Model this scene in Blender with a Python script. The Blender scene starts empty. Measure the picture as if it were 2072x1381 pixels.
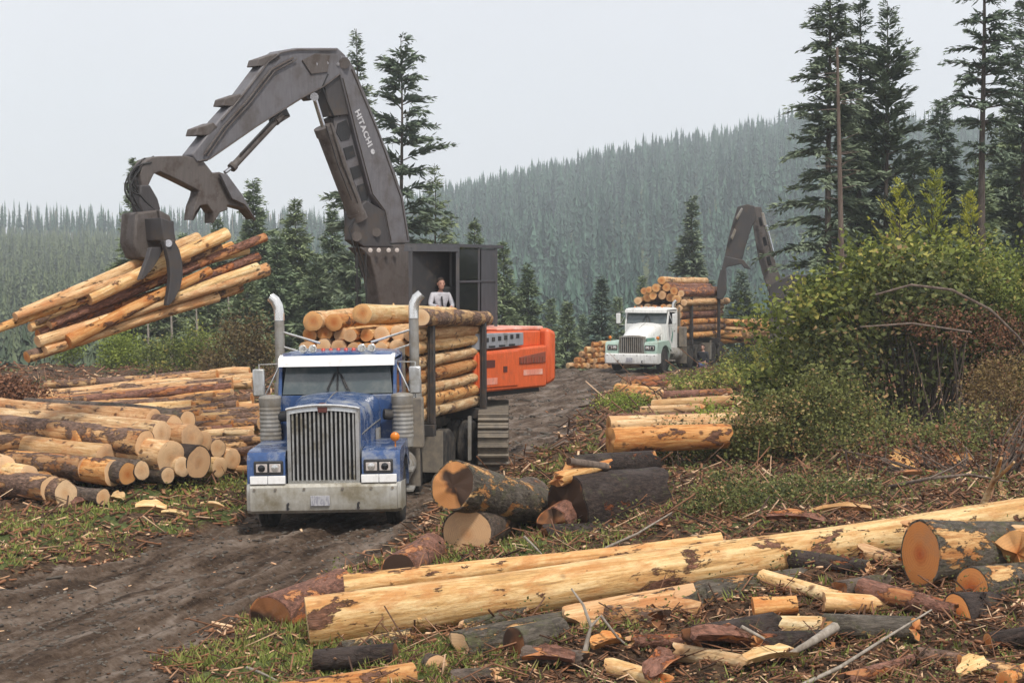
import bpy, bmesh, math, random
import numpy as np
from mathutils import Vector, Matrix, Euler, Quaternion
R = math.radians
sc = bpy.context.scene
col = sc.collection
random.seed(7)
rng = np.random.default_rng(11)

# ---------------------------------------------------------------- camera, world, sun, exposure
F = 3200.0                     # focal length in photo pixels (photo 2072 x 1381)
CAMH = 3.67
PITCH = math.atan((690.5 - 580.0) / F)
cam_d = bpy.data.cameras.new('camera')
cam = bpy.data.objects.new('camera', cam_d); col.objects.link(cam)
cam.location = (0, 0, CAMH)
cam.rotation_euler = (R(90) - PITCH, 0, 0)
cam_d.sensor_width = 36.0
cam_d.lens = 36.0 * F / 2072.0
cam_d.clip_start = 0.5
cam_d.clip_end = 9000
sc.camera = cam

SUN_EL, SUN_AZ = 54.0, 155.0   # light comes from above, behind and right of the camera
w = bpy.data.worlds.new('World'); sc.world = w; w.use_nodes = True
nt = w.node_tree; nt.nodes.clear()
o_ = nt.nodes.new('ShaderNodeOutputWorld'); bg = nt.nodes.new('ShaderNodeBackground')
sky = nt.nodes.new('ShaderNodeTexSky'); sky.sky_type = 'NISHITA'; sky.sun_disc = False
sky.sun_elevation = R(SUN_EL); sky.sun_rotation = R(SUN_AZ); sky.dust_density = 4.0; sky.air_density = 1.0
mx = nt.nodes.new('ShaderNodeMix'); mx.data_type = 'RGBA'; mx.inputs['Factor'].default_value = 0.9
# an overcast cloud deck: nearly even, very softly mottled
tc = nt.nodes.new('ShaderNodeTexCoord'); nz = nt.nodes.new('ShaderNodeTexNoise'); nz.inputs['Scale'].default_value = 2.2
nz.inputs['Detail'].default_value = 4
cr = nt.nodes.new('ShaderNodeValToRGB')
cr.color_ramp.elements[0].position = 0.3; cr.color_ramp.elements[0].color = (7.35, 7.4, 7.8, 1)
cr.color_ramp.elements[1].position = 0.7; cr.color_ramp.elements[1].color = (8.35, 8.35, 8.65, 1)
nt.links.new(tc.outputs['Generated'], nz.inputs['Vector']); nt.links.new(nz.outputs['Fac'], cr.inputs['Fac'])
nt.links.new(sky.outputs['Color'], mx.inputs[6]); nt.links.new(cr.outputs['Color'], mx.inputs[7])
nt.links.new(mx.outputs[2], bg.inputs['Color']); bg.inputs['Strength'].default_value = 0.102
nt.links.new(bg.outputs['Background'], o_.inputs['Surface'])

sun_d = bpy.data.lights.new('sun', 'SUN'); sun = bpy.data.objects.new('sun', sun_d); col.objects.link(sun)
sun_d.energy = 2.8; sun_d.angle = R(7); sun_d.color = (1.0, 0.94, 0.85)
_d = Vector((math.sin(R(SUN_AZ)) * math.cos(R(SUN_EL)), math.cos(R(SUN_AZ)) * math.cos(R(SUN_EL)), math.sin(R(SUN_EL))))
sun.rotation_euler = _d.to_track_quat('Z', 'Y').to_euler()
sun.location = (-20, -20, 60)

sc.view_settings.view_transform = 'Standard'; sc.view_settings.look = 'None'
sc.view_settings.exposure = 0.28; sc.view_settings.gamma = 1.0
try:
    sc.cycles.max_bounces = 6; sc.cycles.diffuse_bounces = 3; sc.cycles.glossy_bounces = 3
    sc.cycles.transmission_bounces = 4; sc.cycles.volume_bounces = 2; sc.cycles.transparent_max_bounces = 8
    sc.cycles.use_adaptive_sampling = True; sc.cycles.adaptive_threshold = 0.02
    sc.cycles.use_denoising = True; sc.cycles.caustics_reflective = False; sc.cycles.caustics_refractive = False
    sc.render.use_persistent_data = False
except Exception: pass

# ---------------------------------------------------------------- pixel -> world (used only to measure the photo)
_cp, _sp = math.cos(PITCH), math.sin(PITCH)
def ray(px, py):
    u = (px - 1036.0) / F; v = -(py - 690.5) / F
    return Vector((u, _cp + v * _sp, -_sp + v * _cp))
def at(px, py, D):
    r = ray(px, py); return Vector((0, 0, CAMH)) + r * (D / r.y)
def gnd(px, py, z=0.0):
    r = ray(px, py); return Vector((0, 0, CAMH)) + r * ((z - CAMH) / r.z)
def atz(px, py, z):
    return gnd(px, py, z)

# ---------------------------------------------------------------- noise
def vnoise(x, y, seed=0):
    x = np.asarray(x, float); y = np.asarray(y, float)
    xi = np.floor(x).astype(np.int64); yi = np.floor(y).astype(np.int64)
    fx = x - xi; fy = y - yi
    fx = fx * fx * (3 - 2 * fx); fy = fy * fy * (3 - 2 * fy)
    def h(a, b):
        n = (a * 374761393 + b * 668265263 + seed * 982451653) & 0xFFFFFFFF
        n = ((n ^ (n >> 13)) * 1274126177) & 0xFFFFFFFF
        return ((n ^ (n >> 16)) & 0xFFFF) / 65535.0
    return (h(xi, yi) * (1 - fx) + h(xi + 1, yi) * fx) * (1 - fy) + (h(xi, yi + 1) * (1 - fx) + h(xi + 1, yi + 1) * fx) * fy
def fbm(x, y, seed=0, oct=4):
    s = 0; a = 0.5; f = 1.0
    for k in range(oct):
        s = s + a * vnoise(np.asarray(x) * f, np.asarray(y) * f, seed + k * 17); a *= 0.5; f *= 2.03
    return s
def sstep(a, b, x):
    t = np.clip((np.asarray(x, float) - a) / (b - a), 0, 1); return t * t * (3 - 2 * t)

# ---------------------------------------------------------------- materials
MATS = {}
class NB:
    def __init__(s, name, rough=0.8, metal=0.0, spec=0.5):
        s.m = bpy.data.materials.new(name); s.m.use_nodes = True; MATS[name] = s.m
        s.t = s.m.node_tree; s.b = s.t.nodes['Principled BSDF']
        s.b.inputs['Roughness'].default_value = rough; s.b.inputs['Metallic'].default_value = metal
        s.b.inputs['Specular IOR Level'].default_value = spec
    def n(s, typ, **kw):
        nd = s.t.nodes.new(typ)
        for k, v in kw.items():
            if k in nd.inputs: nd.inputs[k].default_value = v
            else: setattr(nd, k, v)
        return nd
    def l(s, a, b): s.t.links.new(a, b)
    def coord(s, kind='Object', scale=(1, 1, 1)):
        c = s.n('ShaderNodeTexCoord'); m = s.n('ShaderNodeMapping'); m.inputs['Scale'].default_value = scale
        s.l(c.outputs[kind], m.inputs['Vector']); 
        if kind == 'Object':                       # shift per object so no two things share a pattern
            oi = s.n('ShaderNodeObjectInfo'); mm = s.n('ShaderNodeMath', operation='MULTIPLY'); mm.inputs[1].default_value = 57.0
            s.l(oi.outputs['Random'], mm.inputs[0]); s.l(mm.outputs[0], m.inputs['Location'])
        return m.outputs['Vector']
    def noise(s, vec, scale=5, detail=4, rough=0.55, dist=0.0):
        nd = s.n('ShaderNodeTexNoise'); nd.inputs['Scale'].default_value = scale; nd.inputs['Detail'].default_value = detail
        nd.inputs['Roughness'].default_value = rough; nd.inputs['Distortion'].default_value = dist
        s.l(vec, nd.inputs['Vector']); return nd.outputs['Fac']
    def ramp(s, fac, stops):
        r = s.n('ShaderNodeValToRGB'); e = r.color_ramp.elements
        while len(e) < len(stops): e.new(0.5)
        for k, (p, c) in enumerate(stops):
            e[k].position = p; e[k].color = (*c, 1) if len(c) == 3 else c
        s.l(fac, r.inputs['Fac']); return r.outputs['Color']
    def step(s, fac, a, b):
        m = s.n('ShaderNodeMapRange'); m.inputs['From Min'].default_value = a; m.inputs['From Max'].default_value = b
        s.l(fac, m.inputs['Value']); return m.outputs['Result']
    def mix(s, fac, a, b, mode='MIX'):
        m = s.n('ShaderNodeMix'); m.data_type = 'RGBA'; m.blend_type = mode
        for sock, v in ((m.inputs['Factor'], fac), (m.inputs[6], a), (m.inputs[7], b)):
            if isinstance(v, (int, float)): sock.default_value = v
            elif isinstance(v, tuple): sock.default_value = (*v, 1) if len(v) == 3 else v
            else: s.l(v, sock)
        return m.outputs[2]
    def math(s, op, a, b=0.0):
        m = s.n('ShaderNodeMath', operation=op)
        for k, v in enumerate((a, b)):
            if isinstance(v, (int, float)): m.inputs[k].default_value = v
            else: s.l(v, m.inputs[k])
        return m.outputs[0]
    def bump(s, h, strength=0.4, dist=0.02):
        b = s.n('ShaderNodeBump'); b.inputs['Strength'].default_value = strength; b.inputs['Distance'].default_value = dist
        s.l(h, b.inputs['Height']); s.l(b.outputs['Normal'], s.b.inputs['Normal'])
    def color(s, c):
        if isinstance(c, tuple): s.b.inputs['Base Color'].default_value = (*c, 1)
        else: s.l(c, s.b.inputs['Base Color'])
    def attr(s, name):
        a = s.n('ShaderNodeAttribute'); a.attribute_name = name; return a.outputs['Fac']

def wood_side(name, pale, mid, bark, barkamt, moss=0.0, moss_c=(0.085, 0.085, 0.035)):
    b = NB(name, 0.72, spec=0.25)
    v3 = b.coord('Object', (1, 1, 1)); vs = b.coord('Object', (0.22, 2.4, 2.4))
    streak = b.noise(vs, 7, 7, 0.7, 0.35); blotch = b.noise(b.coord('Object', (0.6, 1.4, 1.4)), 3.2, 6, 0.68, 0.5); fine = b.noise(b.coord('Object', (2.0, 5, 5)), 9, 5, 0.65)
    c = b.ramp(streak, [(0.34, tuple(x * 0.55 for x in mid)), (0.46, mid), (0.58, pale), (0.72, tuple(min(0.8, x * 1.15) for x in pale))])
    c = b.mix(b.math('MULTIPLY', b.step(blotch, 0.48, 0.62), 0.7), c, (mid[0] * 0.85, mid[1] * 0.62, mid[2] * 0.5))
    c = b.mix(b.math('MULTIPLY', b.step(fine, 0.5, 0.8), 0.5), c, (0.24, 0.10, 0.035))
    kn = b.n('ShaderNodeTexVoronoi'); kn.inputs['Scale'].default_value = 2.6; b.l(v3, kn.inputs['Vector'])
    knot = b.step(kn.outputs['Distance'], 0.15, 0.07)
    c = b.mix(b.math('MULTIPLY', knot, 0.85), c, (0.08, 0.035, 0.016))
    oi = b.n('ShaderNodeObjectInfo')
    tint = b.ramp(oi.outputs['Random'], [(0.0, (0.72, 0.62, 0.55)), (0.35, (1.0, 0.86, 0.72)), (0.7, (1.05, 1.0, 0.92)), (1.0, (0.9, 0.92, 0.9))])
    c = b.mix(1.0, c, tint, 'MULTIPLY')
    pn = b.noise(b.coord('Object', (0.5, 1.2, 1.2)), 3.4, 9, 0.72, 0.3)
    rough = b.noise(b.coord('Object', (0.35, 1, 1)), 26, 5, 0.7, 0.4)
    bk = b.ramp(rough, [(0.32, tuple(x * 0.35 for x in bark)), (0.5, bark), (0.64, tuple(min(1, x * 2.1) for x in bark))])
    bk = b.mix(b.math('MULTIPLY', b.step(b.noise(v3, 3.0, 4, 0.6), 0.5, 0.62), 0.6), bk, tuple(min(1, x * 1.7 + 0.02) for x in bark))
    if moss > 0:
        bk = b.mix(b.math('MULTIPLY', b.step(b.noise(v3, 5, 7, 0.72), 0.60 - moss * 0.16, 0.70 - moss * 0.12), 0.75), bk, b.mix(rough, tuple(x * 0.5 for x in moss_c), tuple(x * 1.6 for x in moss_c)))
    th = 0.5 + (0.5 - barkamt) * 0.36
    msk = b.step(pn, th - 0.012, th + 0.012)
    c = b.mix(msk, c, bk); b.color(c)
    h = b.math('ADD', b.math('MULTIPLY', b.math('ADD', fine, streak), 0.3), b.math('MULTIPLY', b.math('MULTIPLY', msk, b.math('ADD', rough, 0.6)), 1.4))
    b.bump(h, 0.9, 0.03)
    return b.m
def wood_end(name, outer, inner, stain=0.0):
    b = NB(name, 0.8, spec=0.2)
    g = b.n('ShaderNodeNewGeometry'); c0 = b.n('ShaderNodeTexCoord'); sp = b.n('ShaderNodeSeparateXYZ'); b.l(c0.outputs['Object'], sp.inputs[0])
    r = b.math('SQRT', b.math('ADD', b.math('POWER', b.math('ABSOLUTE', sp.outputs[1]), 2), b.math('POWER', b.math('ABSOLUTE', sp.outputs[2]), 2)))
    v = b.coord('Object', (1, 1, 1)); nn = b.noise(v, 6, 4)
    rr = b.math('ADD', r, b.math('MULTIPLY', nn, 0.07))
    ring = b.math('SINE', b.math('MULTIPLY', b.math('ADD', rr, b.math('MULTIPLY', b.math('POWER', rr, 2.0), 1.2)), 150.0))
    base = b.ramp(b.math('ADD', b.math('MULTIPLY', rr, 3.6), b.math('MULTIPLY', b.noise(v, 9, 5, 0.7), 0.35)), [(0.35, inner), (0.75, outer)])
    c = b.mix(b.math('MULTIPLY', b.math('MULTIPLY', b.step(ring, -0.4, 1.0), b.step(b.noise(v, 8, 5, 0.7), 0.35, 0.7)), 0.26), base, tuple(x * 0.45 for x in inner))
    oi = b.n('ShaderNodeObjectInfo')
    c = b.mix(1.0, c, b.ramp(oi.outputs['Random'], [(0.0, (0.8, 0.7, 0.62)), (0.5, (1, 0.93, 0.85)), (1.0, (1.0, 1.0, 0.98))]), 'MULTIPLY')
    ck = b.noise(b.coord('Object', (1, 0.7, 5)), 5, 3, 0.6); c = b.mix(b.math('MULTIPLY', b.step(ck, 0.70, 0.74), 0.6), c, (0.09, 0.045, 0.025))
    c = b.mix(b.math('MULTIPLY', b.step(b.noise(v, 2.2, 6, 0.7), 0.5, 0.68), 0.45), c, (0.26, 0.17, 0.11))
    if stain > 0:
        c = b.mix(b.step(b.noise(v, 1.5, 3), 0.66 - stain * 0.2, 0.72 - stain * 0.2), c, (0.05, 0.028, 0.018))
    b.color(c); b.bump(b.noise(v, 60, 3), 0.25, 0.01)
    return b.m
wood_side('peeled_wood', (0.70, 0.53, 0.33), (0.55, 0.35, 0.18), (0.15, 0.09, 0.06), 0.24)
wood_side('peeled_wood_clean', (0.76, 0.60, 0.37), (0.64, 0.44, 0.21), (0.17, 0.08, 0.045), 0.17)
wood_side('golden_wood', (0.71, 0.52, 0.28), (0.56, 0.34, 0.14), (0.14, 0.065, 0.038), 0.28)
wood_side('peeled_wood_orange', (0.68, 0.44, 0.20), (0.55, 0.27, 0.09), (0.12, 0.055, 0.032), 0.32)
wood_side('patchy_bark', (0.58, 0.40, 0.22), (0.42, 0.25, 0.12), (0.14, 0.085, 0.06), 0.52)
wood_side('reddish_bark', (0.52, 0.28, 0.13), (0.38, 0.16, 0.07), (0.16, 0.075, 0.05), 0.60)
wood_side('rough_bark', (0.46, 0.27, 0.12), (0.34, 0.17, 0.07), (0.085, 0.062, 0.048), 0.80, 0.3)
wood_side('mossy_bark', (0.60, 0.44, 0.23), (0.44, 0.26, 0.11), (0.075, 0.062, 0.048), 0.64, 0.6)
wood_side('dark_bark', (0.3, 0.11, 0.04), (0.2, 0.07, 0.03), (0.03, 0.02, 0.016), 0.86, 0.1)
wood_end('cut_end_pale', (0.70, 0.49, 0.30), (0.60, 0.36, 0.19))
wood_end('cut_end_orange', (0.62, 0.34, 0.14), (0.48, 0.17, 0.05))
wood_end('cut_end_red', (0.56, 0.24, 0.08), (0.42, 0.10, 0.025))
wood_end('cut_end_stained', (0.50, 0.25, 0.10), (0.40, 0.12, 0.04), 0.8)
wood_end('cut_end_brown', (0.22, 0.10, 0.045), (0.12, 0.05, 0.025), 0.9)

def paint(name, c, rough=0.35, dirt=(0.16, 0.13, 0.10), amt=0.35, metal=0.0, scale=2.5, vert=0.0, chip=None):
    b = NB(name, rough, metal)
    v = b.coord('Object', (1, 1, 1)); n = b.noise(v, scale, 7, 0.65); fine = b.noise(v, scale * 9, 4)
    msk = b.step(n, 0.72 - amt * 0.5, 0.86 - amt * 0.35)
    if vert > 0:                                   # road dirt thrown up from below: thicker low on the vehicle
        sp = b.n('ShaderNodeSeparateXYZ'); cc = b.n('ShaderNodeTexCoord'); b.l(cc.outputs['Object'], sp.inputs[0])
        msk = b.math('MINIMUM', b.math('ADD', msk, b.math('MULTIPLY', b.step(sp.outputs[2], vert, 0.2), b.step(n, 0.25, 0.6))), 1.0)
    streak = b.noise(b.coord('Object', (4, 4, 0.6)), 5, 4)
    cc_ = b.mix(b.step(streak, 0.35, 0.8), tuple(x * 0.82 for x in c), tuple(min(1, x * 1.12) for x in c))
    col_ = b.mix(msk, cc_, dirt)
    if chip: col_ = b.mix(b.step(b.noise(v, scale * 5, 5, 0.7), 0.66, 0.7), col_, chip)
    b.color(col_); b.l(b.math('ADD', b.math('MULTIPLY', msk, 0.5), rough), b.b.inputs['Roughness'])
    b.bump(fine, 0.08, 0.01); return b.m
paint('blue_paint', (0.035, 0.08, 0.21), 0.18, (0.26, 0.27, 0.28), amt=0.5, vert=0.9)
paint('white_paint', (0.78, 0.78, 0.76), 0.4, (0.3, 0.27, 0.22), 0.25)
paint('mint_paint', (0.42, 0.56, 0.48), 0.45, (0.25, 0.28, 0.22), 0.4)
paint('green_paint', (0.10, 0.28, 0.22), 0.45, (0.18, 0.2, 0.16), 0.4)
paint('chrome', (0.55, 0.56, 0.56), 0.3, (0.2, 0.18, 0.14), 0.55, metal=0.6, vert=0.4)
paint('bright_chrome', (0.8, 0.8, 0.78), 0.18, (0.35, 0.33, 0.3), 0.25, metal=0.75)
paint('dusty_bumper', (0.52, 0.51, 0.47), 0.36, (0.22, 0.19, 0.13), 0.62, metal=0.35, scale=1.6, vert=0.3)
paint('dusty_steel', (0.30, 0.29, 0.27), 0.6, (0.20, 0.17, 0.13), 0.6, metal=0.2)
paint('mud_steel', (0.16, 0.14, 0.12), 0.8, (0.24, 0.205, 0.16), 0.7, scale=5)
paint('black_steel', (0.022, 0.022, 0.024), 0.6, (0.09, 0.075, 0.06), 0.35)
paint('stake_steel', (0.035, 0.032, 0.032), 0.65, (0.10, 0.07, 0.05), 0.45, scale=6)
paint('boom_grey', (0.13, 0.125, 0.135), 0.55, (0.085, 0.075, 0.07), 0.45, scale=1.5, chip=(0.2, 0.19, 0.19))
paint('boom_dark', (0.05, 0.045, 0.046), 0.6, (0.09, 0.07, 0.055), 0.45, scale=2)
paint('worn_brown_steel', (0.10, 0.085, 0.078), 0.6, (0.06, 0.045, 0.038), 0.5, scale=3, chip=(0.2, 0.19, 0.18))
paint('cab_grey', (0.055, 0.056, 0.064), 0.5, (0.1, 0.09, 0.08), 0.35)
paint('orange_paint', (0.66, 0.115, 0.03), 0.45, (0.30, 0.12, 0.07), 0.28, chip=(0.75, 0.22, 0.1))
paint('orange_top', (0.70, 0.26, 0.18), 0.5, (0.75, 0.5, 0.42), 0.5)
paint('hydraulic_rod', (0.6, 0.6, 0.62), 0.15, (0.3, 0.28, 0.26), 0.1, metal=0.9)
paint('grey_louver', (0.32, 0.33, 0.36), 0.5, (0.15, 0.14, 0.12), 0.4, metal=0.2)
paint('orange_mesh', (0.28, 0.06, 0.03), 0.7, (0.12, 0.07, 0.05), 0.55)
b = NB('rubber', 0.85, spec=0.3); v = b.coord(); b.color(b.mix(b.step(b.noise(v, 6, 4), 0.4, 0.7), (0.018, 0.017, 0.017), (0.075, 0.064, 0.052))); b.bump(b.noise(v, 25, 3), 0.5, 0.02)
b = NB('windshield_glass', 0.05, spec=0.8); v = b.coord(); b.color(b.mix(b.step(b.noise(v, 3, 6, 0.7), 0.45, 0.75), (0.055, 0.075, 0.08), (0.14, 0.15, 0.14)))
b.b.inputs['Roughness'].default_value = 0.12
b = NB('dark_glass', 0.08, spec=0.8); b.color((0.012, 0.014, 0.017))
b = NB('lamp_glass', 0.15, spec=0.8); b.color((0.5, 0.45, 0.42))
b = NB('white_reflector', 0.35); v = b.coord(); b.color(b.mix(b.step(b.noise(v, 12, 4), 0.5, 0.8), (0.86, 0.86, 0.85), (0.7, 0.69, 0.66)))
b = NB('amber_lens', 0.25); b.color((0.65, 0.2, 0.02))
b = NB('red_lens', 0.25); b.color((0.45, 0.05, 0.03))
b = NB('emblem_red', 0.4); b.color((0.10, 0.03, 0.025))
b = NB('plate_grey', 0.5); v = b.coord('Object', (1, 1, 0.4)); b.color(b.mix(b.step(b.noise(v, 30, 2), 0.45, 0.6), (0.42, 0.42, 0.44), (0.26, 0.26, 0.3)))
b = NB('white_lettering', 0.5); v = b.coord(); b.color(b.mix(b.step(b.noise(v, 20, 4), 0.5, 0.75), (0.5, 0.5, 0.52), (0.2, 0.2, 0.21)))
b = NB('hose_rubber', 0.6); b.color((0.02, 0.019, 0.019))
b = NB('skin', 0.6); b.color((0.42, 0.23, 0.17))
b = NB('white_shirt', 0.85); v = b.coord(); b.color(b.mix(b.step(b.noise(v, 14, 4), 0.4, 0.7), (0.50, 0.50, 0.54), (0.34, 0.34, 0.38)))
b = NB('dark_trousers', 0.9); b.color((0.06, 0.035, 0.035))
b = NB('blue_denim', 0.9); v = b.coord(); b.color(b.mix(b.step(b.noise(v, 14, 4), 0.4, 0.7), (0.05, 0.085, 0.21), (0.09, 0.13, 0.27)))
b = NB('dark_jacket', 0.9); b.color((0.03, 0.032, 0.04))
b = NB('brown_hair', 0.9); b.color((0.04, 0.024, 0.018))
b = NB('seat_vinyl', 0.7); b.color((0.02, 0.02, 0.022))
b = NB('tree_bark', 0.9, spec=0.2); v = b.coord('Object', (3, 3, 0.6)); b.color(b.ramp(b.noise(v, 6, 5, 0.7), [(0.3, (0.045, 0.036, 0.03)), (0.7, (0.13, 0.105, 0.085))])); b.bump(b.noise(v, 12, 4), 0.6, 0.03)
b = NB('pale_bark', 0.9, spec=0.2); v = b.coord('Object', (3, 3, 0.8)); b.color(b.ramp(b.noise(v, 5, 5, 0.7), [(0.3, (0.16, 0.13, 0.10)), (0.7, (0.38, 0.34, 0.29))]))
b = NB('snag_wood', 0.9, spec=0.2); v = b.coord('Object', (3, 3, 0.3)); b.color(b.ramp(b.noise(v, 4, 5, 0.7), [(0.3, (0.07, 0.05, 0.04)), (0.7, (0.20, 0.155, 0.125))]))

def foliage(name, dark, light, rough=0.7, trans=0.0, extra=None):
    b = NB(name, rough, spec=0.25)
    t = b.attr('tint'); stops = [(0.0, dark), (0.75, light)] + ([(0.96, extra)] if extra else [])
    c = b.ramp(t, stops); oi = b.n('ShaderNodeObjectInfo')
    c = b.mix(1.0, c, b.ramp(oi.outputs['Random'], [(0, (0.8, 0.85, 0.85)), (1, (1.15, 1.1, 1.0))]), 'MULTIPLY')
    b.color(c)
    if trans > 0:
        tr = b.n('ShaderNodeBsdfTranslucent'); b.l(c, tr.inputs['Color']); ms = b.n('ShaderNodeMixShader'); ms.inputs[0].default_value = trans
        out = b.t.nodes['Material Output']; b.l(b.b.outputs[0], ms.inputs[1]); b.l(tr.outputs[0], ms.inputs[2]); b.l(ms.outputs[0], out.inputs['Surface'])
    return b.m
foliage('fir_needles', (0.06, 0.088, 0.064), (0.17, 0.215, 0.145))
foliage('fir_needles_light', (0.09, 0.125, 0.07), (0.22, 0.275, 0.15))
foliage('fir_needles_yellow', (0.15, 0.18, 0.03), (0.48, 0.48, 0.09), trans=0.35)
foliage('far_fir', (0.016, 0.045, 0.036), (0.085, 0.155, 0.115))
foliage('regrowth_fir', (0.06, 0.085, 0.05), (0.15, 0.185, 0.10))
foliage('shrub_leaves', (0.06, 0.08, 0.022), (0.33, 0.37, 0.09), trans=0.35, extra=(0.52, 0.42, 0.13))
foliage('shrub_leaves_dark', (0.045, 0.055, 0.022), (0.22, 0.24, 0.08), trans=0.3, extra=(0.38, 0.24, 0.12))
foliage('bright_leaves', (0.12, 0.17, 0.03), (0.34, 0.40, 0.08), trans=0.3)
foliage('sun_tinted_leaves', (0.05, 0.07, 0.02), (0.28, 0.32, 0.075), trans=0.3, extra=(0.46, 0.40, 0.11))  # lighter than the heart's leaves: sunlight put into the bush's upper leaf colour
foliage('rusty_leaves', (0.10, 0.06, 0.03), (0.24, 0.17, 0.07), trans=0.2)
foliage('red_brown_brush', (0.06, 0.025, 0.015), (0.22, 0.10, 0.055))
foliage('grass_blades', (0.09, 0.12, 0.03), (0.32, 0.36, 0.10), trans=0.25, extra=(0.34, 0.28, 0.12))
foliage('litter_wood', (0.04, 0.022, 0.014), (0.30, 0.14, 0.075), extra=(0.72, 0.50, 0.33))
foliage('gravel_stone', (0.045, 0.034, 0.027), (0.15, 0.125, 0.105))

# ---------------------------------------------------------------- mesh building helpers
class MB:
    """Collects shapes of one part and links them as ONE mesh object."""
    def __init__(s): s.v = []; s.f = []; s.mi = []
    def add(s, vs, fs, mi=0):
        o = len(s.v); s.v += [tuple(v) for v in vs]; s.f += [tuple(i + o for i in f) for f in fs]; s.mi += [mi] * len(fs); return s
    def box(s, c, d, rot=None, mi=0, taper=(1, 1)):
        hx, hy, hz = d[0] / 2, d[1] / 2, d[2] / 2; vs = []
        for z in (-1, 1):
            tx, ty = (taper if z > 0 else (1, 1))
            for x, y in ((-1, -1), (1, -1), (1, 1), (-1, 1)): vs.append(Vector((x * hx * tx, y * hy * ty, z * hz)))
        if rot: 
            q = Euler(rot).to_matrix(); vs = [q @ v for v in vs]
        c = Vector(c); vs = [v + c for v in vs]
        return s.add(vs, [(3, 2, 1, 0), (4, 5, 6, 7), (0, 1, 5, 4), (1, 2, 6, 5), (2, 3, 7, 6), (3, 0, 4, 7)], mi)
    def cyl(s, a, b, r1, r2=None, n=14, mi=0, cap=True, capmi=None):
        a, b = Vector(a), Vector(b); r2 = r1 if r2 is None else r2
        d = (b - a).normalized(); u = d.orthogonal().normalized(); w_ = d.cross(u)
        vs = [];
        for p, r in ((a, r1), (b, r2)):
            for k in range(n):
                t = 2 * math.pi * k / n; vs.append(p + (u * math.cos(t) + w_ * math.sin(t)) * r)
        s.add(vs, [(k, (k + 1) % n, n + (k + 1) % n, n + k) for k in range(n)], mi)
        if cap: 
            s.add(vs[:n], [tuple(reversed(range(n)))], mi if capmi is None else capmi); s.add(vs[n:], [tuple(range(n))], mi if capmi is None else capmi)
        return s
    def tube(s, pts, rs, n=8, mi=0, cap=True):
        pts = [Vector(p) for p in pts]
        if isinstance(rs, (int, float)): rs = [rs] * len(pts)
        vs = []; up = None
        for i, p in enumerate(pts):
            d = (pts[min(i + 1, len(pts) - 1)] - pts[max(i - 1, 0)]).normalized()
            if up is None: up = d.orthogonal().normalized()
            up = (up - d * up.dot(d)).normalized(); w_ = d.cross(up)
            for k in range(n):
                t = 2 * math.pi * k / n; vs.append(p + (up * math.cos(t) + w_ * math.sin(t)) * rs[i])
        m = len(pts); fs = [(i * n + k, i * n + (k + 1) % n, (i + 1) * n + (k + 1) % n, (i + 1) * n + k) for i in range(m - 1) for k in range(n)]
        if cap: fs += [tuple(reversed(range(n))), tuple(range((m - 1) * n, m * n))]
        return s.add(vs, fs, mi)
    def prism(s, pts, ext, mi=0):
        """outline (list of 3D points, planar) extruded by vector ext"""
        pts = [Vector(p) for p in pts]; e = Vector(ext); n = len(pts)
        return s.add(pts + [p + e for p in pts], [tuple(reversed(range(n))), tuple(range(n, 2 * n))] + [(k, (k + 1) % n, n + (k + 1) % n, n + k) for k in range(n)], mi)
    def loft(s, rings, mi=0, close=True, cap=True):
        n = len(rings[0]); vs = [p for r in rings for p in r]; m = len(rings); kk = n if close else n - 1
        fs = [(i * n + k, i * n + (k + 1) % n, (i + 1) * n + (k + 1) % n, (i + 1) * n + k) for i in range(m - 1) for k in range(kk)]
        if cap: fs += [tuple(reversed(range(n))), tuple(range((m - 1) * n, m * n))]
        return s.add(vs, fs, mi)
    def lathe(s, c, axis, prof, n=20, mi=0):
        """prof: list of (radius, height along axis)"""
        c = Vector(c); d = Vector(axis).normalized(); u = d.orthogonal().normalized(); w_ = d.cross(u)
        rings = [[c + d * h + (u * math.cos(2 * math.pi * k / n) + w_ * math.sin(2 * math.pi * k / n)) * max(r, 0.0005) for k in range(n)] for r, h in prof]
        return s.loft(rings, mi)
    def build(s, name, mats, parent=None, bevel=0.0, smooth=35, origin=None, keep_world=False):
        me = bpy.data.meshes.new(name)
        vs = s.v
        if origin is not None: vs = [(v[0] - origin[0], v[1] - origin[1], v[2] - origin[2]) for v in vs]
        me.from_pydata(vs, [], s.f); mats = mats if isinstance(mats, (list, tuple)) else [mats]
        for m in mats: me.materials.append(MATS[m])
        me.polygons.foreach_set('material_index', s.mi); 
        bm = bmesh.new(); bm.from_mesh(me); bmesh.ops.recalc_face_normals(bm, faces=bm.faces); bm.to_mesh(me); bm.free()
        if smooth: me.polygons.foreach_set('use_smooth', [True] * len(me.polygons)); me.set_sharp_from_angle(angle=R(smooth))
        me.update()
        o = bpy.data.objects.new(name, me); col.objects.link(o)
        if origin is not None: o.location = origin
        if parent is not None: o.parent = parent
        if bevel > 0:
            md = o.modifiers.new('bevel', 'BEVEL'); md.width = bevel; md.segments = 2; md.limit_method = 'ANGLE'; md.angle_limit = R(40)
        return o
def tag(o, label=None, cat=None, group=None, kind=None):
    if label: o['label'] = label
    if cat: o['category'] = cat
    if group: o['group'] = group
    if kind: o['kind'] = kind
    return o
def thing(name, label, cat, loc=(0, 0, 0), rotz=0.0, group=None, roll=0.0):
    o = bpy.data.objects.new(name, None); col.objects.link(o); o.empty_display_size = 0.3
    o.location = loc; o.rotation_euler = (0, roll, rotz); return tag(o, label, cat, group)
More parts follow.
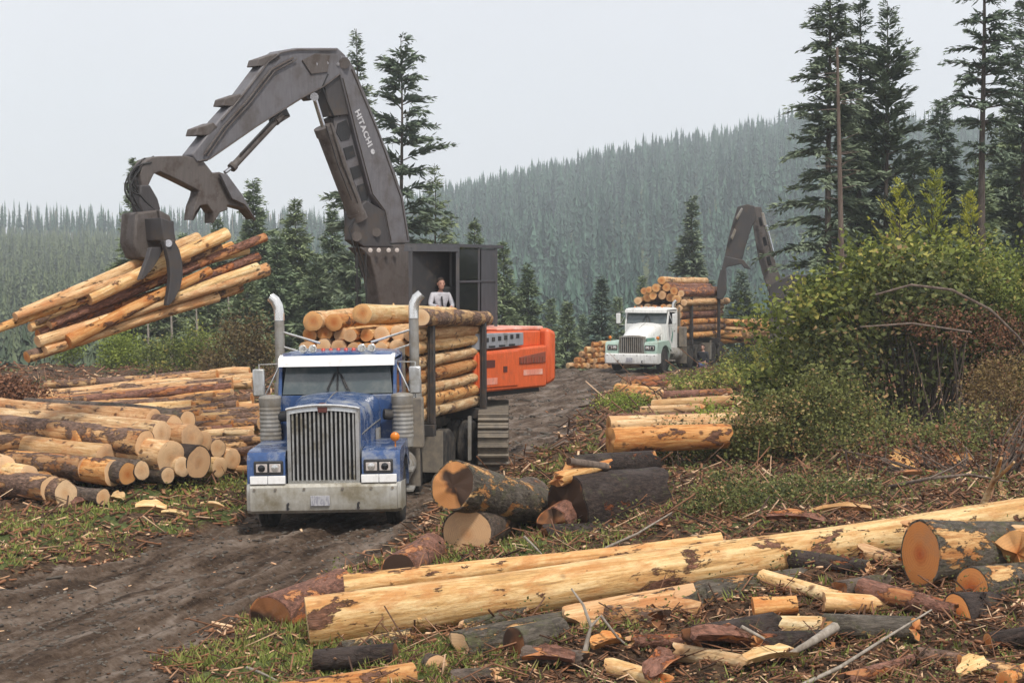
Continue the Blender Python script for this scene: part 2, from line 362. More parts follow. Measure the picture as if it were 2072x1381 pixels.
def npmesh(name, V, Fc, mat, parent=None, tint=None, smooth=False, mi=None, attrs=None):
    """big meshes straight from numpy arrays; Fc: (n,k) faces"""
    me = bpy.data.meshes.new(name); V = np.asarray(V, np.float32); Fc = np.asarray(Fc, np.int32); n, k = Fc.shape
    me.vertices.add(len(V)); me.vertices.foreach_set('co', V.ravel())
    me.loops.add(n * k); me.loops.foreach_set('vertex_index', Fc.ravel())
    me.polygons.add(n); me.polygons.foreach_set('loop_start', np.arange(n, dtype=np.int32) * k)
    if smooth: me.polygons.foreach_set('use_smooth', np.ones(n, bool))
    for m in (mat if isinstance(mat, (list, tuple)) else [mat]): me.materials.append(MATS[m])
    if mi is not None: me.polygons.foreach_set('material_index', np.asarray(mi, np.int32))
    A = dict(attrs or {}); 
    if tint is not None: A['tint'] = tint
    for a, val in A.items():
        at_ = me.attributes.new(a, 'FLOAT', 'POINT'); at_.data.foreach_set('value', np.asarray(val, np.float32))
    me.update(calc_edges=True)
    o = bpy.data.objects.new(name, me); col.objects.link(o)
    if parent is not None: o.parent = parent
    return o

# ---------------------------------------------------------------- terrain
def pix_poly(pts): return np.array([[*gnd(x, y)[:2]] for x, y in pts])
ROAD = pix_poly([(-500, 1560), (-300, 1290), (0, 1168), (250, 1105), (430, 1045), (560, 985), (700, 905), (820, 850), (960, 790), (1060, 752), (1150, 735), (1240, 728),
                 (1420, 728), (1420, 748), (1280, 770), (1225, 800), (1190, 850), (1140, 900), (1040, 945), (900, 1000), (850, 1075), (760, 1130), (680, 1180),
                 (560, 1225), (470, 1290), (330, 1381), (100, 1560)])
def polydist(P, x, y):
    """signed distance to polygon (positive inside)"""
    inside = np.zeros(x.shape, bool); d = np.full(x.shape, 1e9); n = len(P)
    for i in range(n):
        ax, ay = P[i]; bx, by = P[(i + 1) % n]
        c = ((ay > y) != (by > y)) & (x < (bx - ax) * (y - ay) / (by - ay + 1e-12) + ax); inside ^= c
        dx, dy = bx - ax, by - ay; t = np.clip(((x - ax) * dx + (y - ay) * dy) / (dx * dx + dy * dy), 0, 1)
        d = np.minimum(d, np.hypot(x - ax - t * dx, y - ay - t * dy))
    return np.where(inside, d, -d)
YARD = pix_poly([(520, 760), (1500, 735), (1420, 728), (900, 728), (560, 745)])
def hillz(x, y):
    yy = np.maximum(y, 1.0); u = x / yy
    L = np.interp(yy, [0, 72, 105, 160, 600, 640, 760, 1500], [0, 0, -6.5, -7, 20, 21, 12, 5])
    tR = sstep(150, 900, yy) ** 1.1
    Rz = np.interp(u, [-0.4, -0.11, -0.03, 0.18, 0.33, 0.6], [22, 28, 47, 84, 76, 70])
    Rr = np.interp(yy, [0, 76, 130, 300], [0, 0, -12, -14]) + tR * (Rz + 14)
    Rr = np.where(yy > 960, Rr - (yy - 960) * 0.05, Rr)
    k = sstep(-0.16, -0.05, u)
    k = k * sstep(70, 110, yy) + (1 - sstep(70, 110, yy)) * 0
    z = L * (1 - k) + Rr * k
    z = z + (fbm(x / 60, y / 60, 5) - 0.5) * np.interp(yy, [80, 200, 900], [0, 3, 9])
    return z
def bankz(x, y): return 0.90 * sstep(-1.6, 5.2, x) * np.interp(y, [8, 14, 17.6, 20, 28, 36], [.2, .32, .9, 1, .35, 0])
def groundz(x, y, detail=True):
    x = np.asarray(x, float); y = np.asarray(y, float)
    z = hillz(x, y)
    near = 1 - sstep(60, 90, y)
    d = polydist(ROAD, x, y) + (fbm(x * 0.8, y * 0.8, 3) - 0.5) * 0.9
    onroad = sstep(-0.5, 0.6, d)
    # rough slash ground beside the road, a low bank on the right, a sunk, cambered road
    slash = (fbm(x * 0.9, y * 0.9, 9, 5) - 0.45) * 0.5
    bank = sstep(3.0, 9.0, x) * sstep(24, 30, y) * (1 - sstep(48, 70, y)) * 0.5
    z = z + near * (1 - onroad) * (slash + bank + 0.02)
    z = z + bankz(x, y)
    z = z - near * onroad * 0.13
    # the roadway tips down to the left where the truck stands
    z = z + near * np.exp(-((x + 3.2) ** 2 + (y - 27) ** 2) / 30.0) * (np.clip((x + 3.2) * 0.035, -0.08, 0.08) - .06)
    if detail:
        # wheel ruts along the road direction
        s_ = (x * 0.948 - y * 0.318); a_ = (x * .318 + y * .948); n_ = fbm(s_ * .5 + 9, a_ * .12, 21)
        rut = np.sin(s_ * 3.4 + n_ * 6.0) * 0.034 + np.sin(s_ * 9.0 + n_ * 14) * 0.020 + (fbm(s_ * 4.5, a_ * .5, 23, 4) - .47) * .14
        z = z + near * onroad * (rut * 1.55 + (fbm(x * 3, y * 3, 31, 4) - 0.47) * 0.09)
        z = z + near * (1 - onroad) * (fbm(x * 4, y * 4, 41, 3) - 0.45) * 0.12
    return z
def hit(px, py, h=0.0):
    """where the view ray of a measured pixel comes down to h above the smooth ground"""
    r = ray(px, py); t = np.linspace(9, 110, 2400); x = r.x * t / r.y; z = CAMH + r.z * t / r.y
    g_ = groundz(x, t, False) + h; k = np.argmax(z <= g_); k = k if k > 0 else len(t) - 1
    return Vector((x[k], t[k], g_[k]))
def gz(x, y): return float(groundz(np.array([x]), np.array([y]))[0])
def build_ground():
    us = np.concatenate([np.linspace(-1.3, -0.42, 40)[:-1], np.linspace(-0.42, 0.42, 430), np.linspace(0.42, 1.3, 40)[1:]])
    ys = np.concatenate([np.linspace(-30, 9, 40)[:-1], 9 + (np.geomspace(1, 6.5, 520) - 1) / 5.5 * 71, np.geomspace(81, 1300, 150)])
    U, Y = np.meshgrid(us, ys); X = U * np.maximum(Y + 6, 8 + 0 * Y)
    Z = groundz(X, Y); nr, nc = X.shape
    V = np.stack([X.ravel(), Y.ravel(), Z.ravel()], 1)
    i = np.arange(nr * nc).reshape(nr, nc)
    Fc = np.stack([i[:-1, :-1], i[:-1, 1:], i[1:, 1:], i[1:, :-1]], -1).reshape(-1, 4)
    x, y = V[:, 0], V[:, 1]
    d = polydist(ROAD, x, y) + (fbm(x * 0.9, y * 0.9, 3) - 0.5) * 1.5
    road = sstep(-0.35, 0.45, d)
    n = fbm(x * 0.35, y * 0.35, 51)
    gr = sstep(0.40, 0.60, n + 0.12 * sstep(-6, 0, -np.abs(x + 5.5)) )
    # grassy verge to the left of the road, grass patch at the bottom of the view, green strip on the right
    verge = np.exp(-((d + 1.6) / 1.2) ** 2) * (fbm(x * 0.6, y * 0.6, 61) > 0.35)
    gr = np.clip(gr * 0.55 + verge * 0.9, 0, 1) * (1 - road)
    far = sstep(80, 110, y); gr = gr * (1 - far) + far * 0.9
    o = npmesh('ground', V, Fc, 'earth', smooth=True, attrs={'road': road, 'grass': gr})
    return tag(o, kind='structure')
b = NB('earth', 0.95, spec=0.15)
g = b.n('ShaderNodeNewGeometry'); 
def wv(sc_):
    m = b.n('ShaderNodeMapping'); m.inputs['Scale'].default_value = sc_; b.l(g.outputs['Position'], m.inputs['Vector']); return m.outputs['Vector']
mr = b.n('ShaderNodeMapping'); mr.inputs['Rotation'].default_value = (0, 0, R(-71.5)); b.l(g.outputs['Position'], mr.inputs['Vector'])
mr2 = b.n('ShaderNodeMapping'); mr2.inputs['Scale'].default_value = (0.3, 2.0, 1); b.l(mr.outputs['Vector'], mr2.inputs['Vector'])
n1 = b.noise(wv((1, 1, 1)), 1.2, 8, 0.65); n2 = b.noise(wv((1, 1, 1)), 9, 6, 0.7); tr = b.noise(mr2.outputs['Vector'], 1.6, 7, 0.65, 0.5)
n3 = b.noise(wv((1, 1, 1)), 42, 4, 0.7)
road_c = b.ramp(b.math('ADD', b.math('MULTIPLY', tr, 0.68), b.math('MULTIPLY', n2, 0.32)), [(0.38, (0.026, 0.016, 0.010)), (0.47, (0.075, 0.050, 0.034)), (0.54, (0.125, 0.092, 0.069)), (0.66, (0.23, 0.185, 0.15))])
road_c = b.mix(b.step(n3, 0.60, 0.76), road_c, (0.20, 0.165, 0.135))
soil_c = b.ramp(n2, [(0.3, (0.022, 0.014, 0.010)), (0.5, (0.07, 0.045, 0.028)), (0.64, (0.15, 0.095, 0.055)), (0.76, (0.30, 0.2, 0.12))])
soil_c = b.mix(b.step(n1, 0.45, 0.7), soil_c, b.mix(0.5, soil_c, (0.10, 0.045, 0.028)))
grass_c = b.ramp(n2, [(0.3, (0.03, 0.038, 0.015)), (0.55, (0.09, 0.11, 0.035)), (0.75, (0.17, 0.185, 0.07))])
gm = b.step(b.math('ADD', b.attr('grass'), b.math('MULTIPLY', b.math('SUBTRACT', n2, 0.5), 1.0)), 0.45, 0.6)
c = b.mix(gm, soil_c, grass_c)
rm = b.step(b.math('ADD', b.attr('road'), b.math('MULTIPLY', b.math('SUBTRACT', n2, 0.5), 0.8)), 0.42, 0.58)
b.color(b.mix(rm, c, road_c)); b.bump(b.math('ADD', b.math('MULTIPLY', n2, 0.8), b.math('MULTIPLY', n3, 0.4)), 0.8, 0.05)
b.l(b.math('SUBTRACT', 0.97, b.math('MULTIPLY', b.math('MULTIPLY', rm, b.step(tr, 0.5, 0.62)), 0.28)), b.b.inputs['Roughness'])

# ---------------------------------------------------------------- vegetation
def quads_from(P, D, S, L, W):
    """kites: base point P, direction D, side S, length L, width W -> verts (n*4), faces"""
    n = len(P); V = np.empty((n, 4, 3)); V[:, 0] = P; V[:, 1] = P + D * (L * 0.45)[:, None] + S * (W * 0.5)[:, None]
    V[:, 2] = P + D * L[:, None]; V[:, 3] = P + D * (L * 0.45)[:, None] - S * (W * 0.5)[:, None]
    return V.reshape(-1, 3), np.arange(n * 4).reshape(n, 4)
def unit(a): return a / (np.linalg.norm(a, axis=-1, keepdims=True) + 1e-9)
def conifer_mesh(seed, H, Rr, base=0.1, whorl=0.42, per=6, up=0.25, droop=0.35, sparse=0.0, spray=0.34, trunk_r=None, power=0.85, lop=0.0):
    r = np.random.default_rng(seed); Ps, Ds, Ss, Ls, Ws, Ts = [], [], [], [], [], []
    br = MB(); tr = trunk_r or H * 0.011
    z = H * base
    while z < H * 0.985:
        fr = (z / H - base) / (1 - base)
        Lm = Rr * max(0.05, (1 - fr)) ** power * min(1.0, 0.55 + fr * 4)
        nb = max(3, int(per * r.uniform(0.7, 1.2)))
        a0 = r.uniform(0, 6.28)
        for k in range(nb):
            if r.random() < sparse: continue
            a = a0 + 6.283 * k / nb + r.normal(0, 0.22); L = Lm * r.uniform(0.55, 1.18) * (1 + lop * math.cos(a))
            d = np.array([math.cos(a), math.sin(a), 0]); s = np.array([-math.sin(a), math.cos(a), 0])
            u0 = up * r.uniform(0.5, 1.4) + 0.35 * fr; dr = droop * r.uniform(0.6, 1.3)
            zz = z + r.uniform(-0.2, 0.2)
            m = max(4, int(L / 0.11)); t = (np.arange(m) + r.uniform(0, 1, m)) / m; t = 0.12 + 0.88 * t
            C = d[None] * (t * L)[:, None]; C[:, 2] += zz + u0 * L * t - dr * L * t * t
            tan = d[None] + np.array([0, 0, 1])[None] * (u0 - 2 * dr * t)[:, None]
            for sd in (-1, 1, 0, 0, 2, -2):
                sl = spray * (0.5 + 0.75 * (1 - t)) * min(1.0, 0.4 + L * 0.5) * r.uniform(0.6, 1.3, m)
                dd = tan * (0.75 if sd else 1.0) + s[None] * (np.clip(sd, -1, 1) * r.uniform(0.45, 1.0, m))[:, None] + np.stack([0 * t, 0 * t, r.normal(-0.12, 0.22 + .25 * (abs(sd) == 2), m)], 1)
                dd = unit(dd); side = unit(np.cross(dd, r.normal(0, 0.6, (m, 3)) + np.array([0, 0, 1])))
                Ps.append(C + r.normal(0, .05 * spray / .4, (m, 3))); Ds.append(dd); Ss.append(side); Ls.append(sl); Ws.append(sl * r.uniform(0.2, 0.38, m))
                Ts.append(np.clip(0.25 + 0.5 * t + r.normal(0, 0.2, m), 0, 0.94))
            if L > 0.5: br.tube([(0, 0, zz), tuple(d * L * 0.5 + np.array([0, 0, zz + u0 * L * .5 - dr * L * .25])), tuple(d * L * 0.9 + np.array([0, 0, zz + u0 * L * .9 - dr * L * .81]))], [0.02 + L * 0.009, 0.012 + L * .004, 0.006], 4, cap=False)
        z += whorl * r.uniform(0.7, 1.3) * (0.6 + 0.6 * (1 - fr))
    P, D, S, L, W, T = (np.concatenate(q) for q in (Ps, Ds, Ss, Ls, Ws, Ts))
    V, Fc = quads_from(P, D, S, L, W)
    pts = [(math.sin(i * 1.3) * 0.03 * (i > 0), math.cos(i * 0.9) * 0.03 * (i > 0), H * i / 8) for i in range(9)]
    br.tube(pts, [tr * (1 - 0.93 * i / 8) * (1.25 if i == 0 else 1) for i in range(9)], 10)
    return V, Fc, np.repeat(T, 4), br
PROTO = {}
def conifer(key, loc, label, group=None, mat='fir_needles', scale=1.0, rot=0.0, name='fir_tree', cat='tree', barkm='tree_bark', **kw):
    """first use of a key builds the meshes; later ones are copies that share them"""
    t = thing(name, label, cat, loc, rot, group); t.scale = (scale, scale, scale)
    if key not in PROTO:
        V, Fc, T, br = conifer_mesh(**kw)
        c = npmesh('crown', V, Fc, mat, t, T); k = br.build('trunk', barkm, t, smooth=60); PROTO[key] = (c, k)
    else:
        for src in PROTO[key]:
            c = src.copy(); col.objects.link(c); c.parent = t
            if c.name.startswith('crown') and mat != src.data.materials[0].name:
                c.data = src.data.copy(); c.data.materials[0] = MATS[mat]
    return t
def leaf_cloud(seed, blobs, n, size, stems=True, dens_shell=0.65, flat=0.6):
    """blobs: (x,y,z,rx,ry,rz). leaves crowd toward each blob's shell in clumps; returns arrays"""
    r = np.random.default_rng(seed); B = []
    for b0 in blobs:                                   # break each mass into uneven lobes
        B.append([*b0[:3], *(np.array(b0[3:]) * .72)])
        for _ in range(9):
            dd = unit(r.normal(0, 1, 3)); k = r.uniform(.25, .48); B.append([*(np.array(b0[:3]) + dd * np.array(b0[3:]) * (1.02 - k * .8)), *(np.array(b0[3:]) * k)])
    B = np.array(B, float); wgt = (B[:, 3] * B[:, 4] * B[:, 5]) ** 0.75; wgt /= wgt.sum()
    nc = n // 26; bi = r.choice(len(B), nc, p=wgt)
    dirs = unit(r.normal(0, 1, (nc, 3))); rad = np.where(r.random(nc) < dens_shell, r.uniform(0.78, 1.12, nc), r.uniform(0.3, 0.85, nc))
    cc = B[bi, :3] + dirs * B[bi, 3:] * rad[:, None]
    ct = np.clip(r.normal(0.42, 0.30, nc), 0, 1)
    P = np.repeat(cc, 26, 0) + r.normal(0, 1, (nc * 26, 3)) * size * 2.0
    D = unit(r.normal(0, 1, P.shape) * np.array([1, 1, flat]) + np.array([0, 0, 0.25])); S = unit(np.cross(D, r.normal(0, 1, P.shape)))
    L = size * r.uniform(0.6, 1.5, len(P)); W = L * r.uniform(0.45, 0.8, len(P))
    V, Fc = quads_from(P, D, S, L, W); T = np.clip(np.repeat(ct, 26) + r.normal(0, 0.13, len(P)), 0, 1)
    return V, Fc, np.repeat(T, 4), cc
def shrub(name, label, cat, base, blobs, n, size, mat, seed, group=None, stem_mat='tree_bark', nstems=9, srad=0.02, extra=None, flat=0.6, partname='foliage'):
    """blobs relative to base"""
    t = thing(name, label, cat, base, 0, group)
    V, Fc, T, cc = leaf_cloud(seed, blobs, n, size, flat=flat)
    npmesh(partname, V, Fc, mat, t, T)
    r = np.random.default_rng(seed + 1); mb = MB()
    for k in range(nstems):
        e = cc[r.integers(len(cc))]; s0 = np.array([r.uniform(-.3, .3) * 0.8 + e[0] * 0.35, r.uniform(-.3, .3) + e[1] * 0.35, -0.15])
        mid = (s0 + e) / 2 + r.normal(0, 0.14, 3) * (1, 1, 0.3) + (0, 0, 0.15 * abs(e[2]))
        pts = [s0 * (1 - q) ** 2 + 2 * mid * q * (1 - q) + e * q * q for q in np.linspace(0, 1, 7)]
        mb.tube(pts, [srad * (1 - 0.75 * q) for q in np.linspace(0, 1, 7)], 5)
    for pts, rr in (extra or []): mb.tube(pts, rr, 6)
    mb.build('stems', stem_mat, t, smooth=60)
    return t
def forest(name, pts, heights, mat, seed, label, spread=0.2, layers=9, spikes=7, kind='stuff', trunkfrac=0.0):
    """one far wood: every tree is a stack of ragged drooping branch layers round a thin stem"""
    r = np.random.default_rng(seed); n = len(pts); VV, FF, TT = [], [], []
    k = layers * spikes
    lay = np.repeat(np.arange(layers), spikes); sp_ = np.tile(np.arange(spikes), layers)
    f = (lay + 0.3) / layers                                           # 0 bottom .. 1 top
    for c0 in range(0, n, 2000):
        p = pts[c0:c0 + 2000]; h = heights[c0:c0 + 2000]; m = len(p)
        fr = f[None] + r.normal(0, 0.02, (m, k)); rad = h[:, None] * spread * (0.10 + 0.90 * (1 - fr) ** r.uniform(0.5, 0.95, (m, 1))) * r.uniform(0.55, 1.3, (m, k)) * r.uniform(0.7, 1.35, (m, 1))
        a = sp_[None] * 6.283 / spikes + lay[None] * 1.7 + r.uniform(0, 6.28, (m, 1)) + r.normal(0, 0.25, (m, k))
        zb = p[:, 2:3] + h[:, None] * (trunkfrac + (1 - trunkfrac) * fr)
        lh = h[:, None] * (1.5 / layers) * (1 - trunkfrac)
        tip = np.stack([p[:, 0:1] + np.cos(a) * rad, p[:, 1:2] + np.sin(a) * rad, zb - lh * r.uniform(0.1, 0.5, (m, k))], -1)
        top = np.stack([p[:, 0:1] + 0 * a, p[:, 1:2] + 0 * a, zb + lh * 0.9], -1)
        wd = rad * 0.36
        l_ = np.stack([p[:, 0:1] + np.cos(a + 0.9) * wd, p[:, 1:2] + np.sin(a + 0.9) * wd, zb + 0 * a], -1)
        r_ = np.stack([p[:, 0:1] + np.cos(a - 0.9) * wd, p[:, 1:2] + np.sin(a - 0.9) * wd, zb + 0 * a], -1)
        V = np.stack([top, l_, tip, r_], 2).reshape(-1, 3); base = sum(len(v) for v in VV)
        FF.append(np.arange(len(V)).reshape(-1, 4) + base); VV.append(V)
        t = np.clip(r.normal(0.4, 0.3, (m, 1)) + r.normal(0, 0.1, (m, k)), 0, 1); TT.append(np.repeat(t.ravel(), 4))
        # stems
    V = np.concatenate(VV); Fc = np.concatenate(FF); T = np.concatenate(TT)
    o = npmesh(name, V, Fc, mat, None, T)
    return tag(o, label, 'forest', kind=kind)

# ---------------------------------------------------------------- logs
def log_mesh(L, r1, r2, seed, n=20, rings=None, bend=0.0, rough=0.02, mats_side='peeled_wood', ragged=0.0, lean=(0, 0), oval=1.0, stubs=0):
    r = np.random.default_rng(seed); m = rings or max(6, int(L / 0.35)); 
    xs = np.linspace(0, L, m); th = np.linspace(0, 2 * math.pi, n, endpoint=False)
    ph = r.uniform(0, 6.28, 6)
    V = []
    rg = [0.6 * np.sin(th * 2 + ph[0]) + 0.5 * np.sin(th * 3 + ph[5]) + 0.35 * np.sin(th * 7 + ph[1]) for _ in (0, 1)]
    for i, x in enumerate(xs):
        t = x / L; rr = r1 + (r2 - r1) * t
        prof = 1 + rough * (np.sin(th * 2 + ph[0] + x * 0.7) + 0.8 * np.sin(th * 3 + ph[1] - x * 1.1) + 0.6 * np.sin(th * 5 + ph[2] + x * 2.3)) + r.normal(0, rough * 0.35, n)
        by = bend * math.sin(math.pi * t) + 0.01 * math.sin(x * 1.7 + ph[3]); bz = bend * 0.5 * math.sin(math.pi * t * 1.6 + ph[4])
        xo = np.zeros(n)
        if i == 0: xo = np.cos(th) * r1 * lean[0] + rg[0] * ragged * 0.5
        if i == m - 1: xo = np.cos(th) * r2 * lean[1] + rg[1] * ragged
        V.append(np.stack([x + xo, by + np.cos(th) * rr * prof * oval, bz + np.sin(th) * rr * prof], 1))
    V = np.concatenate(V); V[:, 0] -= L / 2
    Fc = [(i * n + k, i * n + (k + 1) % n, (i + 1) * n + (k + 1) % n, (i + 1) * n + k) for i in range(m - 1) for k in range(n)]
    mi = [0] * len(Fc)
    V = [tuple(v) for v in V]
    for ring, sgn in ((0, -1), (m - 1, 1)):        # the sawn ends: a fan with its own vertices so the rim stays sharp
        o = len(V); base = V[ring * n:(ring + 1) * n]; cx = sum(v[0] for v in base) / n; cy = sum(v[1] for v in base) / n; cz = sum(v[2] for v in base) / n
        sh = 0.93 if 'peeled' not in mats_side else 0.985
        V += base; V += [(v[0] + sgn * .002, cy + (v[1] - cy) * sh, cz + (v[2] - cz) * sh) for v in base]
        V += [(v[0] + sgn * .004, cy + (v[1] - cy) * sh * .5, cz + (v[2] - cz) * sh * .5) for v in base]; V.append((cx + sgn * .005, cy, cz)); c = o + 3 * n
        for k in range(n):
            k2 = (k + 1) % n
            for f, m_ in (((o + k, o + k2, o + n + k2, o + n + k), 0), ((o + n + k, o + n + k2, o + 2 * n + k2, o + 2 * n + k), 1), ((o + 2 * n + k, o + 2 * n + k2, c), 1)):
                Fc.append(f if sgn > 0 else tuple(reversed(f))); mi.append(m_)
    mb = MB(); mb.v = V; mb.f = Fc; mb.mi = mi
    for q in range(stubs):
        t = r.uniform(0.08, 0.92); a = r.uniform(0, 6.28); rr = r1 + (r2 - r1) * t; x = (t - 0.5) * L
        d = Vector((0.25, math.cos(a), math.sin(a))).normalized(); mb.cyl(Vector((x, math.cos(a) * rr * 0.9, math.sin(a) * rr * 0.9)), Vector((x, math.cos(a) * rr * 0.9, math.sin(a) * rr * 0.9)) + d * rr * r.uniform(0.18, 0.4), rr * 0.13, rr * 0.08, 6)
    return mb
_seed = [100]
def log(p1, p2, r1, r2=None, side='peeled_wood', end='cut_end_pale', label='', name='log', group=None, n=20, bend=0.0, rough=0.02, ragged=0.0, lean=(0, 0), roll=None, oval=1.0, stubs=0, cat='log'):
    p1, p2 = Vector(p1), Vector(p2); r2 = r1 if r2 is None else r2; _seed[0] += 1
    d = p2 - p1; L = d.length; mb = log_mesh(L, r1, r2, _seed[0], n, bend=bend, rough=rough, ragged=ragged, lean=lean, oval=oval, stubs=stubs, mats_side=side)
    o = mb.build(name, [side, end], None, smooth=42)
    o.location = (p1 + p2) / 2; q = d.to_track_quat('X', 'Z'); o.rotation_euler = (q @ Quaternion((1, 0, 0), roll if roll is not None else (_seed[0] * 2.399) % 6.28)).to_euler()
    return tag(o, label, cat, group)
ORD = ['first', 'second', 'third', 'fourth', 'fifth', 'sixth', 'seventh', 'eighth', 'ninth', 'tenth', 'eleventh', 'twelfth', 'thirteenth', 'fourteenth', 'fifteenth', 'sixteenth', 'seventeenth', 'eighteenth', 'nineteenth', 'twentieth',
       'twenty-first', 'twenty-second', 'twenty-third', 'twenty-fourth', 'twenty-fifth', 'twenty-sixth', 'twenty-seventh', 'twenty-eighth', 'twenty-ninth', 'thirtieth', 'thirty-first', 'thirty-second', 'thirty-third', 'thirty-fourth', 'thirty-fifth', 'thirty-sixth', 'thirty-seventh', 'thirty-eighth', 'thirty-ninth', 'fortieth']
SIDES = ['peeled_wood', 'peeled_wood', 'peeled_wood_clean', 'peeled_wood_orange', 'patchy_bark', 'patchy_bark', 'reddish_bark', 'peeled_wood_orange', 'peeled_wood']
SHADE = {'peeled_wood': 'tan peeled', 'peeled_wood_clean': 'pale clean peeled', 'peeled_wood_orange': 'orange peeled', 'patchy_bark': 'brown patchy', 'reddish_bark': 'reddish barky', 'rough_bark': 'dark rough-barked', 'mossy_bark': 'mossy', 'dark_bark': 'dark barky'}

# ---------------------------------------------------------------- log trucks (local axes: x across, y toward the rear, z up)
def wheel(parent, x, y, z, r, w, outside, name='wheel', rimm='mud_steel', detail=True):
    """tyre with shoulders and tread grooves; rim as sub-part"""
    n = 28; s = outside
    prof = [(r * 0.55, -w / 2), (r * 0.86, -w / 2), (r * 0.96, -w * 0.44), (r, -w * 0.34), (r, -w * 0.14), (r * 0.975, -w * 0.12), (r * 0.975, -w * 0.08), (r, -w * 0.06), (r, w * 0.06), (r * 0.975, w * 0.08), (r * 0.975, w * 0.12), (r, w * 0.14),
            (r, w * 0.34), (r * 0.96, w * 0.44), (r * 0.86, w / 2), (r * 0.55, w / 2)]
    mb = MB(); mb.lathe((0, 0, 0), (1, 0, 0), prof, n)
    o = mb.build(name, 'rubber', parent, smooth=30); o.location = (x, y, z)
    rb = MB(); rb.lathe((0, 0, 0), (s, 0, 0), [(0.02, w * 0.30), (r * 0.2, w * 0.34), (r * 0.22, w * 0.14), (r * 0.42, w * 0.05), (r * 0.5, w * 0.3), (r * 0.56, w * 0.46), (r * 0.585, w * 0.5), (r * 0.6, w * 0.42)], n)
    for k in range(10):
        a = k * 0.628; rb.cyl((s * w * 0.05, math.cos(a) * r * .31, math.sin(a) * r * .31), (s * w * 0.24, math.cos(a) * r * .31, math.sin(a) * r * .31), 0.018, n=6)
    ri = rb.build('rim', rimm, o, smooth=30)
    return o
def side_arch(cx, zc, r, y0, y1, ztop, zlow, n=12, slope=0.0):
    """fender side outline in (y,z) with a round wheel arch"""
    pts = [(y0, zlow), (y0, ztop - 0.12), (y0 + 0.08, ztop - 0.02), (y0 + 0.25, ztop + slope * 0.2)]
    pts += [(y1 - 0.35, ztop + slope), (y1 - 0.1, ztop - 0.14), (y1, ztop - 0.45), (y1, zlow + 0.12), (cx + r * 1.02, zlow + 0.12)]
    for k in range(n + 1):
        a = math.pi * 0.03 + (math.pi * 0.94) * k / n; pts.append((cx + r * math.cos(a), zc + r * math.sin(a)))
    pts.append((cx - r * 1.0, zlow)); return pts
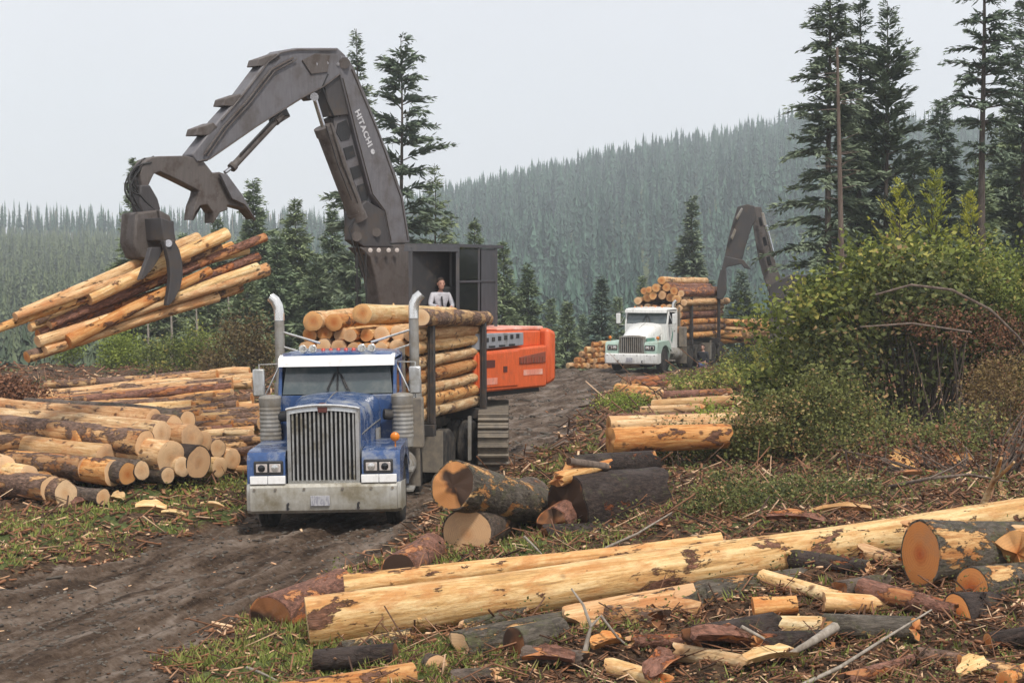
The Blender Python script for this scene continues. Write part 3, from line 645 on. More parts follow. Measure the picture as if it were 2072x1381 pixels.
def make_tractor(t, P):
    body, cabm, fend = P['hood'], P['cab'], P['fender']
    sl = P.get('slope', 0.0)       # how far the hood drops toward the grille
    gw, gz0, gz1 = P['gw'], 0.80, 1.97 - sl
    # --- bumper
    bw = 1.21; mb = MB()
    mb.loft([[Vector((x, yb, z)) for z, yb in ((0.36, 0.05), (0.41, -0.005), (0.60, -0.03), (0.77, -0.01), (0.82, 0.03), (0.82, 0.12), (0.36, 0.12))] for x in (-bw * 0.95, -bw * 0.5, 0, bw * 0.5, bw * 0.95)])
    for s in (-1, 1):
        mb.loft([[Vector((s * x, yb + yy, z)) for z, yb in ((0.37 + dz, 0.05), (0.42 + dz, 0.0), (0.60, -0.02), (0.77, 0.0), (0.83, 0.03), (0.83, 0.1), (0.37 + dz, 0.1))] for x, yy, dz in ((bw * 0.95 + .004, 0, 0), (bw * 1.0, 0.05, 0.0), (bw * 1.035, 0.3, 0.05))])
    bp = mb.build('bumper', P['bumper'], t, smooth=30)
    pl = MB(); pl.box((-0.05 + P.get('platex', 0), -0.04, 0.56), (0.30, 0.012, 0.16)); pp = pl.build('licence_plate', 'plate_grey', bp, bevel=0.004)
    # --- grille: frame, bars
    mb = MB(); n = 9
    def crown(x): return gz1 + 0.055 * (1 - (x / (gw / 2)) ** 2)
    outer = [(-gw / 2, gz0)] + [(-gw / 2 + gw * k / n, crown(-gw / 2 + gw * k / n)) for k in range(n + 1)] + [(gw / 2, gz0)]
    iw = gw / 2 - 0.055
    inner = [(-iw, gz0 + 0.06)] + [(-iw + 2 * iw * k / n, crown(-iw + 2 * iw * k / n) - 0.07) for k in range(n + 1)] + [(iw, gz0 + 0.06)]
    m = len(outer); yf, yb = 0.10, 0.34
    for a in range(m):
        b_ = (a + 1) % m
        q = [Vector((outer[a][0], yf, outer[a][1])), Vector((outer[b_][0], yf, outer[b_][1])), Vector((inner[b_][0], yf - 0.012, inner[b_][1])), Vector((inner[a][0], yf - 0.012, inner[a][1]))]
        mb.prism(q, (0, yb - yf, 0))
    gr = mb.build('grille', P['grille'], t, smooth=30)
    bars = MB(); nb = P.get('bars', 14)
    for k in range(nb):
        x = -iw + 2 * iw * (k + 0.5) / nb; bars.box((x, 0.13, (gz0 + 0.06 + crown(x) - 0.07) / 2), (2 * iw / nb * 0.42, 0.05, crown(x) - 0.07 - gz0 - 0.05))
    bars.build('grille_bars', P['grille'], gr, bevel=0.005)
    bk = MB(); bk.box((0, 0.22, (gz0 + gz1) / 2), (2 * iw, 0.02, gz1 - gz0 - 0.02)); bk.build('radiator', 'black_steel', gr)
    if P.get('emblem'):
        em = MB(); em.prism([(-0.07, 0.08, crown(0) - 0.10), (0.07, 0.08, crown(0) - 0.10), (0.085, 0.08, crown(0) + 0.03), (0.03, 0.08, crown(0) + 0.055), (-0.03, 0.08, crown(0) + 0.055), (-0.085, 0.08, crown(0) + 0.03)], (0, 0.03, 0)); em.build('emblem', 'emblem_red', gr, bevel=0.006)
        tr = MB(); tr.tube([(-gw / 2 - 0.005, 0.09, crown(gw / 2) + 0.005)] + [(x, 0.085, crown(x) + 0.012) for x in np.linspace(-gw / 2 + .03, gw / 2 - .03, 8)] + [(gw / 2 + 0.005, 0.09, crown(gw / 2) + 0.005)], 0.026, 6); tr.build('grille_crown', 'bright_chrome', gr, smooth=50)
    # --- hood
    mb = MB(); rings = []
    for y, hw, zt in ((0.34, gw / 2 + 0.01, gz1 + 0.01), (0.7, gw / 2 + 0.03, gz1 + 0.045 + sl * .25), (1.4, gw / 2 + 0.09, gz1 + 0.09 + sl * .7), (2.02, gw / 2 + 0.16, 2.08 + (0 if sl == 0 else 0.0))):
        rr = []; zl = 1.05
        for x, z in ((-hw, zl), (-hw - 0.005, zt - 0.25), (-hw + 0.03, zt - 0.09), (-hw + 0.14, zt - 0.01), (-hw * 0.4, zt + 0.035), (0, zt + 0.05), (hw * 0.4, zt + 0.035), (hw - 0.14, zt - 0.01), (hw - 0.03, zt - 0.09), (hw + 0.005, zt - 0.25), (hw, zl)): rr.append(Vector((x, y, z)))
        rings.append(rr)
    mb.loft(rings); hd = mb.build('hood', body, t, smooth=50)
    if P.get('hoodside'):
        hs = MB()
        for s in (-1, 1): hs.box((s * (gw / 2 + 0.075), 0.75, 1.28), (0.05, 0.85, 0.42), rot=(0, 0, -s * 0.075))
        hs.build('side_panel', P['hoodside'], hd, bevel=0.015)
    sm = MB()
    for s in (-1, 1):
        sm.tube([(s * (gw / 2 + 0.012), 0.36, 1.55 - sl), (s * (gw / 2 + 0.10), 1.4, 1.62 - sl * .5), (s * (gw / 2 + 0.168), 2.0, 1.66)], 0.008, 4)
        for k in range(6): sm.box((s * (gw / 2 + 0.145), 1.55 + k * .06, 1.42), (0.05, 0.018, 0.22))
    sm.tube([(0, 0.36, gz1 + .06), (0, 1.4, gz1 + 0.145 + sl * .7), (0, 2.0, 2.135)], 0.008, 4)
    sm.build('hood_trim', 'dusty_steel', hd, smooth=40)
    for s in (-1, 1):
        th = MB(); th.tube([(s * .55, -.02, .44), (s * .55, -.12, .44), (s * .55, -.12, .52), (s * .55, -.02, .52)], .018, 6); th.build('tow_hook', 'black_steel', bp, smooth=50)
        for q in (.3, .75, 1.08): bo_ = MB(); bo_.cyl((s * q, -.035, .745), (s * q, -.01, .745), .022, n=8); bo_.build('bolt', 'mud_steel', bp)
    # --- fenders with arches
    for s in (-1, 1):
        out = side_arch(1.15, 0.52, 0.64, 0.06, 2.0, 1.33, 0.8, slope=0.03)
        mb = MB(); mb.prism([(s * 0.60, y, z) for y, z in out], (s * 0.60, 0, 0)); f = mb.build('fender', fend, t, bevel=0.045, smooth=40)
        hl = MB(); hl.box((s * 0.86, 0.055, 1.075), (0.46, 0.05, 0.22)); h = hl.build('headlight', 'black_steel', f, bevel=0.02)
        ln = MB()
        for q in (-0.105, 0.105): ln.box((s * 0.86 + q, 0.026, 1.075), (0.175, 0.014, 0.13))
        ln.build('lens', 'lamp_glass', h, bevel=0.012)
        for q in (-0.105, 0.105): rr_ = MB(); rr_.lathe((s * 0.86 + q, 0.017, 1.075), (0, -1, 0), [(0.055, -0.002), (0.058, 0.004), (0.03, 0.008), (0.0, 0.01)], 14); rr_.build('bulb', 'dark_glass' if q * s > 0 else 'bright_chrome', h, smooth=60)
        if P.get('strip'):
            ws = MB()
            for q in (-0.14, 0.14): ws.box((s * 0.87 + q, 0.02, 0.89), (0.272, 0.05, 0.125))
            ws.build('white_panel', 'white_reflector', f, bevel=0.006)
        if s > 0 or not P.get('emblem'):
            tl = MB(); tl.lathe((s * 1.1, 0.42, 1.50), (0, -1, 0), [(0.0, -0.03), (0.065, -0.02), (0.075, 0.02), (0.05, 0.05), (0.0, 0.055)], 12); tl.cyl((s * 1.1, 0.44, 1.3), (s * 1.1, 0.44, 1.5), 0.012, n=6); tl.build('turn_signal', 'amber_lens', f, smooth=50)
    # --- cab shell (front wall with windshield opening, sides, roof)
    cw = 1.0; y0, y1 = 2.02, 3.45; zb, zr = 0.95, 2.72
    mb = MB()
    mb.box((0, y1 - 0.03, (zb + zr) / 2), (2 * cw - 0.004, 0.06, zr - zb))                                     # back wall
    mb.box((0, (y0 + y1) / 2, zb - 0.03), (2 * cw, y1 - y0, 0.06))                                             # floor
    mb.box((0, y0 + 0.04, (zb + 2.07) / 2), (2 * cw - 0.13, 0.08, 2.07 - zb - 0.004))                          # cowl
    for s in (-1, 1):
        mb.prism([(s * cw, y0 + 0.0, zb), (s * cw, y0, 2.07), (s * cw, y0 + 0.20, zr - 0.08), (s * cw, y0 + 0.32, zr - 0.08), (s * cw, y0 + 0.14, 2.07), (s * cw, y0 + 0.14, zb)], (-s * 0.06, 0, 0))   # A pillar
        mb.box((s * (cw - 0.03), y1 - 0.21, (zb + zr) / 2 - .04), (0.06, 0.30, zr - zb - 0.08))                  # rear quarter
        mb.box((s * (cw - 0.03), (y0 + y1) / 2, zr - 0.11), (0.058, y1 - y0 - 0.5, 0.06))
    mb.box((0, y0 + 0.26, zr - 0.10), (2 * cw - 0.125, 0.1, 0.09))
    cb = mb.build('cab', cabm, t, bevel=0.012)
    rf = MB(); rf.loft([[Vector((x, y, z + dz)) for x, dz in ((-hw, -0.02), (-hw + 0.06, 0.05), (-hw * .5, 0.085), (0, 0.095), (hw * .5, 0.085), (hw - 0.06, 0.05), (hw, -0.02), (hw * .5, -0.03), (-hw * .5, -0.03))] for y, hw, z in ((y0 + 0.13, cw - 0.03, zr - 0.03), (y0 + 0.3, cw + 0.01, zr - 0.0), (y1 - 0.1, cw + 0.01, zr + 0.0), (y1 + 0.005, cw - 0.02, zr - 0.03))])
    ro = rf.build('roof', P['roof'], t, smooth=50)
    ws = MB()
    for s in (-1, 1): ws.prism([(s * 0.015, y0 + 0.03, 2.085), (s * 0.93, y0 + 0.06, 2.085), (s * 0.88, y0 + 0.21, zr - 0.15), (s * 0.015, y0 + 0.18, zr - 0.15)], (0, 0.012, 0))
    wo = ws.build('windshield', 'windshield_glass', t, smooth=0)
    dv = MB(); dv.tube([(0, y0 + 0.02, 2.06), (0, y0 + 0.18, zr - 0.13)], 0.018, 6); dv.build('divider', 'black_steel', wo)
    for s in (-1, 1):
        wp = MB(); wp.tube([(s * 0.1, y0 - 0.015, 2.09), (s * 0.2 + 0.03, y0 + 0.0, 2.11), (s * 0.06 , y0 + 0.11, 2.42)], 0.011, 5); wp.tube([(s * 0.17, y0 + 0.015, 2.16), (s * 0.03, y0 + 0.115, 2.44)], 0.014, 5); wp.build('wiper', 'black_steel', wo, smooth=60)
    # visor
    vz = MB(); vz.loft([[Vector((x, y, z)) for y, z in ((y0 - 0.10 + 0.06 * abs(x) , zr - 0.16), (y0 - 0.08 + 0.06 * abs(x), zr - 0.03), (y0 + 0.2, zr + 0.03), (y0 + 0.2, zr - 0.01), (y0 - 0.07 + 0.06 * abs(x), zr - 0.09))] for x in (-0.98, -0.6, -0.2, 0.2, 0.6, 0.98)])
    vz.build('visor', P['visor'], ro, smooth=30)
    for k in range(5):
        l = MB(); x = (k - 2) * (0.13 if P.get('emblem') else 0.32); l.lathe((x, y0 + 0.32, zr + 0.06), (0, 0, 1), [(0.04, 0), (0.042, 0.02), (0.03, 0.06), (0.0, 0.075)], 10); l.build('marker_light', 'red_lens' if P.get('emblem') else 'amber_lens', ro, smooth=50)
    if P.get('emblem'):
        for s in (-1, 1):
            h = MB()
            for q in (-0.085, 0.085): h.lathe((s * 0.5 + q, y0 + 0.15, zr + 0.13), (0, 1, 0), [(0.012, 0.34), (0.02, 0.12), (0.035, 0.05), (0.068, 0.0), (0.062, -0.004), (0.02, 0.05)], 14)
            h.box((s * 0.5, y0 + 0.34, zr + 0.09), (0.2, 0.05, 0.08)); h.build('air_horn', 'bright_chrome', ro, smooth=50)
    # doors with windows
    for s in (-1, 1):
        d = MB(); d.prism([(s * (cw + 0.004), y0 + 0.16, zb + 0.03), (s * (cw + 0.004), y0 + 0.16, 2.05), (s * (cw + 0.004), y1 - 0.38, 2.05), (s * (cw + 0.004), y1 - 0.38, zb + 0.03)], (-s * 0.05, 0, 0)); do = d.build('door', P.get('door', cabm), t, bevel=0.012)
        gl = MB(); gl.prism([(s * (cw - 0.02), y0 + 0.18, 2.05), (s * (cw - 0.02), y0 + 0.35, zr - 0.14), (s * (cw - 0.02), y1 - 0.38, zr - 0.14), (s * (cw - 0.02), y1 - 0.38, 2.05)], (-s * 0.01, 0, 0)); gl.build('window', 'dark_glass', do, smooth=0)
        hh = MB(); hh.box((s * (cw + 0.02), y1 - 0.5, 1.75), (0.03, 0.14, 0.035)); hh.build('handle', 'bright_chrome', do, bevel=0.006)
        # mirrors
        bx = 1.30; mr_ = MB(); mr_.box((s * (bx + 0.02), y0 + 0.02, 2.30), (0.20, 0.09, 0.46)); mo = mr_.build('mirror', P['mirror'], t, bevel=0.025)
        br = MB(); br.tube([(s * cw, y0 + 0.22, 2.60), (s * (bx + .02), y0 + 0.08, 2.60), (s * (bx + .02), y0 + 0.08, 2.0), (s * cw, y0 + 0.16, 2.0)], 0.014, 6); br.tube([(s * cw, y0 + 0.2, 2.56), (s * (bx - .06), y0 + 0.09, 2.06)], 0.012, 6); br.build('bracket', 'bright_chrome', mo, smooth=50)
        # air cleaner
        if P.get('cleaner'):
            ac = MB(); ac.lathe((s * 1.11, 1.86, 0), (0, 0, 1), [(0.1, 1.15), (0.17, 1.2), (0.175, 1.32)] + [(0.176 + (0.006 if k % 2 else -0.003), 1.34 + k * 0.035) for k in range(18)] + [(0.185, 1.99), (0.19, 2.05), (0.17, 2.08), (0.08, 2.1)], 22); ac.build('air_cleaner', 'dusty_steel', t, smooth=25)
            du = MB(); du.tube([(s * 1.05, 1.86, 1.72), (s * 0.92, 1.84, 1.74), (s * 0.8, 1.8, 1.75)], 0.09, 10); du.build('intake_duct', 'black_steel', t, smooth=60)
        # exhaust stack
        ex, ey = P.get('stackx', 1.2) * s, 3.62; zt = P.get('stackz', 3.68)
        if not P.get('onestack') or s > 0:
            e = MB(); e.cyl((ex, ey, 1.2), (ex, ey, zt - 0.42), 0.088, n=18); e.cyl((ex, ey, 1.5), (ex, ey, 2.2), 0.118, n=18); e.box((ex, ey, 1.5), (0.2, 0.2, 0.05)); eo = e.build('exhaust_stack', 'dusty_steel', t, smooth=40)
            tp = MB(); tp.tube([(ex, ey, zt - 0.43), (ex, ey, zt - 0.3), (ex + s * 0.015, ey, zt - 0.18), (ex + s * 0.07, ey, zt - 0.07), (ex + s * 0.15, ey, zt + 0.0)], [0.095, 0.095, 0.095, 0.095, 0.085], 16); tp.build('chrome_tip', 'bright_chrome', eo, smooth=60)
            if P.get('emblem'):
                rd = MB(); rd.tube([(ex, ey, 3.12), (s * 0.45, ey - 0.2, 2.9)], 0.022, 6); rd.tube([(ex, ey, 2.86), (s * 0.8, ey - 0.1, 2.74)], 0.02, 6); rd.build('brace', 'bright_chrome', eo)
        # tank, steps
        tk = MB(); tk.cyl((s * 0.93, 2.25, 0.72), (s * 0.93, 3.6, 0.72), 0.27, n=20); tk.build('fuel_tank', 'dusty_steel', t, smooth=40)
        st = MB()
        for zz in (0.45, 0.78): st.box((s * 1.16, 2.15, zz), (0.2, 0.5, 0.05))
        st.box((s * 1.07, 2.15, .62), (0.02, 0.46, 0.4)); st.build('step', 'dusty_steel', t, bevel=0.008)
        bx_ = MB(); bx_.box((s * 1.19, 3.63, 1.45), (0.3, 0.34, 0.9)); bx_.build('heat_shield', 'mud_steel', t, bevel=0.03)
    # chassis
    fr = MB()
    for s in (-1, 1): fr.box((s * 0.42, 4.0, 0.80), (0.09, 7.0, 0.27))
    for y in (0.5, 2.2, 3.7, 4.6, 5.4, 6.1, 7.3): fr.box((0, y, 0.80), (0.75, 0.12, 0.2))
    fr.cyl((-1.0, 1.15, 0.52), (1.0, 1.15, 0.52), 0.07); fr.box((0, 0.5, .6), (0.7, 0.5, 0.25)); fr.box((0, 1.5, 1.0), (0.75, 1.6, 0.8))
    for y in (4.75, 6.1): fr.cyl((-1.0, y, 0.52), (1.0, y, 0.52), 0.09); fr.lathe((0, y, 0.52), (0, 1, 0), [(0, -0.25), (0.2, -0.15), (0.22, 0.1), (0.1, 0.25), (0, 0.26)], 12)
    fr.build('chassis', 'mud_steel', t, bevel=0.006)
    hr = MB(); hr.box((0, 3.78, 1.9), (2.0, 0.05, 1.5)); 
    for x in (-0.98, 0.98): hr.box((x, 3.78, 1.85), (0.08, 0.09, 1.9))
    hr.build('headache_rack', 'mud_steel', t, bevel=0.01)
    for s in (-1, 1):
        wheel(t, s * 1.03, 1.15, 0.52, 0.52, 0.28, s)
        for y in (4.75, 6.1): wheel(t, s * 1.07, y, 0.52, 0.52, 0.25, s); wheel(t, s * 0.78, y, 0.52, 0.52, 0.25, s)
        mf = MB(); mf.box((s * 0.93, 4.12, 0.62), (0.6, 0.02, 0.75)); mf.box((s * 0.93, 4.12, 1.02), (0.62, 0.04, 0.06)); mf.build('mud_flap', 'mud_steel', t)
    return t
def stakes(t, ys, zb, zt, hw, mat='stake_steel', th=0.13):
    for y in ys:
        bk = MB(); bk.box((0, y, zb - 0.12), (2 * hw + th, 0.2, 0.22)); bk.build('bunk', mat, t, bevel=0.012)
        for s in (-1, 1):
            k = MB(); k.box((s * hw, y, (zb + zt) / 2), (th, 0.15, zt - zb), taper=(0.9, 0.9)); k.box((s * hw, y - 0.08, (zb + zt) / 2), (0.03, 0.03, zt - zb - 0.1)); k.build('stake', mat, t, bevel=0.01)
def make_trailer(t, hw=1.2, zt=3.1, ys=(0.55, 4.55), back=5.4, axles=(3.7, 4.95)):
    fr = MB()
    for s in (-1, 1): fr.box((s * 0.35, back / 2 + 0.1, 0.98), (0.12, back, 0.22))
    for y in (0.3, 1.6, 2.9, 3.9, 5.0): fr.box((0, y, 0.98), (0.6, 0.1, 0.16))
    for y in axles: fr.cyl((-0.95, y, 0.52), (0.95, y, 0.52), 0.08); fr.box((0, y, 0.75), (0.9, 0.25, 0.3))
    fr.build('frame', 'mud_steel', t, bevel=0.01)
    stakes(t, ys, 1.25, zt, hw)
    for s in (-1, 1):
        for y in axles: wheel(t, s * 1.05, y, 0.52, 0.52, 0.25, s); wheel(t, s * 0.76, y, 0.52, 0.52, 0.25, s)
        mf = MB(); mf.box((s * 0.92, axles[0] - 0.66, 0.66), (0.6, 0.02, 0.8)); mf.build('mud_flap', 'mud_steel', t)
        ps = MB(); 
        for q in (0, 0.1): ps.box((s * 1.22 , axles[-2] - 0.62 + q, 0.72), (0.045, 0.04, 0.9))
        ps.build('flap_post', 'dusty_steel', t, bevel=0.004)
def local_to(t_loc, yaw, p):
    c, s = math.cos(yaw), math.sin(yaw); return Vector((t_loc[0] + p[0] * c + p[1] * s, t_loc[1] - p[0] * s + p[1] * c, t_loc[2] + p[2]))

# blue truck
P_BLUE = dict(hood='blue_paint', cab='blue_paint', fender='blue_paint', bumper='dusty_bumper', grille='chrome', roof='blue_paint', visor='white_reflector', mirror='chrome', gw=1.13, emblem=True, strip=True, cleaner=True, bars=15, stackz=3.74)
BT = Vector((-2.93, 24.6, -0.22)); BTYAW = R(0.6)
tb = thing('log_truck', 'blue long-nosed log truck with white visor and twin chrome-tipped stacks driving down the dirt road', 'truck', BT, -BTYAW, None, R(1.1) * -1)
make_tractor(tb, P_BLUE)
# trailer behind it, swung to the right of the truck's line
TT = Vector((-2.74, 29.2, -0.12)); TYAW = R(12.5)
tt = thing('log_trailer', 'log trailer with dark steel stakes hitched behind the blue truck', 'trailer', TT, -TYAW)
make_trailer(tt, ys=(0.35, 4.45), axles=(1.75, 3.75, 5.0))

def load_logs(origin, yaw, spots, L, lab, group, ends=('cut_end_pale', 'cut_end_orange'), sides=SIDES, seed=3, y0=0.0, n=18, orange=0.35):
    r = random.Random(seed); out = []
    for i, (x, z, rad) in enumerate(spots):
        a = local_to(origin, yaw, (x, y0 + r.uniform(-0.18, 0.2), z)); b_ = local_to(origin, yaw, (x + r.uniform(-.04, .04), y0 + L + r.uniform(-0.25, 0.25), z + r.uniform(-.03, .03)))
        s = r.choice(sides); e = ends[1] if r.random() < orange else ends[0]
        out.append((a, b_, rad, s, e))
    # name each log by its row from the top and its place in that row
    rows = {}
    order = sorted(range(len(spots)), key=lambda i: -spots[i][1]); row = -1; last = 99
    for i in order:
        if last - spots[i][1] > 0.17: row += 1; last = spots[i][1]
        rows.setdefault(row, []).append(i)
    for rw, ids in rows.items():
        ids.sort(key=lambda i: spots[i][0]); m = len(ids)
        for q, i in enumerate(ids):
            a, b_, rad, s, e = out[i]
            rowname = 'top layer' if rw == 0 else ORD[rw] + ' layer down'
            if q == 0 : pos = 'left edge'
            elif q == m - 1: pos = 'right edge'
            else: pos = ORD[q] + ' from left'
            log(a, b_, rad, rad * r.uniform(0.86, 1.0), s, e, f'{SHADE[s]} log in {rowname} of {lab}, {pos}', group=group, n=n, rough=0.03, bend=r.uniform(-.03, .03), stubs=r.randint(0, 3))
def stack_spots(hw, z0, rows, rmin, rmax, seed, crown=None, skip=None):
    r = random.Random(seed); sp = []; z = z0
    for k in range(rows):
        x = -hw; line = []
        while True:
            rad = r.uniform(rmin, rmax)
            if x + 2 * rad > hw + 0.05: break
            line.append([x + rad, z + rad + r.uniform(-.015, .015), rad]); x += 2 * rad * 0.985
        gap = (hw - x) / max(1, len(line)); line = [[a + gap * (i + 0.5), b_, c] for i, (a, b_, c) in enumerate(line)]
        sp += line; z += (rmin + rmax) * 0.9
    sp2 = [s for s in sp if not (skip and skip(*s))]
    return sp2 + (crown or [])
# load of the blue truck: four visible layers inside the stakes, three loose logs crowning it
sp = stack_spots(1.13, 1.26, 7, 0.12, 0.16, 5, skip=lambda x, z, r_: z < 2.2 and abs(x) < 0.72)
load_logs(TT, TYAW, sp, 5.15, "the blue truck's load", 'logs loaded on the blue truck', seed=4, y0=-0.25)
def crownlog(px, py, rad, D, L, yaw, dz, s, e, lab):
    a = at(px, py, D); b_ = a + Vector((math.sin(yaw) * L, math.cos(yaw) * L, dz)); log(a, b_, rad, rad * .9, s, e, lab, group="logs loaded on the blue truck", n=22, rough=0.03, stubs=2)
crownlog(633, 650, 0.185, 29.0, 4.8, R(9), 0.05, 'peeled_wood', 'cut_end_orange', "leftmost of the three round ends crowning the blue truck's load")
crownlog(676, 652, 0.165, 29.1, 4.8, R(10), 0.0, 'peeled_wood_orange', 'cut_end_orange', "middle one of three round ends crowning the blue truck's load")
crownlog(733, 634, 0.19, 28.9, 5.0, R(17), -0.12, 'peeled_wood_clean', 'cut_end_orange', "highest log on the blue truck's load, skewed toward the right stack")
crownlog(852, 642, 0.17, 28.7, 5.3, R(12), -0.12, 'patchy_bark', 'cut_end_pale', "patchy log on top of the blue truck's right stakes")

# white truck, farther up the road
P_WHITE = dict(hood='white_paint', cab='white_paint', fender='mint_paint', hoodside='green_paint', bumper='white_paint', grille='dusty_steel', roof='white_paint', visor='white_paint', mirror='white_paint', gw=1.15, slope=0.42, bars=11, stackx=0.75, stackz=3.1, onestack=True, platex=0.0)
WYAW = R(24); WT = Vector((5.15, 68.6, gz(6, 72) - 0.02))
tw = thing('log_truck', 'white and green log truck with a heaped load, far up the road', 'truck', WT, -WYAW)
make_tractor(tw, P_WHITE)
d_ = MB(); d_.prism([(1.008, 2.5, 1.35), (1.008, 2.65, 1.6), (1.008, 2.56, 1.95), (1.008, 2.72, 1.62), (1.008, 2.8, 1.9), (1.008, 2.78, 1.55), (1.008, 2.65, 1.2)], (0.004, 0, 0)); d_.build('door_emblem', 'green_paint', [c for c in tw.children if c.name.startswith('door') and c.data.vertices[0].co.x > 0][0])
tt2 = thing('log_trailer', 'log trailer with stakes behind the white truck', 'trailer', local_to(WT, WYAW, (0.0, 4.4, 0.02)), -WYAW - R(2))
make_trailer(tt2, zt=3.2, ys=(0.5, 4.4))
r_ = random.Random(8)
crown = [(-1.0, 3.05, .19), (-.62, 3.2, .2), (-.25, 3.3, .2), (.12, 3.33, .2), (.5, 3.2, .21), (.88, 3.12, .2), (1.18, 2.98, .16), (-.1, 3.65, .2), (.3, 3.68, .21), (-.45, 3.55, .15), (-.75, 3.5, .17), (.72, 3.5, .2), (.1, 3.98, .19), (1.05, 3.4, .17)]
sp = stack_spots(1.13, 1.26, 5, 0.16, 0.2, 15, crown, skip=lambda x, z, r_: z < 2.4 and x < 0.5)
load_logs(local_to(WT, WYAW, (0.0, 4.4, 0.02)), WYAW, sp, 6.8, "the white truck's load", 'logs loaded on the white truck', sides=['peeled_wood_orange', 'reddish_bark', 'peeled_wood', 'patchy_bark', 'reddish_bark'], seed=9, y0=-0.6, n=12, orange=0.6)

# ---------------------------------------------------------------- people
def skin_fig(name, mat, joints, edges, parent, sub=2):
    """joints: [(x,y,z,r)], one continuous skinned surface"""
    me = bpy.data.meshes.new(name); me.from_pydata([j[:3] for j in joints], edges, []); me.materials.append(MATS[mat])
    o = bpy.data.objects.new(name, me); col.objects.link(o)
    if parent: o.parent = parent
    md = o.modifiers.new('skin', 'SKIN'); md.use_smooth_shade = True
    for i, j in enumerate(joints):
        v = me.skin_vertices[0].data[i]; v.radius = (j[3], j[4] if len(j) > 4 else j[3]); v.use_root = (i == 0)
    s = o.modifiers.new('sub', 'SUBSURF'); s.levels = sub; s.render_levels = sub
    return o
def hand(parent, c, d, up, s=1.0, name='hand'):
    """palm, four unequal curled fingers and a thumb as one skinned mesh"""
    c, d, up = Vector(c), Vector(d).normalized(), Vector(up).normalized(); sd = d.cross(up).normalized()
    J = [(*c, .02 * s, .03 * s), (*(c + d * .05 * s), .016 * s, .034 * s)]; E = [(0, 1)]
    for k, (o_, l) in enumerate(((-.03, .062), (-.01, .072), (.01, .068), (.028, .052))):
        b0 = c + d * .08 * s + sd * o_ * s; J.append((*b0, .009 * s)); E.append((1, len(J) - 1))
        J.append((*(b0 + d * l * .5 * s - up * .012 * s), .0085 * s)); E.append((len(J) - 2, len(J) - 1))
        J.append((*(b0 + d * l * .75 * s - up * .04 * s), .0075 * s)); E.append((len(J) - 2, len(J) - 1))
    J.append((*(c + d * .03 * s - sd * .045 * s - up * .01 * s), .011 * s)); E.append((0, len(J) - 1))
    J.append((*(c + d * .07 * s - sd * .055 * s - up * .02 * s), .009 * s)); E.append((len(J) - 2, len(J) - 1))
    return skin_fig(name, 'skin', J, E, parent, 1)
def head(parent, c, yaw=0.0, hat=None, hairm='brown_hair'):
    """face toward local -y"""
    c = Vector(c); bm = MB(); n = 20; rings = []
    for h, rx, ry, oy in ((-.125, .03, .035, -.035), (-.115, .045, .055, -.035), (-.09, .058, .075, -.02), (-.05, .068, .09, -.008), (0, .074, .097, 0), (.04, .076, .099, .003), (.08, .068, .088, .008), (.108, .045, .06, .01), (.12, .015, .02, .01)):
        rings.append([c + Vector((math.cos(a) * rx, math.sin(a) * ry + oy, h)) for a in np.linspace(0, 6.283, n, endpoint=False)])
    bm.loft(rings)
    bm.loft([[c + Vector((x * w_, -.09 - y_, z)) for x in (-1, 0, 1)] + [c + Vector((0, -.08, z))] for w_, y_, z in ((.006, .0, .02), (.01, .012, -.01), (.016, .026, -.035), (.012, .008, -.045))])   # nose
    bm.box(c + Vector((0, -.094, -.068)), (.045, .012, .012))                                                                  # lips
    for s in (-1, 1): bm.lathe(c + Vector((s * .074, .005, -.01)), (s, 0, 0), [(.0, -.01), (.028, .0), (.03, .012), (.012, .014)], 10)   # ears
    h = bm.build('face', 'skin', parent, smooth=60)
    for s in (-1, 1):
        ey = MB(); ey.lathe(c + Vector((s * .03, -.083, .005)), (0, -1, 0), [(0.013, -.01), (.013, .002), (.006, .009), (0, .010)], 8); ey.build('eye', 'dark_glass', h)
    hr = MB(); rings = []
    for hh, rx, ry, oy in ((-.04, .078, .075, .035), (0, .084, .082, .032), (.045, .086, .092, .02), (.085, .078, .096, .01), (.118, .055, .068, .01), (.135, .02, .025, .01)):
        rings.append([c + Vector((math.cos(a) * rx, math.sin(a) * ry + oy, hh)) for a in np.linspace(0, 6.283, n, endpoint=False)])
    hr.loft(rings); hr.build('hair', hairm, parent, smooth=60)
    return h

# ---------------------------------------------------------------- the big log loader
FW = Vector((-0.66, -0.751, 0)).normalized()          # the way its boom points (toward the camera's left)
SN = Vector((0.751, -0.66, 0)).normalized()           # its side that faces the camera
LB = at(775, 560, 35.0); LB.z = 0                      # plan position of the boom foot
def lp(px, py, off=0.0):
    """point of the loader where the photo shows pixel px,py, on the side plane moved OFF metres toward the far side"""
    r = ray(px, py); o = LB - SN * off; c0 = Vector((0, 0, CAMH)); t = (o - c0).dot(SN) / r.dot(SN); return c0 + r * t
ld = thing('log_loader', 'big orange tracked log loader with grey boom holding a bundle of logs', 'loader', (LB.x, LB.y, 0))
def build_world(mb, name, mats, parent, **kw): return mb.build(name, mats, parent, origin=(LB.x, LB.y, 0) if parent == ld else None, **kw)
class W:   # builds parts in world coordinates under the loader's root (root has no rotation)
    pass
def lpart(mb, name, mat, parent=None, **kw):
    vs = mb.v; mb.v = [(v[0] - LB.x, v[1] - LB.y, v[2]) for v in vs]; o = mb.build(name, mat, parent or ld, **kw); return o
def plate(px, thick, off=0.0): 
    mb = MB(); mb.prism([lp(x, y, off) for x, y in px], -SN * thick); return mb
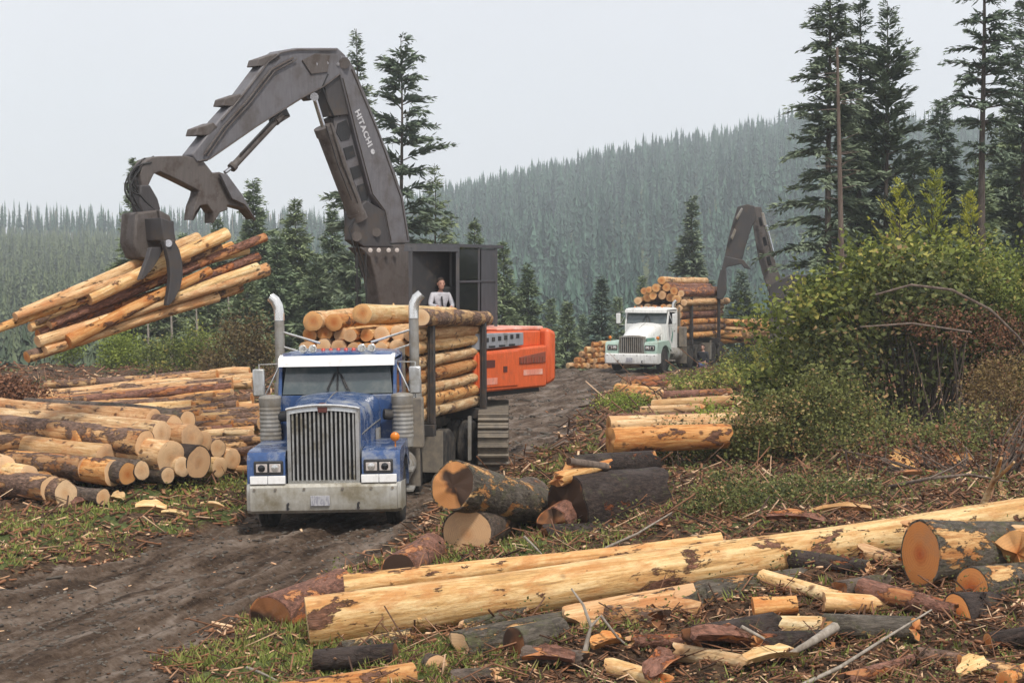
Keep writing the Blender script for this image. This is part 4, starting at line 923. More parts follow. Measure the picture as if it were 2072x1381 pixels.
# main boom: box section with tapered head
MBOOM = [(690, 112), (704, 116), (716, 136), (742, 196), (770, 270), (795, 335), (817, 401), (830, 491), (790, 493), (776, 425), (750, 392), (722, 285), (704, 212), (690, 155)]
boom = lpart(plate(MBOOM, 0.30), 'main_boom', 'boom_grey', bevel=0.02)
hp = plate([(675, 238), (700, 225), (714, 250), (733, 318), (752, 404), (747, 424), (738, 428), (718, 372), (695, 320), (678, 272)], 0.05, 0.12)
cylplate = lpart(hp, 'guard_plate', 'boom_grey', bevel=0.008)
for pts in ([(683, 250), (700, 242), (710, 268), (706, 282), (690, 286), (680, 268)], [(694, 300), (713, 294), (719, 316), (701, 324)], [(708, 340), (726, 334), (732, 356), (715, 364)], [(722, 376), (738, 370), (744, 396), (743, 410), (733, 410)]):
    h = MB(); h.prism([lp(x, y, 0.117) for x, y in pts], SN * 0.012); lpart(h, 'guard_hole', 'black_steel', boom)
bf = plate([(656, 162), (690, 150), (706, 214), (712, 232), (668, 236), (662, 200)], 0.34, 0.05); lpart(bf, 'boom_neck', 'boom_dark', bevel=0.02)
inner = plate([(700, 225), (722, 285), (750, 392), (776, 425), (788, 480), (735, 470), (712, 440), (700, 330), (668, 240)], 0.25, 0.16); lpart(inner, 'boom_web', 'boom_dark', bevel=0.015)
# twin lift cylinder
cy = MB(); a, b_ = lp(656, 262, 0.10), lp(723, 438, 0.10); cy.cyl(a, b_, 0.195, 0.195, 24); dvec = (b_ - a).normalized(); cy.cyl(a - dvec * 0.06, a + dvec * 0.12, 0.215, n=24); cy.cyl(b_ - dvec * 0.1, b_ + dvec * 0.08, 0.21, n=24)
lc = lpart(cy, 'lift_cylinder', 'worn_brown_steel', smooth=40)
rd = MB(); rd.cyl(a, lp(636, 196, 0.10), 0.055, n=14); rd.cyl(lp(636, 196, 0.02), lp(636, 196, 0.22), 0.09, n=14); lpart(rd, 'piston_rod', 'hydraulic_rod', lc, smooth=40)
for (x0, y0, x1, y1, rr) in ((660, 255, 712, 405, 0.02), (668, 250, 724, 410, 0.016)):
    hs = MB(); hs.tube([lp(x0, y0, -0.12), lp((x0 + x1) / 2 - 3, (y0 + y1) / 2, -0.12), lp(x1, y1, -0.10)], rr, 6); lpart(hs, 'steel_pipe', 'boom_dark', lc, smooth=60)
# boom foot
foot = plate([(716, 428), (742, 405), (776, 425), (790, 493), (800, 500), (736, 500), (716, 486)], 0.32, 0.0); lpart(foot, 'boom_foot', 'boom_dark', bevel=0.03)
for x, y, rr in ((722, 478, .11), (762, 470, .10), (697, 128, .12)):
    pins = MB(); pins.cyl(lp(x, y, -0.06), lp(x, y, 0.38), rr, n=16); lpart(pins, 'pin', 'worn_brown_steel', smooth=40)
# jib
JIB = [(388, 313), (414, 280), (443, 242), (470, 212), (492, 186), (515, 155), (540, 122), (566, 103), (600, 97), (684, 97), (700, 112), (704, 128), (690, 152), (655, 178), (616, 198), (520, 258), (421, 326), (400, 330)]
jib = lpart(plate(JIB, 0.34, 0.02), 'jib', 'boom_grey', bevel=0.03)
for (x, y, x2, y2) in ((520, 122, 560, 108), (452, 202, 486, 190), (396, 262, 432, 248)):
    tops = MB(); q = [lp(x, y + 12, 0.02), lp(x + 4, y - 2, 0.02), lp(x2, y2, 0.02), lp(x2 + 10, y2 + 10, 0.02), lp(x2 - 8, y2 + 26, 0.02)]; tops.prism(q, -SN * 0.34); lpart(tops, 'hose_clamp', 'worn_brown_steel', jib, bevel=0.015)
bk = plate([(612, 190), (650, 170), (650, 184), (640, 200), (626, 204)], 0.2, 0.1); lpart(bk, 'cylinder_bracket', 'boom_dark', jib, bevel=0.01)
pp_ = MB(); pp_.tube([lp(x + 9, y + 7, -0.03) for x, y in ((404, 306), (443, 250), (492, 196), (540, 134), (585, 110))], 0.022, 6); pp_.tube([lp(x + 16, y + 10, -0.03) for x, y in ((404, 306), (443, 250), (492, 196), (540, 134), (585, 110))], 0.016, 6); lpart(pp_, 'steel_pipe', 'worn_brown_steel', jib, smooth=60)
# welded edge flanges, bolts and hose runs
def edge(pts, mat, par, rr=.014, off=-.012, nm='edge_flange'):
    e_ = MB(); e_.tube([lp(x, y, off) for x, y in pts], rr, 6); return lpart(e_, nm, mat, par, smooth=60)
edge([(402, 326), (424, 322), (522, 254), (616, 195), (655, 175), (688, 150)], 'worn_brown_steel', jib); edge([(448, 244), (495, 188), (543, 126), (568, 107), (600, 101), (682, 101)], 'worn_brown_steel', jib)
edge([(712, 140), (766, 270), (812, 400), (826, 486)], 'worn_brown_steel', boom); edge([(694, 158), (708, 214), (726, 286), (754, 392), (779, 425), (792, 488)], 'worn_brown_steel', boom)
for (x, y) in ((640, 130), (662, 128), (684, 130)):
    e_ = MB(); e_.cyl(lp(x, y, -.01), lp(x, y, .03), .035, n=10); lpart(e_, 'bolt', 'hydraulic_rod', jib, smooth=40)
e_ = plate([(612, 122), (640, 108), (668, 112), (664, 146), (630, 150)], 0.02, -.012); lpart(e_, 'weld_plate', 'worn_brown_steel', jib, bevel=0.006)
for k in range(4):
    edge([(664 + k * 4, 150 + k * 3), (652 + k * 5, 176), (662 + k * 5, 206), (676 + k * 6, 236)], 'hose_rubber', None, .018, .02 + .05 * k, 'hose')
for k in range(3):
    edge([(722 + k * 6, 436), (706 + k * 8, 462), (716 + k * 8, 500), (734 + k * 6, 560)], 'hose_rubber', None, .02, .0 + .07 * k, 'hose')
# jib (heel) cylinder
hc = MB(); a, b_ = lp(562, 240, 0.15), lp(474, 334, 0.15); hc.cyl(a, b_, 0.075, n=16); hc.cyl(a + (a - b_).normalized() * 0.1, a - (a - b_).normalized() * 0.1, 0.1, n=16); hc.cyl(b_, b_ + (b_ - a).normalized() * 0.1, 0.095, n=16)
hco = lpart(hc, 'heel_cylinder', 'worn_brown_steel', smooth=40)
h2 = MB(); h2.cyl(b_, lp(455, 349, 0.15), 0.04, n=12); lpart(h2, 'piston_rod', 'hydraulic_rod', hco, smooth=40)
h3 = MB(); h3.tube([lp(585, 232, 0.1), lp(560, 232, 0.08), lp(548, 246, 0.06), lp(486, 312, 0.06)], 0.02, 6); lpart(h3, 'hose', 'hose_rubber', hco, smooth=60)
lug = plate([(548, 228), (580, 218), (588, 236), (566, 250), (552, 248)], 0.12, 0.1); lpart(lug, 'cylinder_lug', 'boom_dark', jib, bevel=0.01)
# live heel with its spiked tail
HEEL = [(284, 352), (288, 336), (296, 324), (308, 318), (322, 316), (378, 315), (400, 321), (414, 328), (431, 350), (444, 348), (458, 352), (474, 372), (490, 392), (504, 418), (517, 444), (500, 424), (474, 417), (460, 415), (462, 424), (446, 430), (432, 452),
        (432, 430), (420, 414), (406, 416), (396, 430), (390, 446), (394, 416), (402, 396), (404, 386), (360, 364), (324, 347), (312, 352), (306, 364), (300, 378), (286, 376)]
heel = lpart(plate(HEEL, 0.30, 0.04), 'heel', 'worn_brown_steel', bevel=0.02)
sp_ = plate([(446, 352), (460, 352), (492, 396), (519, 446), (496, 414), (470, 402)], 0.08, -0.08); lpart(sp_, 'heel_tooth', 'boom_grey', heel, bevel=0.01)
sp_ = plate([(402, 388), (430, 392), (448, 404), (440, 426), (432, 452), (424, 420), (408, 418), (392, 446), (394, 416)], 0.08, 0.36); lpart(sp_, 'heel_tooth', 'boom_dark', heel, bevel=0.01)
# hoses at the tip
hz = MB(); r_ = random.Random(5)
for k in range(12):
    a = lp(302 + r_.uniform(-10, 12), 322 + r_.uniform(-6, 8), r_.uniform(0, .3)); e = lp(286 + r_.uniform(-10, 28), 405 + r_.uniform(-14, 24), r_.uniform(-.1, .35)); m = lp(222 + r_.uniform(-14, 26), 362 + r_.uniform(-26, 26), r_.uniform(-.1, .4))
    hz.tube([a * (1 - q) ** 2 + m * 2 * q * (1 - q) + e * q * q for q in np.linspace(0, 1, 9)], 0.018, 6)
lpart(hz, 'hose', 'hose_rubber', smooth=60)
# hanging grapple
gp = plate([(284, 374), (304, 374), (312, 388), (320, 402), (326, 424), (318, 432), (288, 432), (282, 410)], 0.3, 0.02); gr = lpart(gp, 'grapple', 'boom_dark', bevel=0.03)
g2 = plate([(276, 430), (324, 424), (332, 440), (338, 480), (330, 510), (306, 528), (284, 522), (272, 490)], 0.5, -0.08); lpart(g2, 'rotator_housing', 'worn_brown_steel', gr, bevel=0.04)
g3b = plate([(326, 440), (352, 450), (356, 492), (330, 486)], 0.9, -0.60); lpart(g3b, 'tong_mount', 'boom_dark', gr, bevel=0.02)
g3 = plate([(322, 424), (344, 436), (352, 462), (357, 486), (352, 494), (334, 484), (326, 450)], 0.34, -0.16); g3o = lpart(g3, 'grapple_head', 'worn_brown_steel', gr, bevel=0.02)
for y in (446, 459, 472):
    s_ = MB(); s_.prism([lp(330, y, -0.175), lp(349, y + 1, -0.175), lp(351, y + 7, -0.175), lp(331, y + 6, -0.175)], -SN * -0.02); lpart(s_, 'slot', 'black_steel', g3o)
def tong(off, pts, wds, name='tong'):
    L_ = [(x - w_ / 2 , y) for (x, y), w_ in zip(pts, wds)]; R_ = [(x + w_ / 2, y) for (x, y), w_ in zip(pts, wds)]
    return lpart(plate(L_ + R_[::-1], 0.11, off), name, 'boom_dark', gr, bevel=0.012, smooth=50)
tong(-0.66, [(342, 486), (350, 505), (356, 530), (358, 556), (354, 584), (346, 606), (340, 618)], [22, 27, 27, 25, 22, 14, 5])
tong(0.34, [(338, 488), (344, 508), (350, 530), (352, 556), (350, 582), (344, 600), (338, 610)], [20, 22, 24, 22, 18, 12, 5])
tong(-0.5, [(318, 500), (312, 520), (300, 544), (286, 566)], [24, 24, 18, 6])
pn = MB(); pn.cyl(lp(341, 492, -0.69), lp(341, 492, 0.4), 0.07, n=14); lpart(pn, 'pin', 'hydraulic_rod', gr, smooth=40)
# lettering on the boom side
fc = bpy.data.curves.new('boom_lettering', 'FONT'); fc.body = 'HITACHI'; fc.size = 0.30; fc.extrude = 0.004; fc.align_x = 'CENTER'; fc.align_y = 'CENTER'; fc.space_character = 1.12; fc.materials.append(MATS['white_lettering']); fc.offset = 0.008
fo = bpy.data.objects.new('boom_lettering', fc); col.objects.link(fo); fo.parent = boom
a, b_ = lp(722, 224, -0.008), lp(749, 296, -0.008); xd = (b_ - a).normalized(); zd = SN; yd = zd.cross(xd)
M = Matrix((xd, yd, zd)).transposed().to_4x4(); M.translation = (a + b_) / 2 - Vector((LB.x, LB.y, 0)); fo.matrix_local = M
bpy.context.view_layer.update(); fc.size *= (b_ - a).length / max(fo.dimensions.x, 0.01); bpy.context.view_layer.update()
fm = bpy.data.meshes.new_from_object(fo.evaluated_get(bpy.context.evaluated_depsgraph_get())); fn = bpy.data.objects.new('lettering', fm); col.objects.link(fn); fn.parent = boom; fn.matrix_local = M; bpy.data.objects.remove(fo)
lg = MB(); c_ = lp(754, 307, -0.008); lg.cyl(c_, c_ + SN * 0.006, 0.06, n=20); lpart(lg, 'maker_mark', 'white_lettering', boom)
# body
OB = lambda a, s, z: LB + FW * a + SN * s + Vector((0, 0, z))      # along, across, up (a<0 is the tail)
def obox(mb, a0, a1, s0, s1, z0, z1, mi=0):
    vs = [OB(a, s, z) for z in (z0, z1) for a, s in ((a0, s0), (a1, s0), (a1, s1), (a0, s1))]
    return mb.add(vs, [(3, 2, 1, 0), (4, 5, 6, 7), (0, 1, 5, 4), (1, 2, 6, 5), (2, 3, 7, 6), (3, 0, 4, 7)], mi)
# solve the side distance so the body's near side runs through the pixels measured on it
def on_side(px, py, D): return at(px, py, D)
A1, A2 = at(966, 795, 33.2), at(1117, 781, 35.4)
BD = Vector((A2.x - A1.x, A2.y - A1.y, 0)).normalized(); BN = Vector((BD.y, -BD.x, 0))
def bp_(a, s, z): return Vector((A1.x, A1.y, 0)) + BD * a + BN * s + Vector((0, 0, z))
def bbox_(mb, a0, a1, s0, s1, z0, z1, z0b=None, z1b=None):
    z0b = z0 if z0b is None else z0b; z1b = z1 if z1b is None else z1b
    vs = [bp_(a0, s0, z0), bp_(a1, s0, z0b), bp_(a1, s1, z0b), bp_(a0, s1, z0), bp_(a0, s0, z1), bp_(a1, s0, z1b), bp_(a1, s1, z1b), bp_(a0, s1, z1)]
    return mb.add(vs, [(3, 2, 1, 0), (4, 5, 6, 7), (0, 1, 5, 4), (1, 2, 6, 5), (2, 3, 7, 6), (3, 0, 4, 7)])
BL = (Vector((A2.x, A2.y, 0)) - Vector((A1.x, A1.y, 0))).length
zb0, zb1 = A1.z, A2.z
zm0, zm1 = at(966, 712, 33.2).z, at(1110, 697, 35.4).z
body = MB(); bbox_(body, -0.1, BL * 0.93, -2.7, 0.0, zb0 - 0.0, zm0, zb1, zm1)
bo = lpart(body, 'body', 'orange_paint', bevel=0.05)
upper = MB(); zt0 = at(966, 672, 33.5).z; zt1 = at(1117, 664, 35.4).z
bbox_(upper, -0.1, BL * 0.925, -2.68, -0.16, zm0 - 0.02, zt0 + .02, zm1 - 0.02, zt1 - 0.04); lpart(upper, 'engine_cover', 'orange_paint', bo, bevel=0.04)
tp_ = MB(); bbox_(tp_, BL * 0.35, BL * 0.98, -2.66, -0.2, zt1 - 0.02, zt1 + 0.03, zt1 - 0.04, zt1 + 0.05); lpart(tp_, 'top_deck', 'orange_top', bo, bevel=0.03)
cw = MB(); bbox_(cw, BL * 0.935, BL * 1.06, -2.72, 0.02, zb1 + 0.02, zt1 + 0.03, zb1 + 0.12, zt1 - 0.06); lpart(cw, 'counterweight', 'orange_paint', bo, bevel=0.10)
pr = MB(); bbox_(pr, 0.0, BL * 0.52, 0.0, 0.025, zb0 + 0.10, zm0 - 0.06, zb1 * .5 + zb0 * .5 + 0.09, (zm0 + zm1) / 2 - 0.05); pn_ = lpart(pr, 'side_door', 'orange_paint', bo, bevel=0.012)
pr = MB(); bbox_(pr, BL * 0.54, BL * 0.9, 0.0, 0.02, zb0 + 0.55, zm0 - 0.16, zb1 + 0.55, zm1 - 0.14); lpart(pr, 'vent_mesh', 'orange_mesh', bo, bevel=0.01)
slz = MB()
for k in range(9): a0 = BL * (0.55 + 0.038 * k); bbox_(slz, a0, a0 + 0.03, 0.02, 0.035, zb0 + 0.56, zm0 - 0.18)
lpart(slz, 'vent_slats', 'orange_mesh', bo)
pr = MB(); bbox_(pr, BL * 0.08, BL * 0.21, 0.026, 0.036, zb0 + 0.52, zb0 + 0.68); lpart(pr, 'recess', 'emblem_red', pn_)
pr = MB(); bbox_(pr, BL * 0.32, BL * 0.37, 0.026, 0.036, zb0 + 0.40, zb0 + 0.53); lpart(pr, 'latch', 'emblem_red', pn_)
pr = MB(); bbox_(pr, BL * 0.09, BL * 0.24, 0.026, 0.034, zb0 + 0.16, zb0 + 0.30); lpart(pr, 'placard', 'orange_top', pn_)
pr = MB(); bbox_(pr, BL * 0.6, BL * 0.86, 0.0, 0.012, zb0 + 0.30, zb0 + 0.42); lpart(pr, 'warning_strip', 'orange_top', bo)
lv = MB(); bbox_(lv, -0.2, BL * 0.60, -0.14, 0.01, zm0 + 0.03, zt0 - 0.02, (zm0 + zm1) / 2 + 0.06, (zt0 + zt1) / 2 - 0.05); lo = lpart(lv, 'louvre_panel', 'grey_louver', bo, bevel=0.015)
for k in range(6):
    q = MB(); a0 = BL * (0.10 + 0.08 * k); zz = zm0 + 0.2 + 0.012 * k; bbox_(q, a0, a0 + 0.1, 0.01, 0.022, zz, zz + 0.09); lpart(q, 'louvre_opening', 'black_steel', lo)
for k in range(3):
    q = MB(); a0 = BL * (0.14 + 0.13 * k); bbox_(q, a0, a0 + 0.22, 0.01, 0.02, zm0 + 0.08 + .01 * k, zm0 + 0.12 + .01 * k); lpart(q, 'louvre_opening', 'black_steel', lo)
rb = MB(); 
rb.cyl(bp_(0.35, -0.5, zt0), bp_(0.35, -0.5, zt0 + 0.16), 0.08, 0.03, 10); lpart(rb, 'exhaust_cap', 'emblem_red', bo)
ub = MB(); bbox_(ub, -0.1, BL * 0.88, -2.5, -0.12, zb0 - 0.12, zb0 - 0.005, zb1 - 0.10, zb1 - 0.005); lpart(ub, 'underframe', 'black_steel', bo, bevel=0.01)
sw = MB(); c_ = bp_(0.9, -1.35, 0); sw.cyl(c_ + Vector((0, 0, 0.95)), c_ + Vector((0, 0, zb0 - 0.1)), 0.75, n=28); sw.box(c_ + Vector((0, 0, 0.75)), (2.4, 2.0, 0.5)); lpart(sw, 'turntable', 'black_steel', bevel=0.02, smooth=40)
# pedestal that carries boom foot, beside the cab
pd = plate([(728, 500), (745, 497), (833, 492), (843, 560), (845, 640), (858, 700), (790, 700), (772, 628), (760, 560), (748, 520)], 0.42, 0.02); pdo = lpart(pd, 'pedestal', 'worn_brown_steel', bevel=0.03)
pf = MB()
for x0, x1 in ((740, 742), (722, 724)): pf.cyl(lp(x0, 510, -0.1), lp(x1, 650, -0.1), 0.018, n=6)
lpart(pf, 'cable', 'hose_rubber', pdo)
lt = MB()
for x in (749, 766, 786, 803): lt.lathe(lp(x, 506, -0.12), SN - FW * -0.6, [(0.0, -0.05), (0.045, -0.03), (0.05, 0.02), (0.0, 0.03)], 12)
lpart(lt, 'work_lamps', 'lamp_glass', pdo)
# cab: open steel cage, front toward FW, side toward SN.  corner columns measured at px 840, 925, 988
CK = at(926, 570, 34.6); CK.z = 0                      # near corner, plan
u1 = Vector((-0.93, -0.36, 0)).normalized()            # along the open face, toward the left
u2 = Vector((0.66, 0.751, 0)).normalized()              # along the window side, away from camera
WF, WS = 1.08, 1.25
def cp(a, s, z): return CK + u1 * a + u2 * s + Vector((0, 0, z))
z0c = at(926, 655, 34.6).z; z1c = at(926, 500, 34.6).z
def beam(mb, p, q, w_=0.06): 
    p, q = Vector(p), Vector(q); d = (q - p).normalized(); up = Vector((0, 0, 1)) if abs(d.z) < 0.9 else Vector((0, 1, 0)); s = d.cross(up).normalized(); t_ = s.cross(d)
    vs = [p + s * i * w_ / 2 + t_ * j * w_ / 2 for i, j in ((-1, -1), (1, -1), (1, 1), (-1, 1))] + [q + s * i * w_ / 2 + t_ * j * w_ / 2 for i, j in ((-1, -1), (1, -1), (1, 1), (-1, 1))]
    mb.add(vs, [(3, 2, 1, 0), (4, 5, 6, 7), (0, 1, 5, 4), (1, 2, 6, 5), (2, 3, 7, 6), (3, 0, 4, 7)])
cg = MB()
for a, s in ((0, 0), (WF, 0), (0, WS), (WF, WS)): beam(cg, cp(a, s, z0c - 0.2), cp(a, s, z1c), 0.075)
beam(cg, cp(0, WS * .55, z0c), cp(0, WS * .55, z1c), 0.05); beam(cg, cp(-0.01, 0.04, 3.78), cp(-0.01, WS - .04, 3.80), 0.045); beam(cg, cp(0.04, 0, z0c + 0.02), cp(WF - 0.04, 0, z0c + 0.02), 0.07)
cab = lpart(cg, 'cab', 'cab_grey', bevel=0.006)
rf = MB(); vs = [cp(-0.10, -0.06, z1c), cp(WF + 0.08, -0.06, z1c), cp(WF + 0.08, WS + 0.12, z1c), cp(-0.10, WS + 0.12, z1c)]; rf.prism(vs, (0, 0, 0.07)); rf.prism([cp(-0.10, -0.10, z1c - 0.10), cp(WF + 0.08, -0.10, z1c - 0.10), cp(WF + .08, -0.065, z1c + 0.03), cp(-0.10, -0.065, z1c + 0.03)], u2 * 0.01); lpart(rf, 'roof', 'cab_grey', cab, bevel=0.01)
bw_ = MB(); bw_.prism([cp(0.03, WS - 0.02, z0c), cp(WF - 0.03, WS - 0.02, z0c), cp(WF - 0.03, WS - 0.02, z1c - 0.01), cp(0.03, WS - 0.02, z1c - 0.01)], u2 * 0.03)
bw_.prism([cp(WF - 0.01, 0.05, z0c), cp(WF - 0.01, WS - 0.05, z0c), cp(WF - 0.01, WS - 0.05, z1c - .01), cp(WF - 0.01, 0.05, z1c - .01)], -u1 * 0.02)
bw_.prism([cp(0.03, 0.03, z0c), cp(WF - .03, 0.03, z0c), cp(WF - .03, WS - .03, z0c), cp(0.03, WS - .03, z0c)], (0, 0, -0.05)); lpart(bw_, 'back_wall', 'black_steel', cab)  # black material puts the cab's inside shade into walls and floor
wn = MB()
wn.prism([cp(-0.0, 0.06, z0c + 0.04), cp(-0.0, WS * .52, z0c + 0.04), cp(-0.0, WS * .52, 3.75), cp(-0.0, 0.06, 3.75)], u1 * 0.01); wn.prism([cp(0, 0.06, 3.83), cp(0, WS * .52, 3.83), cp(0, WS * .52, z1c - .04), cp(0, .06, z1c - .04)], u1 * 0.01); lpart(wn, 'window', 'dark_glass', cab, smooth=0)
wn = MB(); wn.prism([cp(-0.02, WS * .6, z0c), cp(-0.02, WS + 0.02, z0c), cp(-0.02, WS + 0.02, z1c - .02), cp(-0.02, WS * .6, z1c - .02)], u1 * 0.012)
lpart(wn, 'mesh_guard', 'cab_grey', cab)
cr_ = MB(); cr_.prism([cp(0.1, 0.2, z0c - 0.06), cp(WF, 0.2, z0c - 0.06), cp(WF, 1.1, z0c - 0.06), cp(0.1, 1.1, z0c - 0.06)], (0, 0, -(z0c - 0.06 - zm0) + 0.02)); lpart(cr_, 'cab_riser', 'boom_dark', bevel=0.02)
st = MB(); sc0 = cp(0.84, 0.60, -0.26); st.box(sc0 + Vector((0, 0, z0c + 0.36)), (0.5, 0.5, 0.14), rot=(0, 0, math.atan2(-u1.y, -u1.x))); st.box(sc0 + u2 * 0.24 + Vector((0, 0, z0c + 0.72)), (0.48, 0.1, 0.7), rot=(0, 0, math.atan2(-u1.y, -u1.x))); st.box(sc0 + Vector((0, 0, z0c + 0.15)), (0.3, 0.3, 0.3)); lpart(st, 'operator_seat', 'seat_vinyl', cab, bevel=0.03)
# tracks: two crawler loops; the near one shows at the right of the blue truck
def track(name_center, ydir, Lt, H, wdt):
    """crawler: loop of pads with grousers round a frame; ydir unit vector along the track"""
    c = Vector(name_center); d = Vector(ydir).normalized(); s = Vector((d.y, -d.x, 0)); R0 = H / 2; pads = MB(); per = 2 * (Lt - H) + math.pi * H; n = int(per / 0.19)
    def P(q):
        q = q % per; st_ = Lt - H
        if q < st_: return d * (q - st_ / 2) + Vector((0, 0, H)), d, Vector((0, 0, 1))
        q -= st_
        if q < math.pi * R0: a = q / R0; return d * (st_ / 2 + math.sin(a) * R0) + Vector((0, 0, R0 + math.cos(a) * R0)), d * math.cos(a) - Vector((0, 0, math.sin(a))), d * math.sin(a) + Vector((0, 0, math.cos(a)))
        q -= math.pi * R0
        if q < st_: return d * (st_ / 2 - q), -d, Vector((0, 0, -1))
        q -= st_; a = q / R0; return d * (-st_ / 2 - math.sin(a) * R0) + Vector((0, 0, R0 - math.cos(a) * R0)), -d * math.cos(a) + Vector((0, 0, math.sin(a))), -d * math.sin(a) - Vector((0, 0, math.cos(a)))
    for k in range(n):
        p, t_, nn = P(k * per / n); p = c + p - nn * 0.05
        for (hl, th, o_) in ((0.085, 0.03, 0.0), (0.018, 0.075, 0.05)):
            vs = [p + t_ * i * hl + s * j * wdt / 2 + nn * (o_ + kk * th / 2) for kk in (-1, 1) for i, j in ((-1, -1), (1, -1), (1, 1), (-1, 1))]
            pads.add(vs, [(3, 2, 1, 0), (4, 5, 6, 7), (0, 1, 5, 4), (1, 2, 6, 5), (2, 3, 7, 6), (3, 0, 4, 7)])
    tr = lpart(pads, 'track', 'mud_steel')
    fr = MB(); fr.prism([c + d * a + Vector((0, 0, z)) + s * 0.16 for a, z in ((-Lt / 2 + R0, H * .25), (-Lt / 2 + R0, H * .75), (Lt / 2 - R0, H * .75), (Lt / 2 - R0, H * .25))], -s * 0.32); lpart(fr, 'track_frame', 'black_steel', tr)
    for a in (-Lt / 2 + R0, Lt / 2 - R0):
        sp = MB(); cc = c + d * a + Vector((0, 0, R0)); m = 22; outl = []
        for k in range(m * 2): q = 6.2832 * k / (m * 2); rr = (R0 - 0.09) * (1.0 if k % 2 else 0.93); outl.append(cc + d * math.cos(q) * rr + Vector((0, 0, math.sin(q) * rr)) + s * (wdt * .30))
        sp.prism(outl, -s * wdt * 0.60); sp.cyl(cc + s * wdt * .36, cc - s * wdt * .36, 0.2, n=16); lpart(sp, 'sprocket', 'black_steel', tr)
TD = Vector((0.0, 1.0, 0)).normalized(); ts = Vector((TD.y, -TD.x, 0))
tn = gnd(998, 943, 0.0); tcn = Vector((tn.x, tn.y, 0)) + TD * 1.95; tcn.z = gz(tcn.x, tcn.y) - 0.02
track(tcn, TD, 4.6, 1.2, 0.62)
tf = tcn - ts * 2.5 + TD * 2.2; tf.z = gz(tf.x, tf.y) - 0.02; track(tf, TD, 4.6, 1.22, 0.62)
cf = MB(); m_ = (tcn + tf) / 2; cf.prism([m_ + TD * a + ts * b__ + Vector((0, 0, 0.45)) for a, b__ in ((-0.9, -1.0), (0.9, -1.0), (0.9, 1.0), (-0.9, 1.0))], (0, 0, 0.45)); lpart(cf, 'car_body', 'black_steel', bevel=0.02)

# operator
oy = math.atan2(-u1.y, -u1.x)
op = thing('person', 'person in a white shirt sitting in the open loader cab working the controls', 'person', sc0 + Vector((0, 0, z0c + 0.43)), oy)
op.scale = (1.0, 1.0, 1.0)
J = [(0, .02, .04, .13, .1), (0, 0, .22, .125, .09), (0, -.02, .40, .15, .095), (0, -.01, .52, .06, .055), (0, -.02, .60, .045, .045),
     (-.19, -.01, .46, .055), (-.27, -.10, .24, .042), (-.13, -.34, .20, .03), (.19, -.01, .46, .055), (.26, -.12, .23, .042), (.12, -.34, .19, .03),
     (-.10, -.05, .02, .08), (-.12, -.42, .06, .06), (-.12, -.45, -.34, .042), (-.12, -.56, -.36, .03), (.10, -.05, .02, .08), (.12, -.42, .06, .06), (.12, -.45, -.34, .042), (.12, -.56, -.36, .03)]
E = [(0, 1), (1, 2), (2, 3), (3, 4), (2, 5), (5, 6), (6, 7), (2, 8), (8, 9), (9, 10), (0, 11), (11, 12), (12, 13), (13, 14), (0, 15), (15, 16), (16, 17), (17, 18)]
skin_fig('body', 'skin', J, E, op)
sh = [(0, .02, .06, .145, .115), (0, 0, .22, .14, .105), (0, -.02, .40, .175, .13), (0, -.02, .50, .125, .10), (-.19, -.01, .46, .075), (-.27, -.10, .24, .058), (-.16, -.28, .205, .044), (.19, -.01, .46, .075), (.26, -.12, .23, .058), (.16, -.28, .20, .044)]
skin_fig('shirt', 'white_shirt', sh, [(0, 1), (1, 2), (2, 3), (2, 4), (4, 5), (5, 6), (2, 7), (7, 8), (8, 9)], op)
tr_ = [(0, .02, .02, .14, .12), (-.10, -.05, .02, .095), (-.12, -.42, .06, .075), (-.12, -.45, -.28, .06), (.10, -.05, .02, .095), (.12, -.42, .06, .075), (.12, -.45, -.28, .06)]
skin_fig('trousers', 'dark_trousers', tr_, [(0, 1), (1, 2), (2, 3), (0, 4), (4, 5), (5, 6)], op)
for s in (-1, 1):
    bt = MB(); bt.box((s * .12, -.53, -.36), (.1, .28, .1)); bt.build('boot', 'black_steel', op, bevel=0.03)
head(op, (0, -.05, .71)); hand(op, (-.12, -.36, .20), (0.35, -1, -.1), (0, 0, 1), name='hand'); hand(op, (.11, -.36, .19), (-.35, -1, -.1), (0, 0, 1), name='hand')
stp = MB(); stp.prism([(-.035, -.142, .42), (.0, -.142, .44), (.03, -.138, .2), (-.01, -.138, .2)], (0, -.006, 0)); stp.build('harness', 'black_steel', op)
jk = MB(); 
for s in (-1, 1): jk.cyl(sc0 + u1 * s * 0.16 - u2 * 0.44 + Vector((0, 0, z0c)), sc0 + u1 * s * 0.14 - u2 * 0.40 + Vector((0, 0, z0c + 0.62)), 0.018, n=8); jk.lathe(sc0 + u1 * s * 0.14 - u2 * 0.40 + Vector((0, 0, z0c + 0.62)), (0, 0, 1), [(0, -.03), (.03, 0), (0, .03)], 8)
lpart(jk, 'control_levers', 'black_steel', cab)

